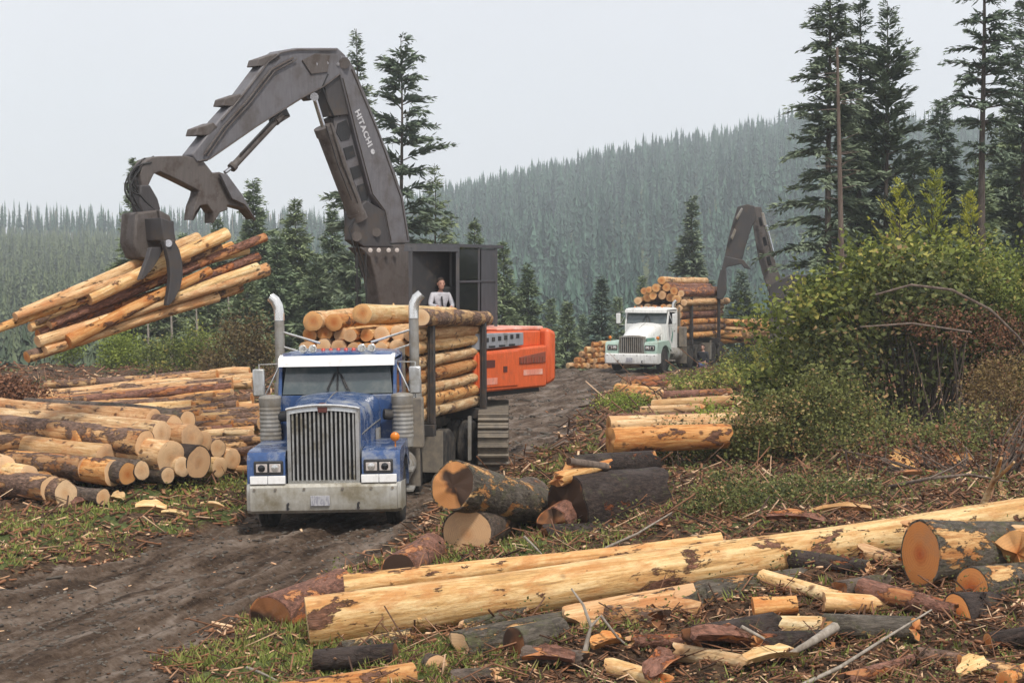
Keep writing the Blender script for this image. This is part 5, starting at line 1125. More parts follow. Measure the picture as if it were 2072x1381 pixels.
# person standing by the white truck's rear wheels
pz = gnd(1397, 742, 0.0); g0 = gz(pz.x, pz.y)
ps = thing('person', 'person in blue jeans and dark jacket standing beside the white truck', 'person', local_to(WT, WYAW, (1.75, 4.9, gz(8, 76) - WT.z)), R(-30))
J = [(0, 0, .95, .13, .1), (0, 0, 1.15, .12, .09), (0, 0, 1.38, .16, .1), (0, 0, 1.52, .06), (0, -.01, 1.58, .05), (-.2, 0, 1.42, .055), (-.25, .02, 1.14, .042), (-.22, -.1, .9, .03), (.2, 0, 1.42, .055), (.25, .02, 1.14, .042), (.22, -.1, .9, .03),
     (-.1, 0, .88, .09), (-.13, -.02, .48, .06), (-.14, .02, .08, .045), (-.15, -.14, .04, .04), (.1, 0, .88, .09), (.13, -.02, .48, .06), (.15, .02, .08, .045), (.16, -.14, .04, .04)]
skin_fig('body', 'skin', J, E, ps)
skin_fig('jeans', 'blue_denim', [(0, 0, .92, .15, .12), (-.1, 0, .86, .1), (-.13, -.02, .48, .08), (-.14, .02, .12, .07), (.1, 0, .86, .1), (.13, -.02, .48, .08), (.15, .02, .12, .07)], [(0, 1), (1, 2), (2, 3), (0, 4), (4, 5), (5, 6)], ps)
skin_fig('jacket', 'dark_jacket', [(0, 0, .98, .15, .12), (0, 0, 1.15, .15, .12), (0, 0, 1.38, .18, .12), (0, 0, 1.48, .09), (-.2, 0, 1.42, .08), (-.25, .02, 1.14, .062), (-.23, -.07, .95, .05), (.2, 0, 1.42, .08), (.25, .02, 1.14, .062), (.23, -.07, .95, .05)], [(0, 1), (1, 2), (2, 3), (2, 4), (4, 5), (5, 6), (2, 7), (7, 8), (8, 9)], ps)
head(ps, (0, -.02, 1.68)); hand(ps, (-.22, -.12, .88), (0, -.3, -1), (1, 0, 0)); hand(ps, (.22, -.12, .88), (0, -.3, -1), (-1, 0, 0))
for s in (-1, 1):
    bt = MB(); bt.box((s * .145, -.06, .05), (.11, .3, .1)); bt.build('boot', 'black_steel', ps, bevel=0.03)

# ---------------------------------------------------------------- logs held by the grapple
def hlog(x0, y0, x1, y1, r0, r1, o0, o1, s, e, lab, **kw):
    a = lp(x0, y0, o0) + Vector((0, -0.35, 0)) * 0; b_ = lp(x1, y1, o1)
    log(a, b_, r0 * .9, r1 * .9, s, e, lab, group='logs held in the grapple', n=16, rough=0.035, **kw)
for args in (
    (178, 604, 457, 474, .135, .155, -.2, -.1, 'peeled_wood_clean', 'cut_end_pale', 'thick pale peeled log lying on top of the grapple bundle'),
    (44, 633, 400, 481, .10, .13, .1, .3, 'peeled_wood', 'cut_end_pale', 'tan log at the upper back of the grapple bundle, partly behind others'),
    (-60, 684, 330, 545, .075, .12, -.15, -.15, 'peeled_wood_orange', 'cut_end_orange', 'orange log reaching farthest left out of the grapple bundle'),
    (76, 690, 540, 544, .115, .15, -.32, -.25, 'peeled_wood', 'cut_end_pale', 'clean-ended tan log reaching farthest right in the lower grapple bundle'),
    (54, 722, 486, 580, .12, .14, -.2, -.1, 'patchy_bark', 'cut_end_orange', 'lowest log of the grapple bundle, brown and patchy'),
    (136, 690, 424, 548, .14, .10, -.42, -.3, 'peeled_wood_orange', 'cut_end_orange', 'short orange log slung under the front of the grapple bundle'),
    (76, 676, 522, 520, .11, .11, .05, .1, 'reddish_bark', 'cut_end_orange', 'reddish barky log in the middle of the grapple bundle'),
    (100, 658, 536, 480, .10, .10, -.05, 0, 'reddish_bark', 'cut_end_pale', 'thin reddish log with a split pale tip pointing up right'),
    (66, 652, 444, 500, .11, .12, .2, .1, 'patchy_bark', 'cut_end_pale', 'patchy brown log just under the top grapple log'),
    (150, 664, 500, 555, .10, .10, .15, .2, 'peeled_wood', 'cut_end_pale', 'thin tan log half hidden in the lower right of the grapple bundle'),
    (96, 700, 390, 590, .10, .11, .1, .15, 'reddish_bark', 'cut_end_orange', 'reddish log at the underside of the bundle behind the tongs'),
    (200, 650, 520, 540, .09, .10, -.35, -.3, 'peeled_wood_clean', 'cut_end_pale', 'thin pale log along the front face of the grapple bundle'),
    (30, 640, 380, 520, .085, .10, -.3, -.1, 'peeled_wood', 'cut_end_pale', 'thin tan log crossing the left front of the grapple bundle'),
    (90, 708, 440, 600, .10, .11, -.35, -.2, 'peeled_wood', 'cut_end_pale', 'tan log along the underside front of the grapple bundle'),
    (240, 570, 500, 505, .09, .10, .25, .2, 'peeled_wood_clean', 'cut_end_pale', 'short pale log at the back right of the grapple bundle'),
    (220, 625, 490, 560, .10, .09, .3, .3, 'patchy_bark', 'cut_end_pale', 'dark patchy log deep inside the grapple bundle'),
    (60, 662, 300, 600, .09, .09, .2, .2, 'peeled_wood_clean', 'cut_end_pale', 'pale log in the left middle of the grapple bundle'),
    (120, 640, 470, 498, .10, .10, .3, .32, 'peeled_wood_orange', 'cut_end_orange', 'orange log at the back of the grapple bundle near the top')):
    hlog(*args, bend=random.uniform(-.03, .03), stubs=3)

# ---------------------------------------------------------------- second loader, beyond the bushes
D2 = 76.0
def p2(px, py, D=D2): return at(px, py, D)
l2o = p2(1585, 700); l2o.z = gz(l2o.x, l2o.y)
l2 = thing('log_loader', 'second dark log loader with folded boom standing behind the bushes by the white truck', 'loader', l2o)
def l2part(pts, th, name, mat, D=D2, parent=None, bevel=0.03):
    mb = MB(); mb.prism([p2(x, y, D) for x, y in pts], (0.15 * th, th, 0)); mb.v = [tuple(Vector(v) - l2o) for v in mb.v]; return mb.build(name, mat, parent or l2, bevel=bevel)
j2 = l2part([(1492, 418), (1512, 413), (1527, 417), (1531, 440), (1520, 462), (1508, 500), (1500, 530), (1470, 540), (1466, 520), (1474, 480), (1484, 445)], 0.5, 'jib', 'boom_dark')
l2part([(1527, 418), (1540, 419), (1552, 468), (1562, 510), (1574, 545), (1592, 600), (1560, 604), (1545, 560), (1534, 520), (1524, 460)], 0.6, 'main_boom', 'worn_brown_steel', 76.2)
l2part([(1466, 518), (1505, 526), (1520, 545), (1506, 542), (1500, 534), (1470, 540), (1464, 560), (1458, 556)], 0.5, 'heel', 'boom_dark', 75.8)
l2part([(1458, 545), (1470, 545), (1470, 590), (1462, 606), (1450, 604), (1452, 570)], 0.5, 'grapple', 'boom_dark', 75.8)
mb = MB(); mb.cyl(p2(1549, 455, 75.6), p2(1566, 520, 75.6), 0.09, n=10); mb.v = [tuple(Vector(v) - l2o) for v in mb.v]; mb.build('lift_cylinder', 'hydraulic_rod', l2)
for pts_ in ([(1488, 440), (1500, 420), (1504, 422), (1492, 446)], [(1478, 480), (1486, 462), (1490, 466), (1482, 486)], [(1540, 430), (1546, 430), (1564, 510), (1558, 512)]): l2part(pts_, 0.06, 'pale_edge_strip', 'dusty_steel', 75.7)  # pale strips added as edge lines and the boom's lighter top face
for pts_ in ([(1534, 440), (1540, 438), (1544, 456), (1538, 458)], [(1542, 480), (1549, 478), (1553, 496), (1546, 498)], [(1550, 520), (1558, 518), (1562, 536), (1554, 538)]): l2part(pts_, 0.05, 'guard_hole', 'black_steel', 75.9)
l2part([(1556, 600), (1560, 575), (1600, 555), (1650, 556), (1652, 640), (1560, 645)], 2.2, 'cab', 'boom_dark', 76)
l2part([(1556, 640), (1700, 630), (1705, 690), (1560, 695)], 2.6, 'body', 'worn_brown_steel', 76)
l2part([(1550, 700), (1560, 690), (1690, 688), (1700, 700), (1695, 738), (1552, 740)], 0.7, 'track', 'mud_steel', 75.2)
l2part([(1550, 700), (1560, 690), (1690, 688), (1700, 700), (1695, 738), (1552, 740)], 0.7, 'track', 'mud_steel', 78)

# ---------------------------------------------------------------- ground
ground = build_ground()

# ---------------------------------------------------------------- foreground and roadside logs
def flog(a, b_, ra, rb, s, e, lab, ha=None, hb=None, Da=None, Db=None, **kw):
    """a,b: photo pixels of the log's axis at each end, ra/rb its radius there in photo pixels; it lies h above the ground (default: touching) or at distance D"""
    def solve(p, rp, h, D):
        if D: return at(p[0], p[1], D), rp * D / F
        q = hit(p[0], p[1], .2)
        for _ in range(3): q = hit(p[0], p[1], (rp * q.y / F * .92) if h is None else h)
        return q, rp * q.y / F
    kw.setdefault('group', 'logs lying in the slash beside the road'); kw.setdefault('n', 30); kw.setdefault('stubs', 2)
    p1, r1 = solve(a, ra, ha, Da); p2_, r2 = solve(b_, rb, hb, Db)
    return log(p1, p2_, r1, r2, s, e, lab, **kw)
flog((622, 1259), (2560, 962), 55, 27, 'golden_wood', 'cut_end_pale', 'longest pale peeled log stretching across the foreground', Da=16.3, Db=18.2, bend=.06, stubs=7)
flog((697, 1183), (1460, 1098), 25, 22, 'golden_wood', 'cut_end_pale', 'pale peeled log lying just behind the long foreground log', Da=17.7, Db=18.1, bend=-.03, stubs=3)
flog((928, 1318), (1390, 1222), 43, 36, 'mossy_bark', 'cut_end_pale', 'mossy log with a torn pale left end below the long foreground log', Da=15.4, Db=16.5, ragged=.10)
flog((1150, 1262), (1380, 1222), 38, 40, 'peeled_wood', 'cut_end_pale', 'half-peeled split chunk between the mossy foreground logs', Da=15.8, Db=16.3, ragged=.16)
flog((1385, 1222), (1850, 1150), 42, 34, 'mossy_bark', 'cut_end_brown', 'grey mossy log under the middle of the long foreground log', Da=16.7, Db=17.0, ragged=.1)
flog((560, 1402), (836, 1362), 22, 23, 'peeled_wood_orange', 'cut_end_pale', 'orange peeled log at the bottom edge left of the barky stub')
flog((884, 1352), (838, 1346), 28, 30, 'rough_bark', 'cut_end_pale', 'short dark stub with a small pale round end at the bottom', Da=14.9, Db=15.7, stubs=0)
flog((640, 1338), (800, 1322), 22, 22, 'dark_bark', 'cut_end_brown', 'dark log in the shade under the butt of the long log')
flog((546, 1254), (690, 1188), 50, 40, 'reddish_bark', 'cut_end_brown', 'reddish hollow-ended log at the left tip of the foreground logs', Da=16.9, Db=18.6, ragged=.05)
flog((806, 1152), (872, 1112), 36, 34, 'reddish_bark', 'cut_end_brown', 'brown-ended log half hidden behind the pale foreground logs', Da=19.2, Db=21)
flog((945, 1080), (1072, 1010), 54, 46, 'rough_bark', 'cut_end_pale', 'lower of the two big round-ended logs beside the truck', Da=21.3, Db=25)
flog((918, 982), (1118, 1030), 51, 36, 'mossy_bark', 'cut_end_stained', 'upper of the two big round-ended logs, resting on the other with mossy bark', Da=21.0, Db=23.6, ragged=.08)
flog((1150, 1030), (1325, 1004), 68, 62, 'dark_bark', 'cut_end_brown', 'very dark thick butt log with a splintered end beside the bush', Da=22.5, Db=23.6, ragged=.10)
flog((1234, 892), (1470, 880), 28, 25, 'peeled_wood_orange', 'cut_end_orange', 'bright orange peeled block leaning out of the slash', Da=28.2, Db=28.9, ragged=.05)
flog((1128, 968), (1222, 940), 16, 9, 'peeled_wood_orange', 'cut_end_orange', 'splintered orange slab on top of the dark butt log', Da=22.4, Db=23.0, ragged=.15)
flog((1150, 932), (1228, 944), 8, 8, 'snag_wood', 'cut_end_brown', 'grey weathered slab lying over the splintered orange one', Da=22.5, Db=23)
flog((1232, 862), (1600, 850), 21, 18, 'peeled_wood', 'cut_end_orange', 'tan peeled log stacked behind the bright orange block', Da=29.5, Db=30.2)
flog((1232, 846), (1640, 838), 9, 8, 'reddish_bark', 'cut_end_brown', 'thin red-brown log along the top of the orange log')
flog((1322, 822), (1560, 808), 14, 12, 'peeled_wood_clean', 'cut_end_pale', 'pale clean log lying in the green strip up the road')
flog((1440, 815), (1640, 800), 10, 9, 'peeled_wood', 'cut_end_pale', 'tan log end poking from the bush behind the pale one')
flog((1862, 1120), (2090, 1108), 68, 54, 'mossy_bark', 'cut_end_red', 'largest brown-orange cut end at the right, pointed at its bottom', Da=16.2, Db=17.2, oval=.78, roll=0.0)
flog((1966, 1188), (2150, 1172), 43, 42, 'mossy_bark', 'cut_end_red', 'round bright orange cut end right of the largest one', Da=15.7, Db=16.8, oval=.92, roll=0.0)
flog((1936, 1250), (2110, 1240), 52, 44, 'dark_bark', 'cut_end_red', 'leaning orange cut face below the round orange one', Da=14.9, Db=16.2, oval=.62, roll=-.3)
flog((1668, 1218), (1893, 1230), 21, 17, 'peeled_wood_clean', 'cut_end_pale', 'short peeled log with a knot hole left of the orange ends', Da=15.7, Db=15.6, ragged=.03)
flog((1568, 1264), (1712, 1268), 20, 22, 'peeled_wood_clean', 'cut_end_pale', 'short pale peeled chunk in front of the knotty one', Da=15.2, Db=15.2)
flog((1524, 1230), (1612, 1222), 22, 18, 'peeled_wood_orange', 'cut_end_orange', 'small rounded orange chunk under the mossy grey log', Da=15.7, Db=15.7)
flog((2058, 1120), (2130, 1090), 46, 40, 'peeled_wood_orange', 'cut_end_orange', 'orange split log at the right edge under the long log', Da=16.4, Db=16.8, ragged=.12)
flog((1840, 1062), (2080, 1082), 14, 18, 'peeled_wood_clean', 'cut_end_pale', 'pale split sliver between the long log and the largest cut end', Da=16.7, Db=16.9, ragged=.15)
flog((2000, 1300), (2120, 1280), 18, 20, 'dark_bark', 'cut_end_orange', 'dark log with orange edge at the lower right corner')
flog((2030, 1378), (2110, 1345), 18, 16, 'peeled_wood_orange', 'cut_end_orange', 'orange splinter log in the bottom right corner')
flog((1400, 1300), (1560, 1270), 34, 32, 'dark_bark', 'cut_end_brown', 'dark hollow bark shell lying below the mossy grey log', ragged=.08)
flog((1040, 1300), (1130, 1280), 34, 36, 'mossy_bark', 'cut_end_brown', 'short dark mossy log right of the torn pale end', Da=15.1, Db=15.5)
cr2 = random.Random(99); bks = ['mossy_bark', 'rough_bark', 'patchy_bark', 'reddish_bark', 'peeled_wood', 'dark_bark', 'peeled_wood_clean']
WHERE = ['by the torn pale log end', 'near the forked pale stick', 'behind the forked pale stick', 'under the middle of the long log', 'below the grey mossy log', 'beside the hollow bark shell', 'left of the knotty peeled log', 'below the knotty peeled log', 'above the whitish pole',
         'below the orange cut ends', 'at the bottom right beside the whitish pole', 'left of the largest cut end', 'under the right part of the long log', 'near the bottom centre', 'at the bottom left of centre', 'right of the barky stub', 'in the bottom right corner', 'under the largest cut end']
for k, (x, y) in enumerate(((1000, 1255), (1120, 1330), (1250, 1250), (1330, 1300), (1440, 1330), (1600, 1300), (1620, 1190), (1760, 1270), (1740, 1190), (1900, 1330), (1800, 1350), (1790, 1130), (1680, 1140), (1290, 1365), (760, 1300), (960, 1370), (2000, 1350), (1840, 1215))):
    L = cr2.uniform(70, 210); a_ = cr2.uniform(-.35, .3); s = bks[k % 7]; rp = cr2.uniform(13, 27)
    flog((x - L / 2, y - a_ * L / 2), (x + L / 2, y + a_ * L / 2), rp, rp * cr2.uniform(.7, 1), s, cr2.choice(['cut_end_pale', 'cut_end_brown', 'cut_end_orange']), f'{SHADE[s]} short broken log {WHERE[k]}', ragged=cr2.uniform(.03, .12), n=20, group='short broken logs in the slash')
md = random.Random(5)
for k, (x0, y0, x1, y1, rp, s) in enumerate(((1262, 778, 1345, 772, 9, 'reddish_bark'), (1250, 792, 1335, 798, 10, 'peeled_wood_orange'), (1360, 790, 1450, 783, 9, 'peeled_wood'), (1470, 786, 1570, 776, 8, 'peeled_wood_orange'), (1300, 838, 1420, 832, 9, 'peeled_wood'),
        (1420, 846, 1600, 838, 11, 'patchy_bark'), (1460, 868, 1640, 858, 14, 'peeled_wood'), (1440, 892, 1600, 884, 16, 'peeled_wood_orange'), (1250, 912, 1340, 920, 17, 'dark_bark'), (1345, 804, 1480, 798, 8, 'reddish_bark'), (1600, 820, 1700, 812, 11, 'peeled_wood'), (1270, 800, 1330, 812, 8, 'peeled_wood_orange'), (1230, 905, 1300, 925, 14, 'reddish_bark'))):
    flog((x0, y0 - 4), (x1, y1 - 4), rp * 1.25, rp * 1.15, s, md.choice(['cut_end_orange', 'cut_end_pale']), f'{SHADE[s]} log right of the road ' + ['at the far verge', 'lying lowest at the far verge', 'left of the verge grass', 'nearest the leafy shrub', 'just above the thin red-brown log', 'under the thin red-brown log', 'right of the orange block', 'below the patchy one', 'in shade under the orange block', 'above the pale clean log', 'at the foot of the big bush', 'short and leaning at the verge', 'low left of the brush tangle'][k], group='logs stacked right of the road', n=16, ragged=.04)
for (x0, y0, x1, y1, D0, D1, r0, s, e, lab) in ((1120, 1060, 1190, 1010, 22.0, 23.6, 34, 'reddish_bark', 'cut_end_brown', 'reddish splintered log against the left side of the dark butt log'), (1100, 1085, 1240, 1075, 21.6, 22.2, 26, 'dark_bark', 'cut_end_brown', 'dark low log in front of the dark butt log'),
        (1160, 948, 1320, 930, 23.2, 24.4, 26, 'dark_bark', 'cut_end_orange', 'dark log with orange end resting on the butt log')):
    flog((x0, y0), (x1, y1), r0, r0 * .8, s, e, lab, Da=D0, Db=D1, ragged=.1)
# bark slabs and chunks one can pick out on the right
def slab(px, py, L, Wd, yaw, tilt, mat, lab, z=None, th=.04, seed=0):
    q = hit(px, py, .1 if z is None else z); r = random.Random(seed + int(px)); mb = MB(); n = 9; rings = []
    for i in range(n):
        t = i / (n - 1); w_ = Wd * (0.35 + 0.65 * math.sin(math.pi * (0.12 + 0.76 * t))) * r.uniform(.8, 1.2); x = (t - .5) * L; c = math.sin(t * 3.1) * L * .07
        rings.append([Vector((x, -w_ / 2, c + w_ * .22)), Vector((x, -w_ * .2, c)), Vector((x, w_ * .2, c)), Vector((x, w_ / 2, c + w_ * .22)), Vector((x, w_ * .2, c - th)), Vector((x, -w_ * .2, c - th))])
    mb.loft(rings); o = mb.build('bark_slab', mat, None, smooth=50); o.location = q; o.rotation_euler = (R(tilt), R(r.uniform(-14, 14)), R(yaw)); tag(o, lab, 'bark slab', 'bark slabs torn off the logs')
for args in ((1832, 935, .62, .4, 20, 65, 'peeled_wood_orange', 'upright orange bark slab under the big bush'), (1940, 935, .45, .3, -15, 60, 'peeled_wood_orange', 'second upright orange slab, right of the first under the bush'),
             (1610, 1050, .7, .16, -20, 20, 'reddish_bark', 'long red-brown bark strip above the long foreground log'), (1700, 1034, .75, .12, -12, 15, 'peeled_wood_clean', 'curved pale wood strip on the slope above the long log'),
             (2020, 990, .8, .14, 75, 70, 'peeled_wood', 'forked tan splinter standing at the right edge above the long log'), (1880, 965, 1.2, .1, 8, 10, 'reddish_bark', 'thin red branchy strip below the big bush'),
             (1330, 1060, .4, .12, 60, 50, 'reddish_bark', 'small pinkish splinter standing in the green slash'), (1230, 1300, .35, .2, 30, 10, 'peeled_wood_orange', 'rounded orange chip left of the forked stick'),
             (1560, 1330, .5, .2, 15, 10, 'peeled_wood_clean', 'pale chip near the bottom beside the twig pole'), (1970, 1350, .35, .18, 30, 20, 'peeled_wood_clean', 'pale chunk in the grass at the bottom right'),
             (1480, 1300, .8, .26, 20, 12, 'reddish_bark', 'broad red-brown slab over the dark hollow shell'), (1340, 1350, .6, .25, 60, 15, 'reddish_bark', 'dark red bark piece at the bottom centre'),
             (305, 1028, .5, .3, 10, 15, 'peeled_wood_clean', 'pinkish white split chunk on the grass left of the truck'), (237, 1005, .3, .2, -30, 25, 'peeled_wood_clean', 'white split wedge by the lowest cut end of the left pile'),
             (350, 1040, .4, .15, 0, 10, 'peeled_wood_clean', 'flat pale chip at the road edge left of the truck'), (1110, 1330, .5, .2, -20, 20, 'reddish_bark', 'red bark piece in front of the mossy log'),
             (430, 1022, .4, .14, 20, 10, 'peeled_wood', 'tan chip between the road and the left pile'), (160, 1015, .35, .16, 70, 20, 'reddish_bark', 'red bark scrap under the two split ends of the left pile')):
    slab(*args)
# sticks and poles
def stick(px, r0, mat, lab, zs=None, name='stick', forks=None, cat='stick'):
    pts = []
    for i, p in enumerate(px): pts.append(hit(p[0], p[1], zs[i] if zs else .12))
    mb = MB(); mb.tube(pts, [r0 * (1 - .6 * i / (len(pts) - 1)) for i in range(len(pts))], 7)
    for f in (forks or []): 
        q = [hit(*p) for p in f]; mb.tube(q, [r0 * .6 * (1 - .5 * i / (len(q) - 1)) for i in range(len(q))], 6)
    o = mb.build(name, mat, None, smooth=60, origin=tuple(pts[0])); return tag(o, lab, cat, 'bare sticks in the slash')
stick([(1600, 1400), (1700, 1350), (1790, 1293), (1885, 1236)], .022, 'pale_bark', 'long whitish pole running from the bottom edge to the orange cut ends', [.05, .12, .22, .36])
stick([(1180, 1335), (1190, 1290), (1196, 1268)], .030, 'pale_bark', 'forked pale stick standing up in front of the long log', [.02, .2, .3],
      forks=[[(1196, 1268, .3), (1180, 1225, .5), (1156, 1190, .62)], [(1196, 1268, .3), (1216, 1247, .38), (1250, 1290, .15), (1270, 1310, .05)]])
stick([(1500, 1268), (1540, 1292), (1578, 1312)], .02, 'pale_bark', 'short pale stake slanting beside the hollow bark shell', [.3, .2, .08])
stick([(500, 1350), (530, 1362), (560, 1378)], .018, 'pale_bark', 'thin pale stick in the grass at the bottom left', [.06, .05, .04])
stick([(1690, 1270), (1640, 1300), (1590, 1330)], .05, 'pale_bark', 'grey weathered branch under the short peeled chunk', [.2, .14, .06])
stick([(1990, 1020), (2016, 960), (2026, 930)], .045, 'peeled_wood', 'tan splintered stem rising above the long log at the right edge', [.1, .5, .8], forks=[[(2010, 975, .4), (2040, 950, .7), (2052, 935, .85)]])
stick([(1800, 985), (1880, 968), (1960, 962), (2040, 975)], .03, 'snag_wood', 'long reddish branch lying below the big bush', [.2, .28, .3, .25], forks=[[(1880, 968, .28), (1930, 945, .45), (1960, 925, .6)]])
stick([(1225, 1110), (1290, 1080), (1360, 1040)], .02, 'pale_bark', 'thin curved twig beside the dark butt log', [.1, .3, .3])
stick([(1060, 1085), (1085, 1110), (1108, 1135)], .02, 'pale_bark', 'bent pale twig in front of the lower round-ended log', [.3, .15, .05])

# ---------------------------------------------------------------- crosscut pile at the left, its sawn ends turned to the road
PD = Vector((-0.80, 0.60, 0))                         # from a sawn end into the pile
ends = [  # px, py, D, r, length, side, end, label
    (8, 948, 27.4, .22, 4, 'peeled_wood', 'cut_end_pale', 'round end cut off by the left edge of the photo, in the front pile'),
    (106, 990, 26.6, .23, 3.6, 'patchy_bark', 'cut_end_pale', 'left of the two split lowest ends of the front pile'),
    (132, 997, 26.5, .23, 3.6, 'patchy_bark', 'cut_end_pale', 'right of the two split lowest ends of the front pile'),
    (208, 1005, 26.5, .14, 1.2, 'rough_bark', 'cut_end_pale', 'small low round end on the grass, right of the split ones'),
    (215, 922, 28.3, .22, 6, 'peeled_wood_clean', 'cut_end_pale', 'long pale peeled log over the yellow one in the front pile'),
    (228, 955, 27.6, .215, 6, 'peeled_wood_orange', 'cut_end_pale', 'yellow-sided log with dark collar, left of three round ends'),
    (259, 958, 27.5, .20, 5, 'rough_bark', 'cut_end_orange', 'middle of three round ends low in the front pile'),
    (287, 950, 27.7, .17, 5, 'rough_bark', 'cut_end_pale', 'right of three round ends low in the front pile'),
    (293, 897, 28.2, .24, 6.5, 'patchy_bark', 'cut_end_pale', 'upper round end with a long patchy log behind it in the front pile'),
    (327, 877, 28.7, .23, 5.5, 'peeled_wood', 'cut_end_pale', 'highest round end of the front pile'),
    (345, 925, 28.0, .29, 5.5, 'peeled_wood', 'cut_end_pale', 'tall oval end just right of centre in the front pile'),
    (368, 943, 28.1, .17, 5, 'peeled_wood', 'cut_end_pale', 'narrow pale end between the tall oval and the rightmost end'),
    (388, 885, 28.9, .24, 5.5, 'peeled_wood', 'cut_end_pale', 'upper right round end of the front pile'),
    (402, 935, 28.4, .29, 5.5, 'dark_bark', 'cut_end_pale', 'rightmost tall thin end of the front pile'),
    (320, 950, 28.6, .2, 5, 'rough_bark', 'cut_end_pale', 'shaded log recessed between the round ends of the front pile'),
    (208, 862, 30.2, .2, 5, 'dark_bark', 'cut_end_pale', 'dark-collared half-peeled log above the front pile'),
    (470, 930, 30.5, .2, 3, 'peeled_wood', 'cut_end_pale', 'tan log end just left of the truck’s fender'),
]
more = [(310, 852, 29.6, .2, 'upper'), (352, 866, 29.4, .21, 'upper'), (412, 893, 29.4, .2, 'lower'), (314, 925, 28.9, .19, 'lower'), (270, 916, 28.9, .2, 'upper'), (176, 948, 28.0, .2, 'lower'), (60, 965, 27.2, .2, 'lower'), (378, 850, 30.4, .19, 'upper'), (250, 880, 29.8, .19, 'upper'), (440, 905, 30.2, .18, 'upper'), (445, 945, 29.6, .18, 'lower'), (340, 962, 27.9, .15, 'lower')]
for k, (px, py, D, rr, tier) in enumerate(more):
    s = ['peeled_wood', 'patchy_bark', 'peeled_wood_clean', 'rough_bark'][k % 4]; ends.append((px, py, D, rr, 5, s, 'cut_end_pale', f'{SHADE[s]} log end in the front pile, {tier} tier, ' + ['behind its top', 'right of its top', 'by the rightmost end', 'at its centre', 'left of centre', 'beside the yellow log', 'by the left split end', 'nearest the long deck', 'above the yellow log', 'toward the truck', 'low toward the truck', 'touching the grass'][k]))
for k, (px, py, D, rr, L, s, e, lab) in enumerate(ends):
    a = at(px, py, D); d = PD if k not in (0,) else Vector((-.6, .8, 0)); d = (d + Vector((0, 0, random.uniform(-.012, .03)))).normalized()
    log(a, a + d * L, rr * 1.04, rr * .88, s, e, lab, group='sawn logs piled beside the road', n=26, rough=.035, bend=random.uniform(-.05, .05), stubs=3, lean=(random.uniform(-.1, .1), 0))
# two long logs lying over the pile, their bodies only
for (a, b_, D0, D1, r0, r1, s, e, lab) in (
    ((-40, 905), (200, 880), 29.2, 30.6, .2, .17, 'patchy_bark', 'cut_end_pale', 'brown patchy log lying over the left part of the front pile'),
    ((150, 893), (300, 872), 29.0, 30.0, .2, .16, 'peeled_wood_orange', 'cut_end_orange', 'short orange chunk bridging the gap above the yellow log'),
    ((30, 872), (130, 858), 30.6, 31.2, .19, .18, 'peeled_wood_clean', 'cut_end_pale', 'bright pale length joined to the dark-collared log'),
    ((-60, 985), (100, 970), 27.6, 28.4, .18, .17, 'mossy_bark', 'cut_end_brown', 'mossy dark log at the very left foot of the front pile')):
    log(at(*a, D0), at(*b_, D1), r0, r1, s, e, lab, group='sawn logs piled beside the road', n=22, rough=.035, stubs=2)

# ---------------------------------------------------------------- long log deck behind
deckr = random.Random(21); deck = []
top_l = lambda x: 800 - 55 * (x / 430.0) if x < 430 else 752
for i in range(60):
    t = i / 59.0; yl = 806 + t * 92 + deckr.uniform(-5, 5); sl = deckr.uniform(.06, .13) * (1 - .35 * t); x0 = deckr.choice([-160, -140, -120, -60, 20, 110]) if i % 3 else deckr.uniform(-20, 260); x1 = deckr.choice([428, 440, 470, 510, 525]) if i % 2 else deckr.uniform(300, 525)
    if x1 - x0 < 150: x0 = x1 - 200
    deck.append((x0, yl - sl * max(x0, -60), x1, yl - sl * x1, deckr.uniform(8, 12.5)))
deck += [(90, 777, 335, 766, 10), (425, 757, 505, 752, 10), (440, 772, 512, 768, 8)]
for k in range(11): deck.append((deckr.uniform(395, 440), 862 + k * 9, deckr.uniform(505, 535), 858 + k * 9 + deckr.uniform(-6, 6), deckr.uniform(8, 11)))
deck.sort(key=lambda q: (q[1] + q[3]) / 2)
special = {0: None}
for i, (x0, y0, x1, y1, rp) in enumerate(deck):
    ym = (y0 + y1) / 2; D = float(np.interp(ym, [740, 900], [47, 31])); pxm = F / D; rr = rp / pxm; s = deckr.choice(SIDES); e = deckr.choice(['cut_end_pale', 'cut_end_orange'])
    dd = deckr.uniform(-.8, .8)
    ext = 'reaching the truck' if x1 > 495 else 'ending short of it' if x1 > 425 else 'ending midway'
    beg = ' past the left edge' if x0 < 0 else ''
    log(at(x0, y0, D - dd), at(x1, y1, D + dd), rr * deckr.uniform(.8, 1), rr, s, e, f'{SHADE[s]} long log, {"topmost" if i == 0 else "lowest" if i == len(deck) - 1 else (ORD[i] + " down" if i < 37 else ORD[len(deck) - 1 - i] + " up")} in the left deck, {ext}', group='long logs decked at the left', n=14, rough=.03, bend=deckr.uniform(-.08, .08), stubs=5, name='long_log')

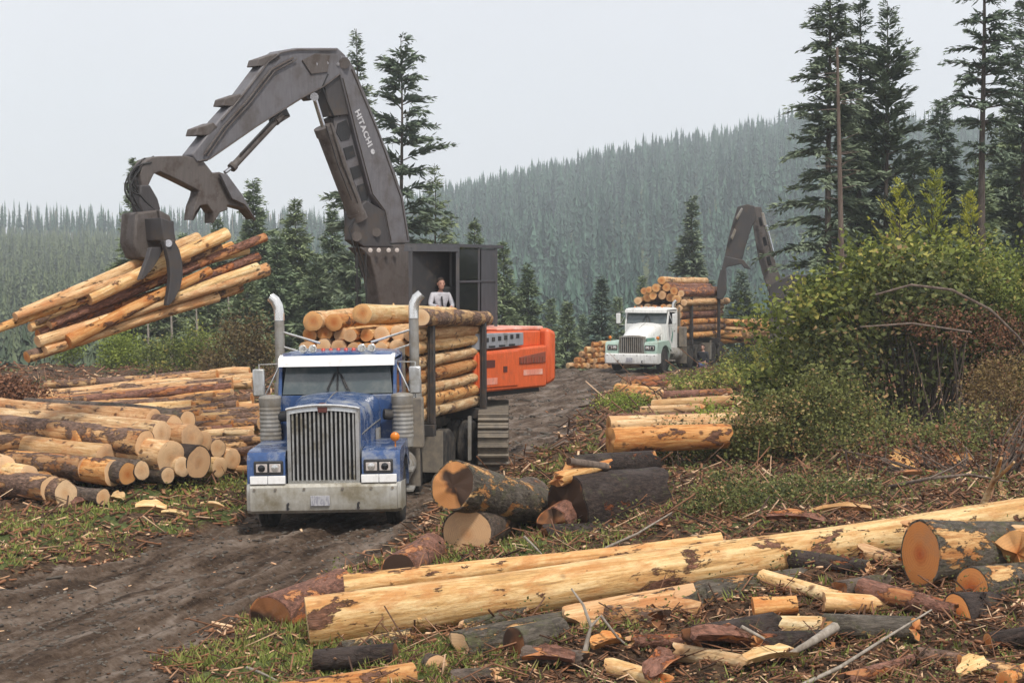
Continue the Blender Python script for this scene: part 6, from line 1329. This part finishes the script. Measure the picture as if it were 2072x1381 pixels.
# ---------------------------------------------------------------- decks and piles up the road on the right
pr = random.Random(31)
for row in range(5):                                  # the pile left of the white truck: ends toward the camera
    for q in range(9 - row * 2 + (row > 2)):
        px = 1152 + q * 12.5 + row * 12 + pr.uniform(-3, 3); py = 741 - row * 11.5 + pr.uniform(-2, 2)
        if px > 1243: continue
        s = pr.choice(['peeled_wood_orange', 'peeled_wood', 'peeled_wood_clean']); a = at(px, py, 77); 
        log(a, a + Vector((pr.uniform(1.5, 3.2), pr.uniform(1.6, 3), pr.uniform(-.05, .05))), .15, .14, s, pr.choice(['cut_end_pale', 'cut_end_orange']),
            f'{SHADE[s]} log left of the white truck, {"bottom row" if row == 0 else ORD[row] + " row up"}, {ORD[q]} from the left', group='logs piled left of the white truck', n=10, rough=.03, stubs=0)
for row in range(5):                                  # the deck right of the white truck, lying across
    for q in range(2):
        s = pr.choice(['peeled_wood_orange', 'reddish_bark', 'peeled_wood']); x0 = 1445 + q * 62 + pr.uniform(-4, 4); y0 = 690 - row * 9.5 + pr.uniform(-2, 2)
        a = at(x0, y0, 80 - q * .5); b_ = at(x0 + pr.uniform(58, 92), y0 + pr.uniform(-4, 3), 80.8)
        log(a, b_, .19, .17, s, pr.choice(['cut_end_pale', 'cut_end_orange']), f'{SHADE[s]} log decked right of the white truck, {"lowest" if row == 0 else ORD[row] + " row up"}, {"left" if q == 0 else "right"} half', group='logs decked right of the white truck', n=10, rough=.03, stubs=1)
for k in range(9):                                    # scattered chunks on the verge below the white truck
    px = 1258 + (k % 5) * 20 + pr.uniform(-6, 6); py = 800 - (k // 5) * 18 + pr.uniform(-5, 5); s = pr.choice(['peeled_wood_orange', 'reddish_bark', 'peeled_wood'])
    g0 = gnd(px, py, .15); a = Vector((g0.x, g0.y, gz(g0.x, g0.y) + .12))
    log(a, a + Vector((pr.uniform(.5, 1.3), pr.uniform(-.2, .4), pr.uniform(-.05, .12))), .11, .09, s, 'cut_end_orange', f'{SHADE[s]} chunk on the verge below the white truck, {ORD[k % 5]} in the {"front" if k < 5 else "back"} line', group='short chunks on the verge', n=12, ragged=.06, stubs=0)

# ---------------------------------------------------------------- shrubs and bushes
sr = random.Random(77)
def place(px, py, z=None, D=None):
    q = at(px, py, D) if D else hit(px, py)
    return Vector((q.x, q.y, gz(q.x, q.y)))
def B(*a): return a
# the big bush at the right: several separate shrubs growing into each other
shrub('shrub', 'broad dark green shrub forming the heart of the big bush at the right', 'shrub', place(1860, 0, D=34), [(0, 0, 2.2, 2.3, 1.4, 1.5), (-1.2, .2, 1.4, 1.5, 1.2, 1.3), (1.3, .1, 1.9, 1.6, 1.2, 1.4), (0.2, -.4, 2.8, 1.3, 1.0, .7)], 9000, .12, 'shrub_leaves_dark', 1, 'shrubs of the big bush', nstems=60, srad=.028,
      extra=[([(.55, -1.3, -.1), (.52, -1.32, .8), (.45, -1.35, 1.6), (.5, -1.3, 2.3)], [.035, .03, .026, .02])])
shrub('shrub', 'bright green leafy shrub capping the big bush', 'shrub', place(1870, 0, D=35), [(-.9, 0, 3.35, 1.2, 1.1, .6), (.5, 0, 3.5, 1.0, 1.0, .5), (1.6, .1, 3.1, 1.1, 1.0, .7), (-2.1, 0, 2.7, .9, .9, .7), (2.6, 0, 3.0, .9, .9, .6)], 8500, .13, 'sun_tinted_leaves', 2, 'shrubs of the big bush', nstems=30, srad=.025)
shrub('shrub', 'olive shrub at the left shoulder of the big bush, in front of the second loader', 'shrub', place(1650, 0, D=36), [(0, 0, 2.0, 1.1, 1.0, 1.3), (-.6, 0, 1.1, 1.0, .9, .9), (.5, -.3, 2.9, .9, .8, .7), (-.9, .2, 2.4, .6, .6, .6)], 6500, .12, 'sun_tinted_leaves', 3, 'shrubs of the big bush', nstems=34)
shrub('shrub', 'shrub spilling off the right edge of the photo beyond the big bush', 'shrub', place(2060, 0, D=34), [(0, 0, 2.6, 1.3, 1.2, 1.5), (.9, 0, 1.6, 1.2, 1.1, 1.3)], 14000, .07, 'shrub_leaves', 4, 'shrubs of the big bush', nstems=12)
shrub('shrub', 'rusty half-dead brush hanging in the middle right of the big bush', 'shrub', place(1950, 0, D=32.6), [(0, 0, 2.25, 1.5, .7, .45), (.9, .2, 2.0, .9, .6, .5), (.9, 0, 1.2, .9, .6, .6)], 3600, .06, 'red_brown_brush', 5, 'shrubs of the big bush', nstems=26, srad=.018, stem_mat='snag_wood',
      extra=[([(-1.9, -.6, 2.85), (-1.2, -.7, 3.05), (-.4, -.75, 2.95), (.4, -.7, 2.55), (1.0, -.6, 2.0), (1.3, -.5, 1.6)], [.02, .026, .028, .028, .024, .02]), ([(-2.2, -.6, 2.2), (-1.2, -.8, 2.28), (0, -.8, 2.1)], [.016, .02, .02])])
shrub('shrub', 'low dark shrub under the left side of the big bush', 'shrub', place(1600, 935), [(0, 0, .7, 1.2, .9, .7), (1.0, .2, .9, 1.1, .9, .8), (-.8, .4, .4, .7, .7, .45)], 15000, .06, 'shrub_leaves_dark', 6, 'low shrubs on the slash slope')
shrub('shrub', 'yellow-green shrub in front of the orange peeled logs', 'shrub', place(1450, 930), [(0, 0, .65, .55, .5, .5), (.3, .1, .3, .6, .5, .35)], 6500, .05, 'bright_leaves', 7, 'low shrubs on the slash slope')
shrub('shrub', 'orange-brown shrub right of the yellow-green one', 'shrub', place(1580, 900), [(0, 0, .6, .55, .5, .4)], 3500, .05, 'rusty_leaves', 8, 'low shrubs on the slash slope')
shrub('shrub', 'dark tangle of brush under the orange block', 'shrub', place(1345, 948), [(0, 0, .5, .8, .5, .42), (-.35, .2, .7, .45, .4, .3), (.7, .1, .5, .6, .5, .4)], 9000, .05, 'shrub_leaves_dark', 9, 'low shrubs on the slash slope', nstems=20, stem_mat='snag_wood')
shrub('shrub', 'low brown-green shrub above the middle of the long foreground log', 'shrub', place(1500, 1035), [(0, 0, .25, 1.1, .9, .35), (1.2, .1, .3, 1.0, .8, .35)], 9000, .045, 'shrub_leaves_dark', 10, 'low shrubs on the slash slope')
shrub('shrub', 'small green shrub beside the bright grassy patch up the road', 'shrub', place(1500, 790), [(0, 0, .4, 1.3, 1.0, .4), (-1.4, 0, .25, .8, .7, .25), (1.6, 0, .7, 1.1, 1.0, .7)], 7000, .085, 'shrub_leaves', 12, 'low shrubs on the slash slope')
shrub('shrub', 'leafy shrub between the white truck and the big bush', 'shrub', place(1540, 752), [(.4, 0, .6, 1.2, 1.2, .6), (1.9, 0, 1.1, 1.2, 1.2, 1.0), (-1.0, 0, .35, .8, .9, .35)], 7000, .10, 'shrub_leaves', 13, 'low shrubs on the slash slope')
shrub('shrub', 'lime bush at the road edge below the chunks', 'shrub', place(1240, 830), [(0, 0, .2, .9, .9, .3), (.6, .5, .2, .9, .8, .3)], 3500, .06, 'bright_leaves', 14, 'low shrubs on the slash slope')
shrub('shrub', 'dead grass-like brush at the right edge under the big bush', 'shrub', place(2030, 900), [(0, 0, .9, .9, .6, .9)], 5000, .05, 'rusty_leaves', 15, 'shrubs of the big bush', nstems=30, srad=.012, stem_mat='snag_wood')
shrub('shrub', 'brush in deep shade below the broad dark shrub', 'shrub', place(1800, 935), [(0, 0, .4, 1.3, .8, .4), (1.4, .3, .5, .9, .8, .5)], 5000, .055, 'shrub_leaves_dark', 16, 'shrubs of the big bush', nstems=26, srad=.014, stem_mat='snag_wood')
shrub('brush_heap', 'tangled brown brush pile at the right edge above the long log', 'brush heap', place(1990, 960), [(0, 0, .4, 1.5, .9, .45), (-1.3, .3, .3, 1.0, .8, .3), (.9, .2, .7, .8, .7, .5)], 1800, .06, 'red_brown_brush', 41, nstems=110, srad=.022, stem_mat='snag_wood')
# bushes beyond the left deck
shrub('shrub', 'pale brownish shrub rising left of the blue truck’s mirror', 'shrub', place(490, 0, D=58), [(0, 0, 1.9, 1.0, .9, 1.2), (-1.0, 0, 1.1, .9, .8, .8), (.6, 0, 1.0, .7, .7, .7)], 7000, .09, 'rusty_leaves', 17, 'bushes behind the left deck')
shrub('shrub', 'lime green bush behind the left deck, left of the hanging logs’ shadow', 'shrub', place(128, 0, D=72), [(0, 0, 1.0, .6, .6, 1.1)], 2600, .10, 'bright_leaves', 18, 'bushes behind the left deck')
shrub('shrub', 'brightest lime bush behind the left deck', 'shrub', place(250, 0, D=70), [(0, 0, .9, .9, .7, 1.1), (-.7, 0, .6, .5, .5, .6)], 4000, .10, 'bright_leaves', 19, 'bushes behind the left deck')
shrub('shrub', 'olive bush between the lime bushes and the brownish one', 'shrub', place(400, 0, D=66), [(0, 0, 1.1, 1.3, .9, 1.0), (-1.6, 0, .8, 1.0, .8, .8)], 6000, .10, 'shrub_leaves', 20, 'bushes behind the left deck')
shrub('brush_heap', 'heap of brown branches and bark at the left edge', 'brush heap', place(30, 0, D=40), [(0, 0, .75, 1.2, .9, .55), (.9, 0, .35, .9, .8, .3), (-.7, 0, .9, .8, .8, .5)], 5500, .08, 'red_brown_brush', 21, nstems=60, srad=.025, stem_mat='snag_wood')

# ---------------------------------------------------------------- conifers
def tree_at(px, topy, D, **kw):
    """a conifer whose tip shows at pixel (px, topy) at distance D; returns base and height"""
    tp = at(px, topy, D); zb = gz(tp.x, tp.y) - .1; return Vector((tp.x, tp.y, zb)), tp.z - zb
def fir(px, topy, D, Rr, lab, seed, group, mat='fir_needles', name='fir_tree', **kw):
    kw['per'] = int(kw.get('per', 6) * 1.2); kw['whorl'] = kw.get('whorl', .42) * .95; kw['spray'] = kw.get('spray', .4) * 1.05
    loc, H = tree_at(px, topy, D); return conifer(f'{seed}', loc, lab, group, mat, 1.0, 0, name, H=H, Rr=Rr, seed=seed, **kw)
G1 = 'tall conifers at the right'
fir(1680, -130, 58, 2.5, 'left tall fir of the right group, with its top out of the photo', 51, G1, base=.22, whorl=.44, per=6, spray=.42, droop=.3, up=.12, sparse=.25, power=.7)
fir(1742, -30, 60, 1.9, 'middle tall fir of the right group, with a narrow pointed top', 52, G1, base=.2, whorl=.45, per=6, spray=.42, droop=.25, up=.3, sparse=.15, power=.7)
fir(1797, 2, 59, 3.0, 'right tall fir of the right group, broadest toward its base', 53, G1, base=.14, whorl=.46, per=6, spray=.42, droop=.15, up=.4, sparse=.15, power=.75)
fir(1993, -190, 56, 2.6, 'thin open-crowned conifer near the right edge, with bare lower trunk', 54, G1, base=.48, whorl=.5, per=6, spray=.34, droop=.35, sparse=.3, trunk_r=.19, up=.2)
fir(2075, -60, 62, 2.6, 'conifer half outside the right edge of the photo', 55, G1, base=.2, whorl=.45, per=6, spray=.4, sparse=.12)
fir(1905, 205, 66, 3.0, 'shorter dark fir filling the gap between the tall ones', 56, G1, base=.05, whorl=.42, per=7, spray=.5)
fir(2040, 225, 66, 3.2, 'shorter green fir behind the bare trunk at the right edge', 57, G1, mat='fir_needles_light', base=.05, whorl=.42, per=7, spray=.5)
fir(1850, 300, 64, 3.2, 'dark bushy fir just above the big bush', 58, G1, base=.05, whorl=.42, per=7, spray=.5)
fir(1975, 330, 60, 2.6, 'low fir right above the yellow sapling', 59, G1, mat='fir_needles_light', base=.05, whorl=.42, per=7, spray=.48)
fir(1720, 270, 63, 1.7, 'dark fir behind the bare snag', 60, G1, base=.1, whorl=.42, per=6, spray=.46)
sn = thing('dead_tree', 'bare brown dead trunk standing before the left tall fir', 'tree', place(1712, 0, D=50)); mb = MB()
tp = at(1694, 96, 50); bz = place(1714, 0, D=50)
mb.tube([(0, 0, -.2), ((tp.x - bz.x) * .4, 0, (tp.z - bz.z) * .4), ((tp.x - bz.x), 0, tp.z - bz.z)], [.12, .09, .04], 9); sn.location = bz
r_ = random.Random(3)
mb.build('trunk', 'snag_wood', sn, smooth=60)
for k in range(34):
    z = r_.uniform(1.5, tp.z - bz.z - .5); a = r_.uniform(0, 6.28); x = (tp.x - bz.x) * z / (tp.z - bz.z); L = r_.uniform(.3, .9); q = MB(); q.tube([(x, 0, z), (x + math.cos(a) * L, math.sin(a) * L, z + r_.uniform(-.1, .25))], [.018, .006], 5); q.build('branch', 'snag_wood', sn)
# yellow-green young conifers on top of the big bush
YG = 'yellow-green saplings over the big bush'
fir(1893, 352, 37, 1.6, 'taller yellow-green sapling standing out of the big bush', 61, YG, mat='fir_needles_yellow', base=.3, whorl=.34, per=5, spray=.24, sparse=.2, up=.95, droop=.1, trunk_r=.05, name='sapling')
fir(1820, 376, 36.4, 1.3, 'left yellow-green sapling standing out of the big bush', 62, YG, mat='fir_needles_yellow', base=.35, whorl=.34, per=5, spray=.22, sparse=.2, up=.95, droop=.1, trunk_r=.04, name='sapling')
fir(1965, 396, 37, 1.2, 'right yellow-green sapling standing out of the big bush', 63, YG, mat='fir_needles_yellow', base=.35, whorl=.34, per=5, spray=.22, sparse=.2, up=.95, droop=.1, trunk_r=.04, name='sapling')
# the pair behind the boom
G2 = 'tall firs behind the loader'
fir(722, 58, 72, 2.3, 'left fir of the tall pair, partly hidden by the loader boom', 64, G2, base=.12, whorl=.62, per=6, spray=.5, droop=.3, up=.18, sparse=.12)
fir(812, 70, 70, 3.1, 'right open-branched fir of the tall pair behind the boom', 65, G2, base=.08, whorl=.85, per=6, spray=.46, droop=.35, up=.3, sparse=.25, power=.5)
fir(880, 330, 74, 2.9, 'broad fir right of the tall pair with long drooping limbs', 66, G2, base=.08, whorl=.7, per=6, spray=.5, droop=.3, sparse=.2, mat='fir_needles_light')
fir(960, 440, 80, 2.3, 'fir behind the loader cab', 67, G2, base=.05, whorl=.5, per=6, spray=.52, mat='fir_needles_light')
fir(1018, 478, 84, 1.9, 'slim fir right of the loader cab', 68, G2, base=.05, whorl=.5, per=6, spray=.5, mat='fir_needles_light')
fir(1068, 535, 86, 2.1, 'bushy light green fir above the orange counterweight', 69, G2, base=.03, whorl=.45, per=7, spray=.55, mat='fir_needles_light')
# left group behind the hanging logs
G3 = 'firs behind the hanging logs'
for (px, ty, D, Rr, lab, sd, m) in (
    (272, 318, 84, 1.9, 'dark fir directly behind the grapple', 70, 'fir_needles'), (512, 362, 88, 3.0, 'broad fir beneath the boom’s heel spikes', 71, 'fir_needles'), (597, 398, 84, 2.5, 'symmetrical pointed fir left of the lift cylinder', 72, 'fir_needles'),
    (440, 440, 90, 2.6, 'fir left of the broad one, behind the log ends', 73, 'fir_needles'), (672, 420, 86, 2.2, 'fir just left of the boom’s lower end', 74, 'fir_needles_light'), (560, 478, 80, 2.2, 'shorter fir between two pointed ones', 75, 'fir_needles'),
    (370, 470, 92, 2.2, 'fir right of the grapple tongs', 76, 'fir_needles'), (330, 560, 84, 2.0, 'low dark fir under the hanging logs', 77, 'fir_needles'), (420, 580, 82, 2.2, 'low fir above the left deck', 78, 'fir_needles'),
    (640, 520, 78, 2.0, 'low fir behind the left exhaust stack', 79, 'fir_needles'), (705, 500, 80, 1.9, 'fir hidden half behind the pedestal', 80, 'fir_needles'), (500, 560, 78, 1.9, 'low fir left of the exhaust stack', 82, 'fir_needles')):
    fir(px, ty, D, Rr * 1.22, lab, sd, G3, mat='fir_needles_light', base=.04, whorl=.46, per=7, spray=.52, droop=.3)  # lighter needles put some of the distance haze into the colour
for k, (px, D) in enumerate(((345, 80), (397, 79), (462, 80), (298, 82))):
    t0 = at(px, 560 + 25 * (k % 2), D); bz = gz(t0.x, t0.y); t = thing('bare_tree', ['whitest', 'second', 'third', 'leftmost'][k] + ' thin pale trunk standing under the hanging logs', 'tree', (t0.x, t0.y, bz), 0, 'thin pale trunks under the hanging logs'); q = MB(); q.tube([(0, 0, -.3), (.05, 0, (t0.z - bz) * .5), (-.04, 0, t0.z - bz)], [.09, .06, .03], 7); q.build('trunk', 'pale_bark', t, smooth=60)
    q = MB()
    for j in range(8): z = (t0.z - bz) * (.35 + .08 * j); a = j * 2.2; q.tube([(0, 0, z), (math.cos(a) * .5, math.sin(a) * .5, z + .3)], [.015, .005], 4)
    q.build('branches', 'pale_bark', t)
G4 = 'firs on the slope beyond the road'
fir(1400, 398, 100, 2.9, 'lone symmetrical fir against the hill left of the second loader', 83, G4, base=.03, whorl=.5, per=7, spray=.6, mat='fir_needles')
for (px, ty, D, Rr, lab, sd, m) in ((1217, 556, 96, 1.9, 'dark fir left of the white truck', 84, 'fir_needles'), (1148, 612, 92, 1.6, 'small fir between the counterweight and the white truck', 85, 'fir_needles_light'), (1115, 600, 110, 2.0, 'pale fir right above the orange counterweight’s end', 86, 'fir_needles_light'),
    (1500, 545, 96, 2.6, 'fir seen through the bent boom of the second loader', 87, 'fir_needles'), (1300, 560, 120, 3.0, 'rounded pale tree behind the white truck', 88, 'fir_needles_light'), (1250, 600, 110, 2.2, 'low pale fir just behind the white cab', 89, 'fir_needles_light'), (1450, 580, 104, 2.2, 'fir behind the load of the white truck', 90, 'fir_needles_light'), (1180, 640, 118, 2.0, 'low fir behind the log pile', 91, 'fir_needles_light')):
    fir(px, ty, D, Rr, lab, sd, G4, mat=m, base=.03, whorl=.5, per=7, spray=.58)

# ---------------------------------------------------------------- the far woods
def scatter(n, ufun, yfun, seed, keep=None):
    r = np.random.default_rng(seed); u = ufun(r, n); y = yfun(r, n); x = u * y
    if keep is not None: m = keep(u, y, r); x, y = x[m], y[m]
    z = hillz(x, y); return np.stack([x, y, z], 1), r
p, r = scatter(13000, lambda r, n: r.uniform(-.16, .62, n), lambda r, n: np.sqrt(r.uniform(170 ** 2, 1000 ** 2, n)), 1, lambda u, y, r: (r.random(len(u)) < sstep(-.15, -.06, u)))
forest('hill_forest', p, r.uniform(7, 14, len(p)) * r.uniform(.8, 1.25, len(p)), 'far_fir', 2, 'dense fir forest covering the hillside behind the trucks', .24, layers=9, spikes=7)
p, r = scatter(2600, lambda r, n: r.uniform(-.62, -.03, n), lambda r, n: r.uniform(606, 720, n), 3)
forest('ridge_forest', p, r.uniform(8, 16, len(p)), 'far_fir', 4, 'bluish mature forest edge along the left ridge', .13, trunkfrac=.35)
mbs = MB(); rs = random.Random(4)
for i in range(0, len(p)):
    if p[i][1] < 625: mbs.cyl(tuple(p[i]), (p[i][0], p[i][1], p[i][2] + 12), .22, .1, 5, cap=False)
tag(mbs.build('ridge_trunks', 'pale_bark', None), 'bare lower stems along the edge of the left ridge forest', 'forest', kind='stuff')
p, r = scatter(9000, lambda r, n: r.uniform(-.62, -.02, n), lambda r, n: np.sqrt(r.uniform(120 ** 2, 603 ** 2, n)), 5, lambda u, y, r: (r.random(len(u)) < 1 - sstep(-.15, -.05, u)))
forest('regrowth_forest', p, r.uniform(3.0, 7.0, len(p)), 'regrowth_fir', 6, 'pale green young regrowth covering the left slope', .24)
p, r = scatter(700, lambda r, n: r.uniform(-.6, .5, n), lambda r, n: r.uniform(96, 165, n), 7)
forest('valley_forest', p, r.uniform(3.5, 7.5, len(p)), 'regrowth_fir', 8, 'young mixed trees on the slope just below the log yard', .26)

# ---------------------------------------------------------------- grass, litter, undergrowth
def ground_pts(n, seed, ymin=10.5, ymax=60, umax=.42, power=1.6):
    r = np.random.default_rng(seed); y = ymin * (ymax / ymin) ** (r.random(n) ** power); u = r.uniform(-umax, umax, n); x = u * y; return x, y, r
def roadmask(x, y): return sstep(-.3, .5, polydist(ROAD, x, y) + (fbm(x * .9, y * .9, 3) - .5) * 1.5)
def grass(name, n, seed, keep, h, mat, label):
    x, y, r = ground_pts(n, seed); m = keep(x, y, r); x, y = x[m], y[m]; n = len(x)
    P = np.repeat(np.stack([x, y, groundz(x, y) - .01], 1), 6, 0) + r.normal(0, .035, (n * 6, 3)) * (1, 1, .1)
    D = unit(r.normal(0, .55, P.shape) * (1, 1, 0) + (0, 0, 1)); S = unit(np.cross(D, r.normal(0, 1, P.shape))); sc_ = np.repeat(np.sqrt(np.clip(y / 18, .7, 2.2)), 6)
    L = h * r.uniform(.5, 1.4, n * 6) * sc_; W = .016 * sc_ * r.uniform(.7, 1.5, n * 6)
    V, Fc = quads_from(P, D, S, L, W); T = np.repeat(np.clip(np.repeat(r.normal(.45, .2, n), 6) + r.normal(0, .15, n * 6), 0, 1), 4)
    return tag(npmesh(name, V, Fc, mat, None, T), label, 'grass', kind='stuff')
def gmask(x, y):
    d = polydist(ROAD, x, y); left = (np.exp(-((d + 1.7) / 1.3) ** 2)) * (x < 2); bottom = np.exp(-((x + 2.2) ** 2 / 1.6 + (y - 14.8) ** 2 / 5.0)); right = sstep(5, 7, x) * sstep(30, 36, y)
    return np.clip(left * .9 + bottom * 1.3 + right * .8 + .10, 0, 1)
grass('grass', 42000, 11, lambda x, y, r: (roadmask(x, y) < .25) & (r.random(len(x)) < gmask(x, y) * (fbm(x * .8, y * .8, 71) > .36)), .13, 'grass_blades', 'short grass along the road edges and between the logs')
def litter(name, n, seed, keep, L0, W0, mat, label, tilt=.25, bright=.3, cat='litter', up=.02, yr=(10.5, 75), k3=False):
    x, y, r = ground_pts(n, seed, yr[0], yr[1]); m = keep(x, y, r); x, y = x[m], y[m]; n = len(x); s = np.clip(y / 22, .6, 2.0)
    L = L0 * r.lognormal(0, .5, n) * s; W = W0 * r.uniform(.5, 1.5, n) * s; H = W * r.uniform(.25, .7, n)
    a = r.uniform(0, 6.283, n); d = unit(np.stack([np.cos(a), np.sin(a), r.normal(0, tilt, n)], 1)); sd = unit(np.cross(d, np.array([[0, 0, 1.0]])) + r.normal(0, .35, (n, 3))); nn = np.cross(sd, d)
    P = np.stack([x, y, groundz(x, y) + up + np.abs(d[:, 2]) * L * .4], 1); V = np.empty((n, 8, 3)); i = 0
    for k in (-1, 1):
        for a_, b__ in ((-1, -1), (1, -1), (1, 1), (-1, 1)):
            tp_ = r.uniform(.4, 1.1, n) if a_ > 0 else r.uniform(.6, 1.1, n)
            V[:, i] = P + d * (a_ * L * .5)[:, None] + sd * (b__ * W * .5 * tp_)[:, None] + nn * (k * H * .5 + (a_ > 0) * 0.0)[:, None]; i += 1
    q = np.array([(3, 2, 1, 0), (4, 5, 6, 7), (0, 1, 5, 4), (1, 2, 6, 5), (2, 3, 7, 6), (3, 0, 4, 7)]); Fc = (np.arange(n)[:, None, None] * 8 + q[None]).reshape(-1, 4)
    T = np.repeat(np.clip(np.where(r.random(n) < bright, r.uniform(.7, 1, n), r.uniform(0, .7, n)), 0, 1), 8)
    return tag(npmesh(name, V.reshape(-1, 3), Fc, mat, None, T), label, cat, kind='stuff')
off = lambda x, y, r: roadmask(x, y) < .5
litter('bark_litter', 60000, 21, off, .10, .035, 'litter_wood', 'bark scraps and wood chips littering the ground off the road', bright=.20)
litter('slash_litter', 22000, 22, lambda x, y, r: off(x, y, r) & (r.random(len(x)) < np.where(x > -1.5, 1, .35)), .28, .022, 'litter_wood', 'broken branches and splinters tangled beside the road', tilt=.35, bright=.14, up=.06)
litter('road_litter', 7000, 23, lambda x, y, r: (roadmask(x, y) > .4) & (r.random(len(x)) < sstep(1.8, .1, np.abs(polydist(ROAD, x, y))) * .8 + .06), .05, .03, 'litter_wood', 'wood chips trodden into the road edge', bright=.55, up=.0)
litter('gravel', 30000, 24, lambda x, y, r: roadmask(x, y) > .5, .045, .038, 'gravel_stone', 'loose stones and mud clods on the dirt road', tilt=.1, bright=.2, up=.0, cat='gravel')
def undergrowth(name, n, seed, keep, size, mat, label):
    x, y, r = ground_pts(n, seed, 13, 62); m = keep(x, y, r); x, y = x[m], y[m]; n = len(x); k = 16; hgt = .10 + .25 * fbm(x * .9, y * .9, 91)
    P = np.repeat(np.stack([x, y, groundz(x, y)], 1), k, 0) + r.normal(0, 1, (n * k, 3)) * (.12, .12, 0); P[:, 2] += np.repeat(hgt, k) * r.random(n * k)
    D = unit(r.normal(0, 1, P.shape) * (1, 1, .6) + (0, 0, .3)); S = unit(np.cross(D, r.normal(0, 1, P.shape))); L = size * r.uniform(.5, 1.5, n * k) * np.repeat(np.clip(y / 20, .8, 2), k)
    V, Fc = quads_from(P, D, S, L, L * .6); T = np.repeat(np.clip(np.repeat(r.normal(.4, .25, n), k) + r.normal(0, .14, n * k), 0, 1), 4)
    return tag(npmesh(name, V, Fc, mat, None, T), label, 'undergrowth', kind='stuff')
undergrowth('undergrowth', 9000, 31, lambda x, y, r: (roadmask(x, y) < .1) & (x > -1.0) & (r.random(len(x)) < np.where((y > 19), .50, .22) * (fbm(x * .7, y * .7, 95) > .42)), .045, 'shrub_leaves_dark', 'low brambles and weeds growing through the slash on the right')
undergrowth('weeds', 3200, 32, lambda x, y, r: (roadmask(x, y) < .1) & (x < -2.0) & (y > 18) & (y < 32) & (fbm(x * .9, y * .9, 96) > .45), .04, 'shrub_leaves', 'weeds in the grass below the left log pile')

# ---------------------------------------------------------------- haze: one closed box of even air round everything
hb = MB(); hb.box((0, 1100, 60), (5200, 2400, 260)); ho = hb.build('haze', [], None) if False else None
me = bpy.data.meshes.new('haze'); bm = bmesh.new(); bmesh.ops.create_cube(bm, size=1.0); bm.to_mesh(me); bm.free()
hz_ = bpy.data.objects.new('haze', me); col.objects.link(hz_); hz_.scale = (4400, 1400, 240); hz_.location = (0, 660, 240 / 2 - 64)
hm = bpy.data.materials.new('haze_air'); hm.use_nodes = True; hn = hm.node_tree; hn.nodes.clear()
ho_ = hn.nodes.new('ShaderNodeOutputMaterial'); hv = hn.nodes.new('ShaderNodeVolumePrincipled'); hv.inputs['Density'].default_value = 0.0006; hv.inputs['Color'].default_value = (0.86, 0.93, 1.0, 1); hv.inputs['Anisotropy'].default_value = 0.0
hn.links.new(hv.outputs[0], ho_.inputs['Volume']); me.materials.append(hm); tag(hz_, 'thin pale haze in the air over the valley', 'haze', kind='stuff')
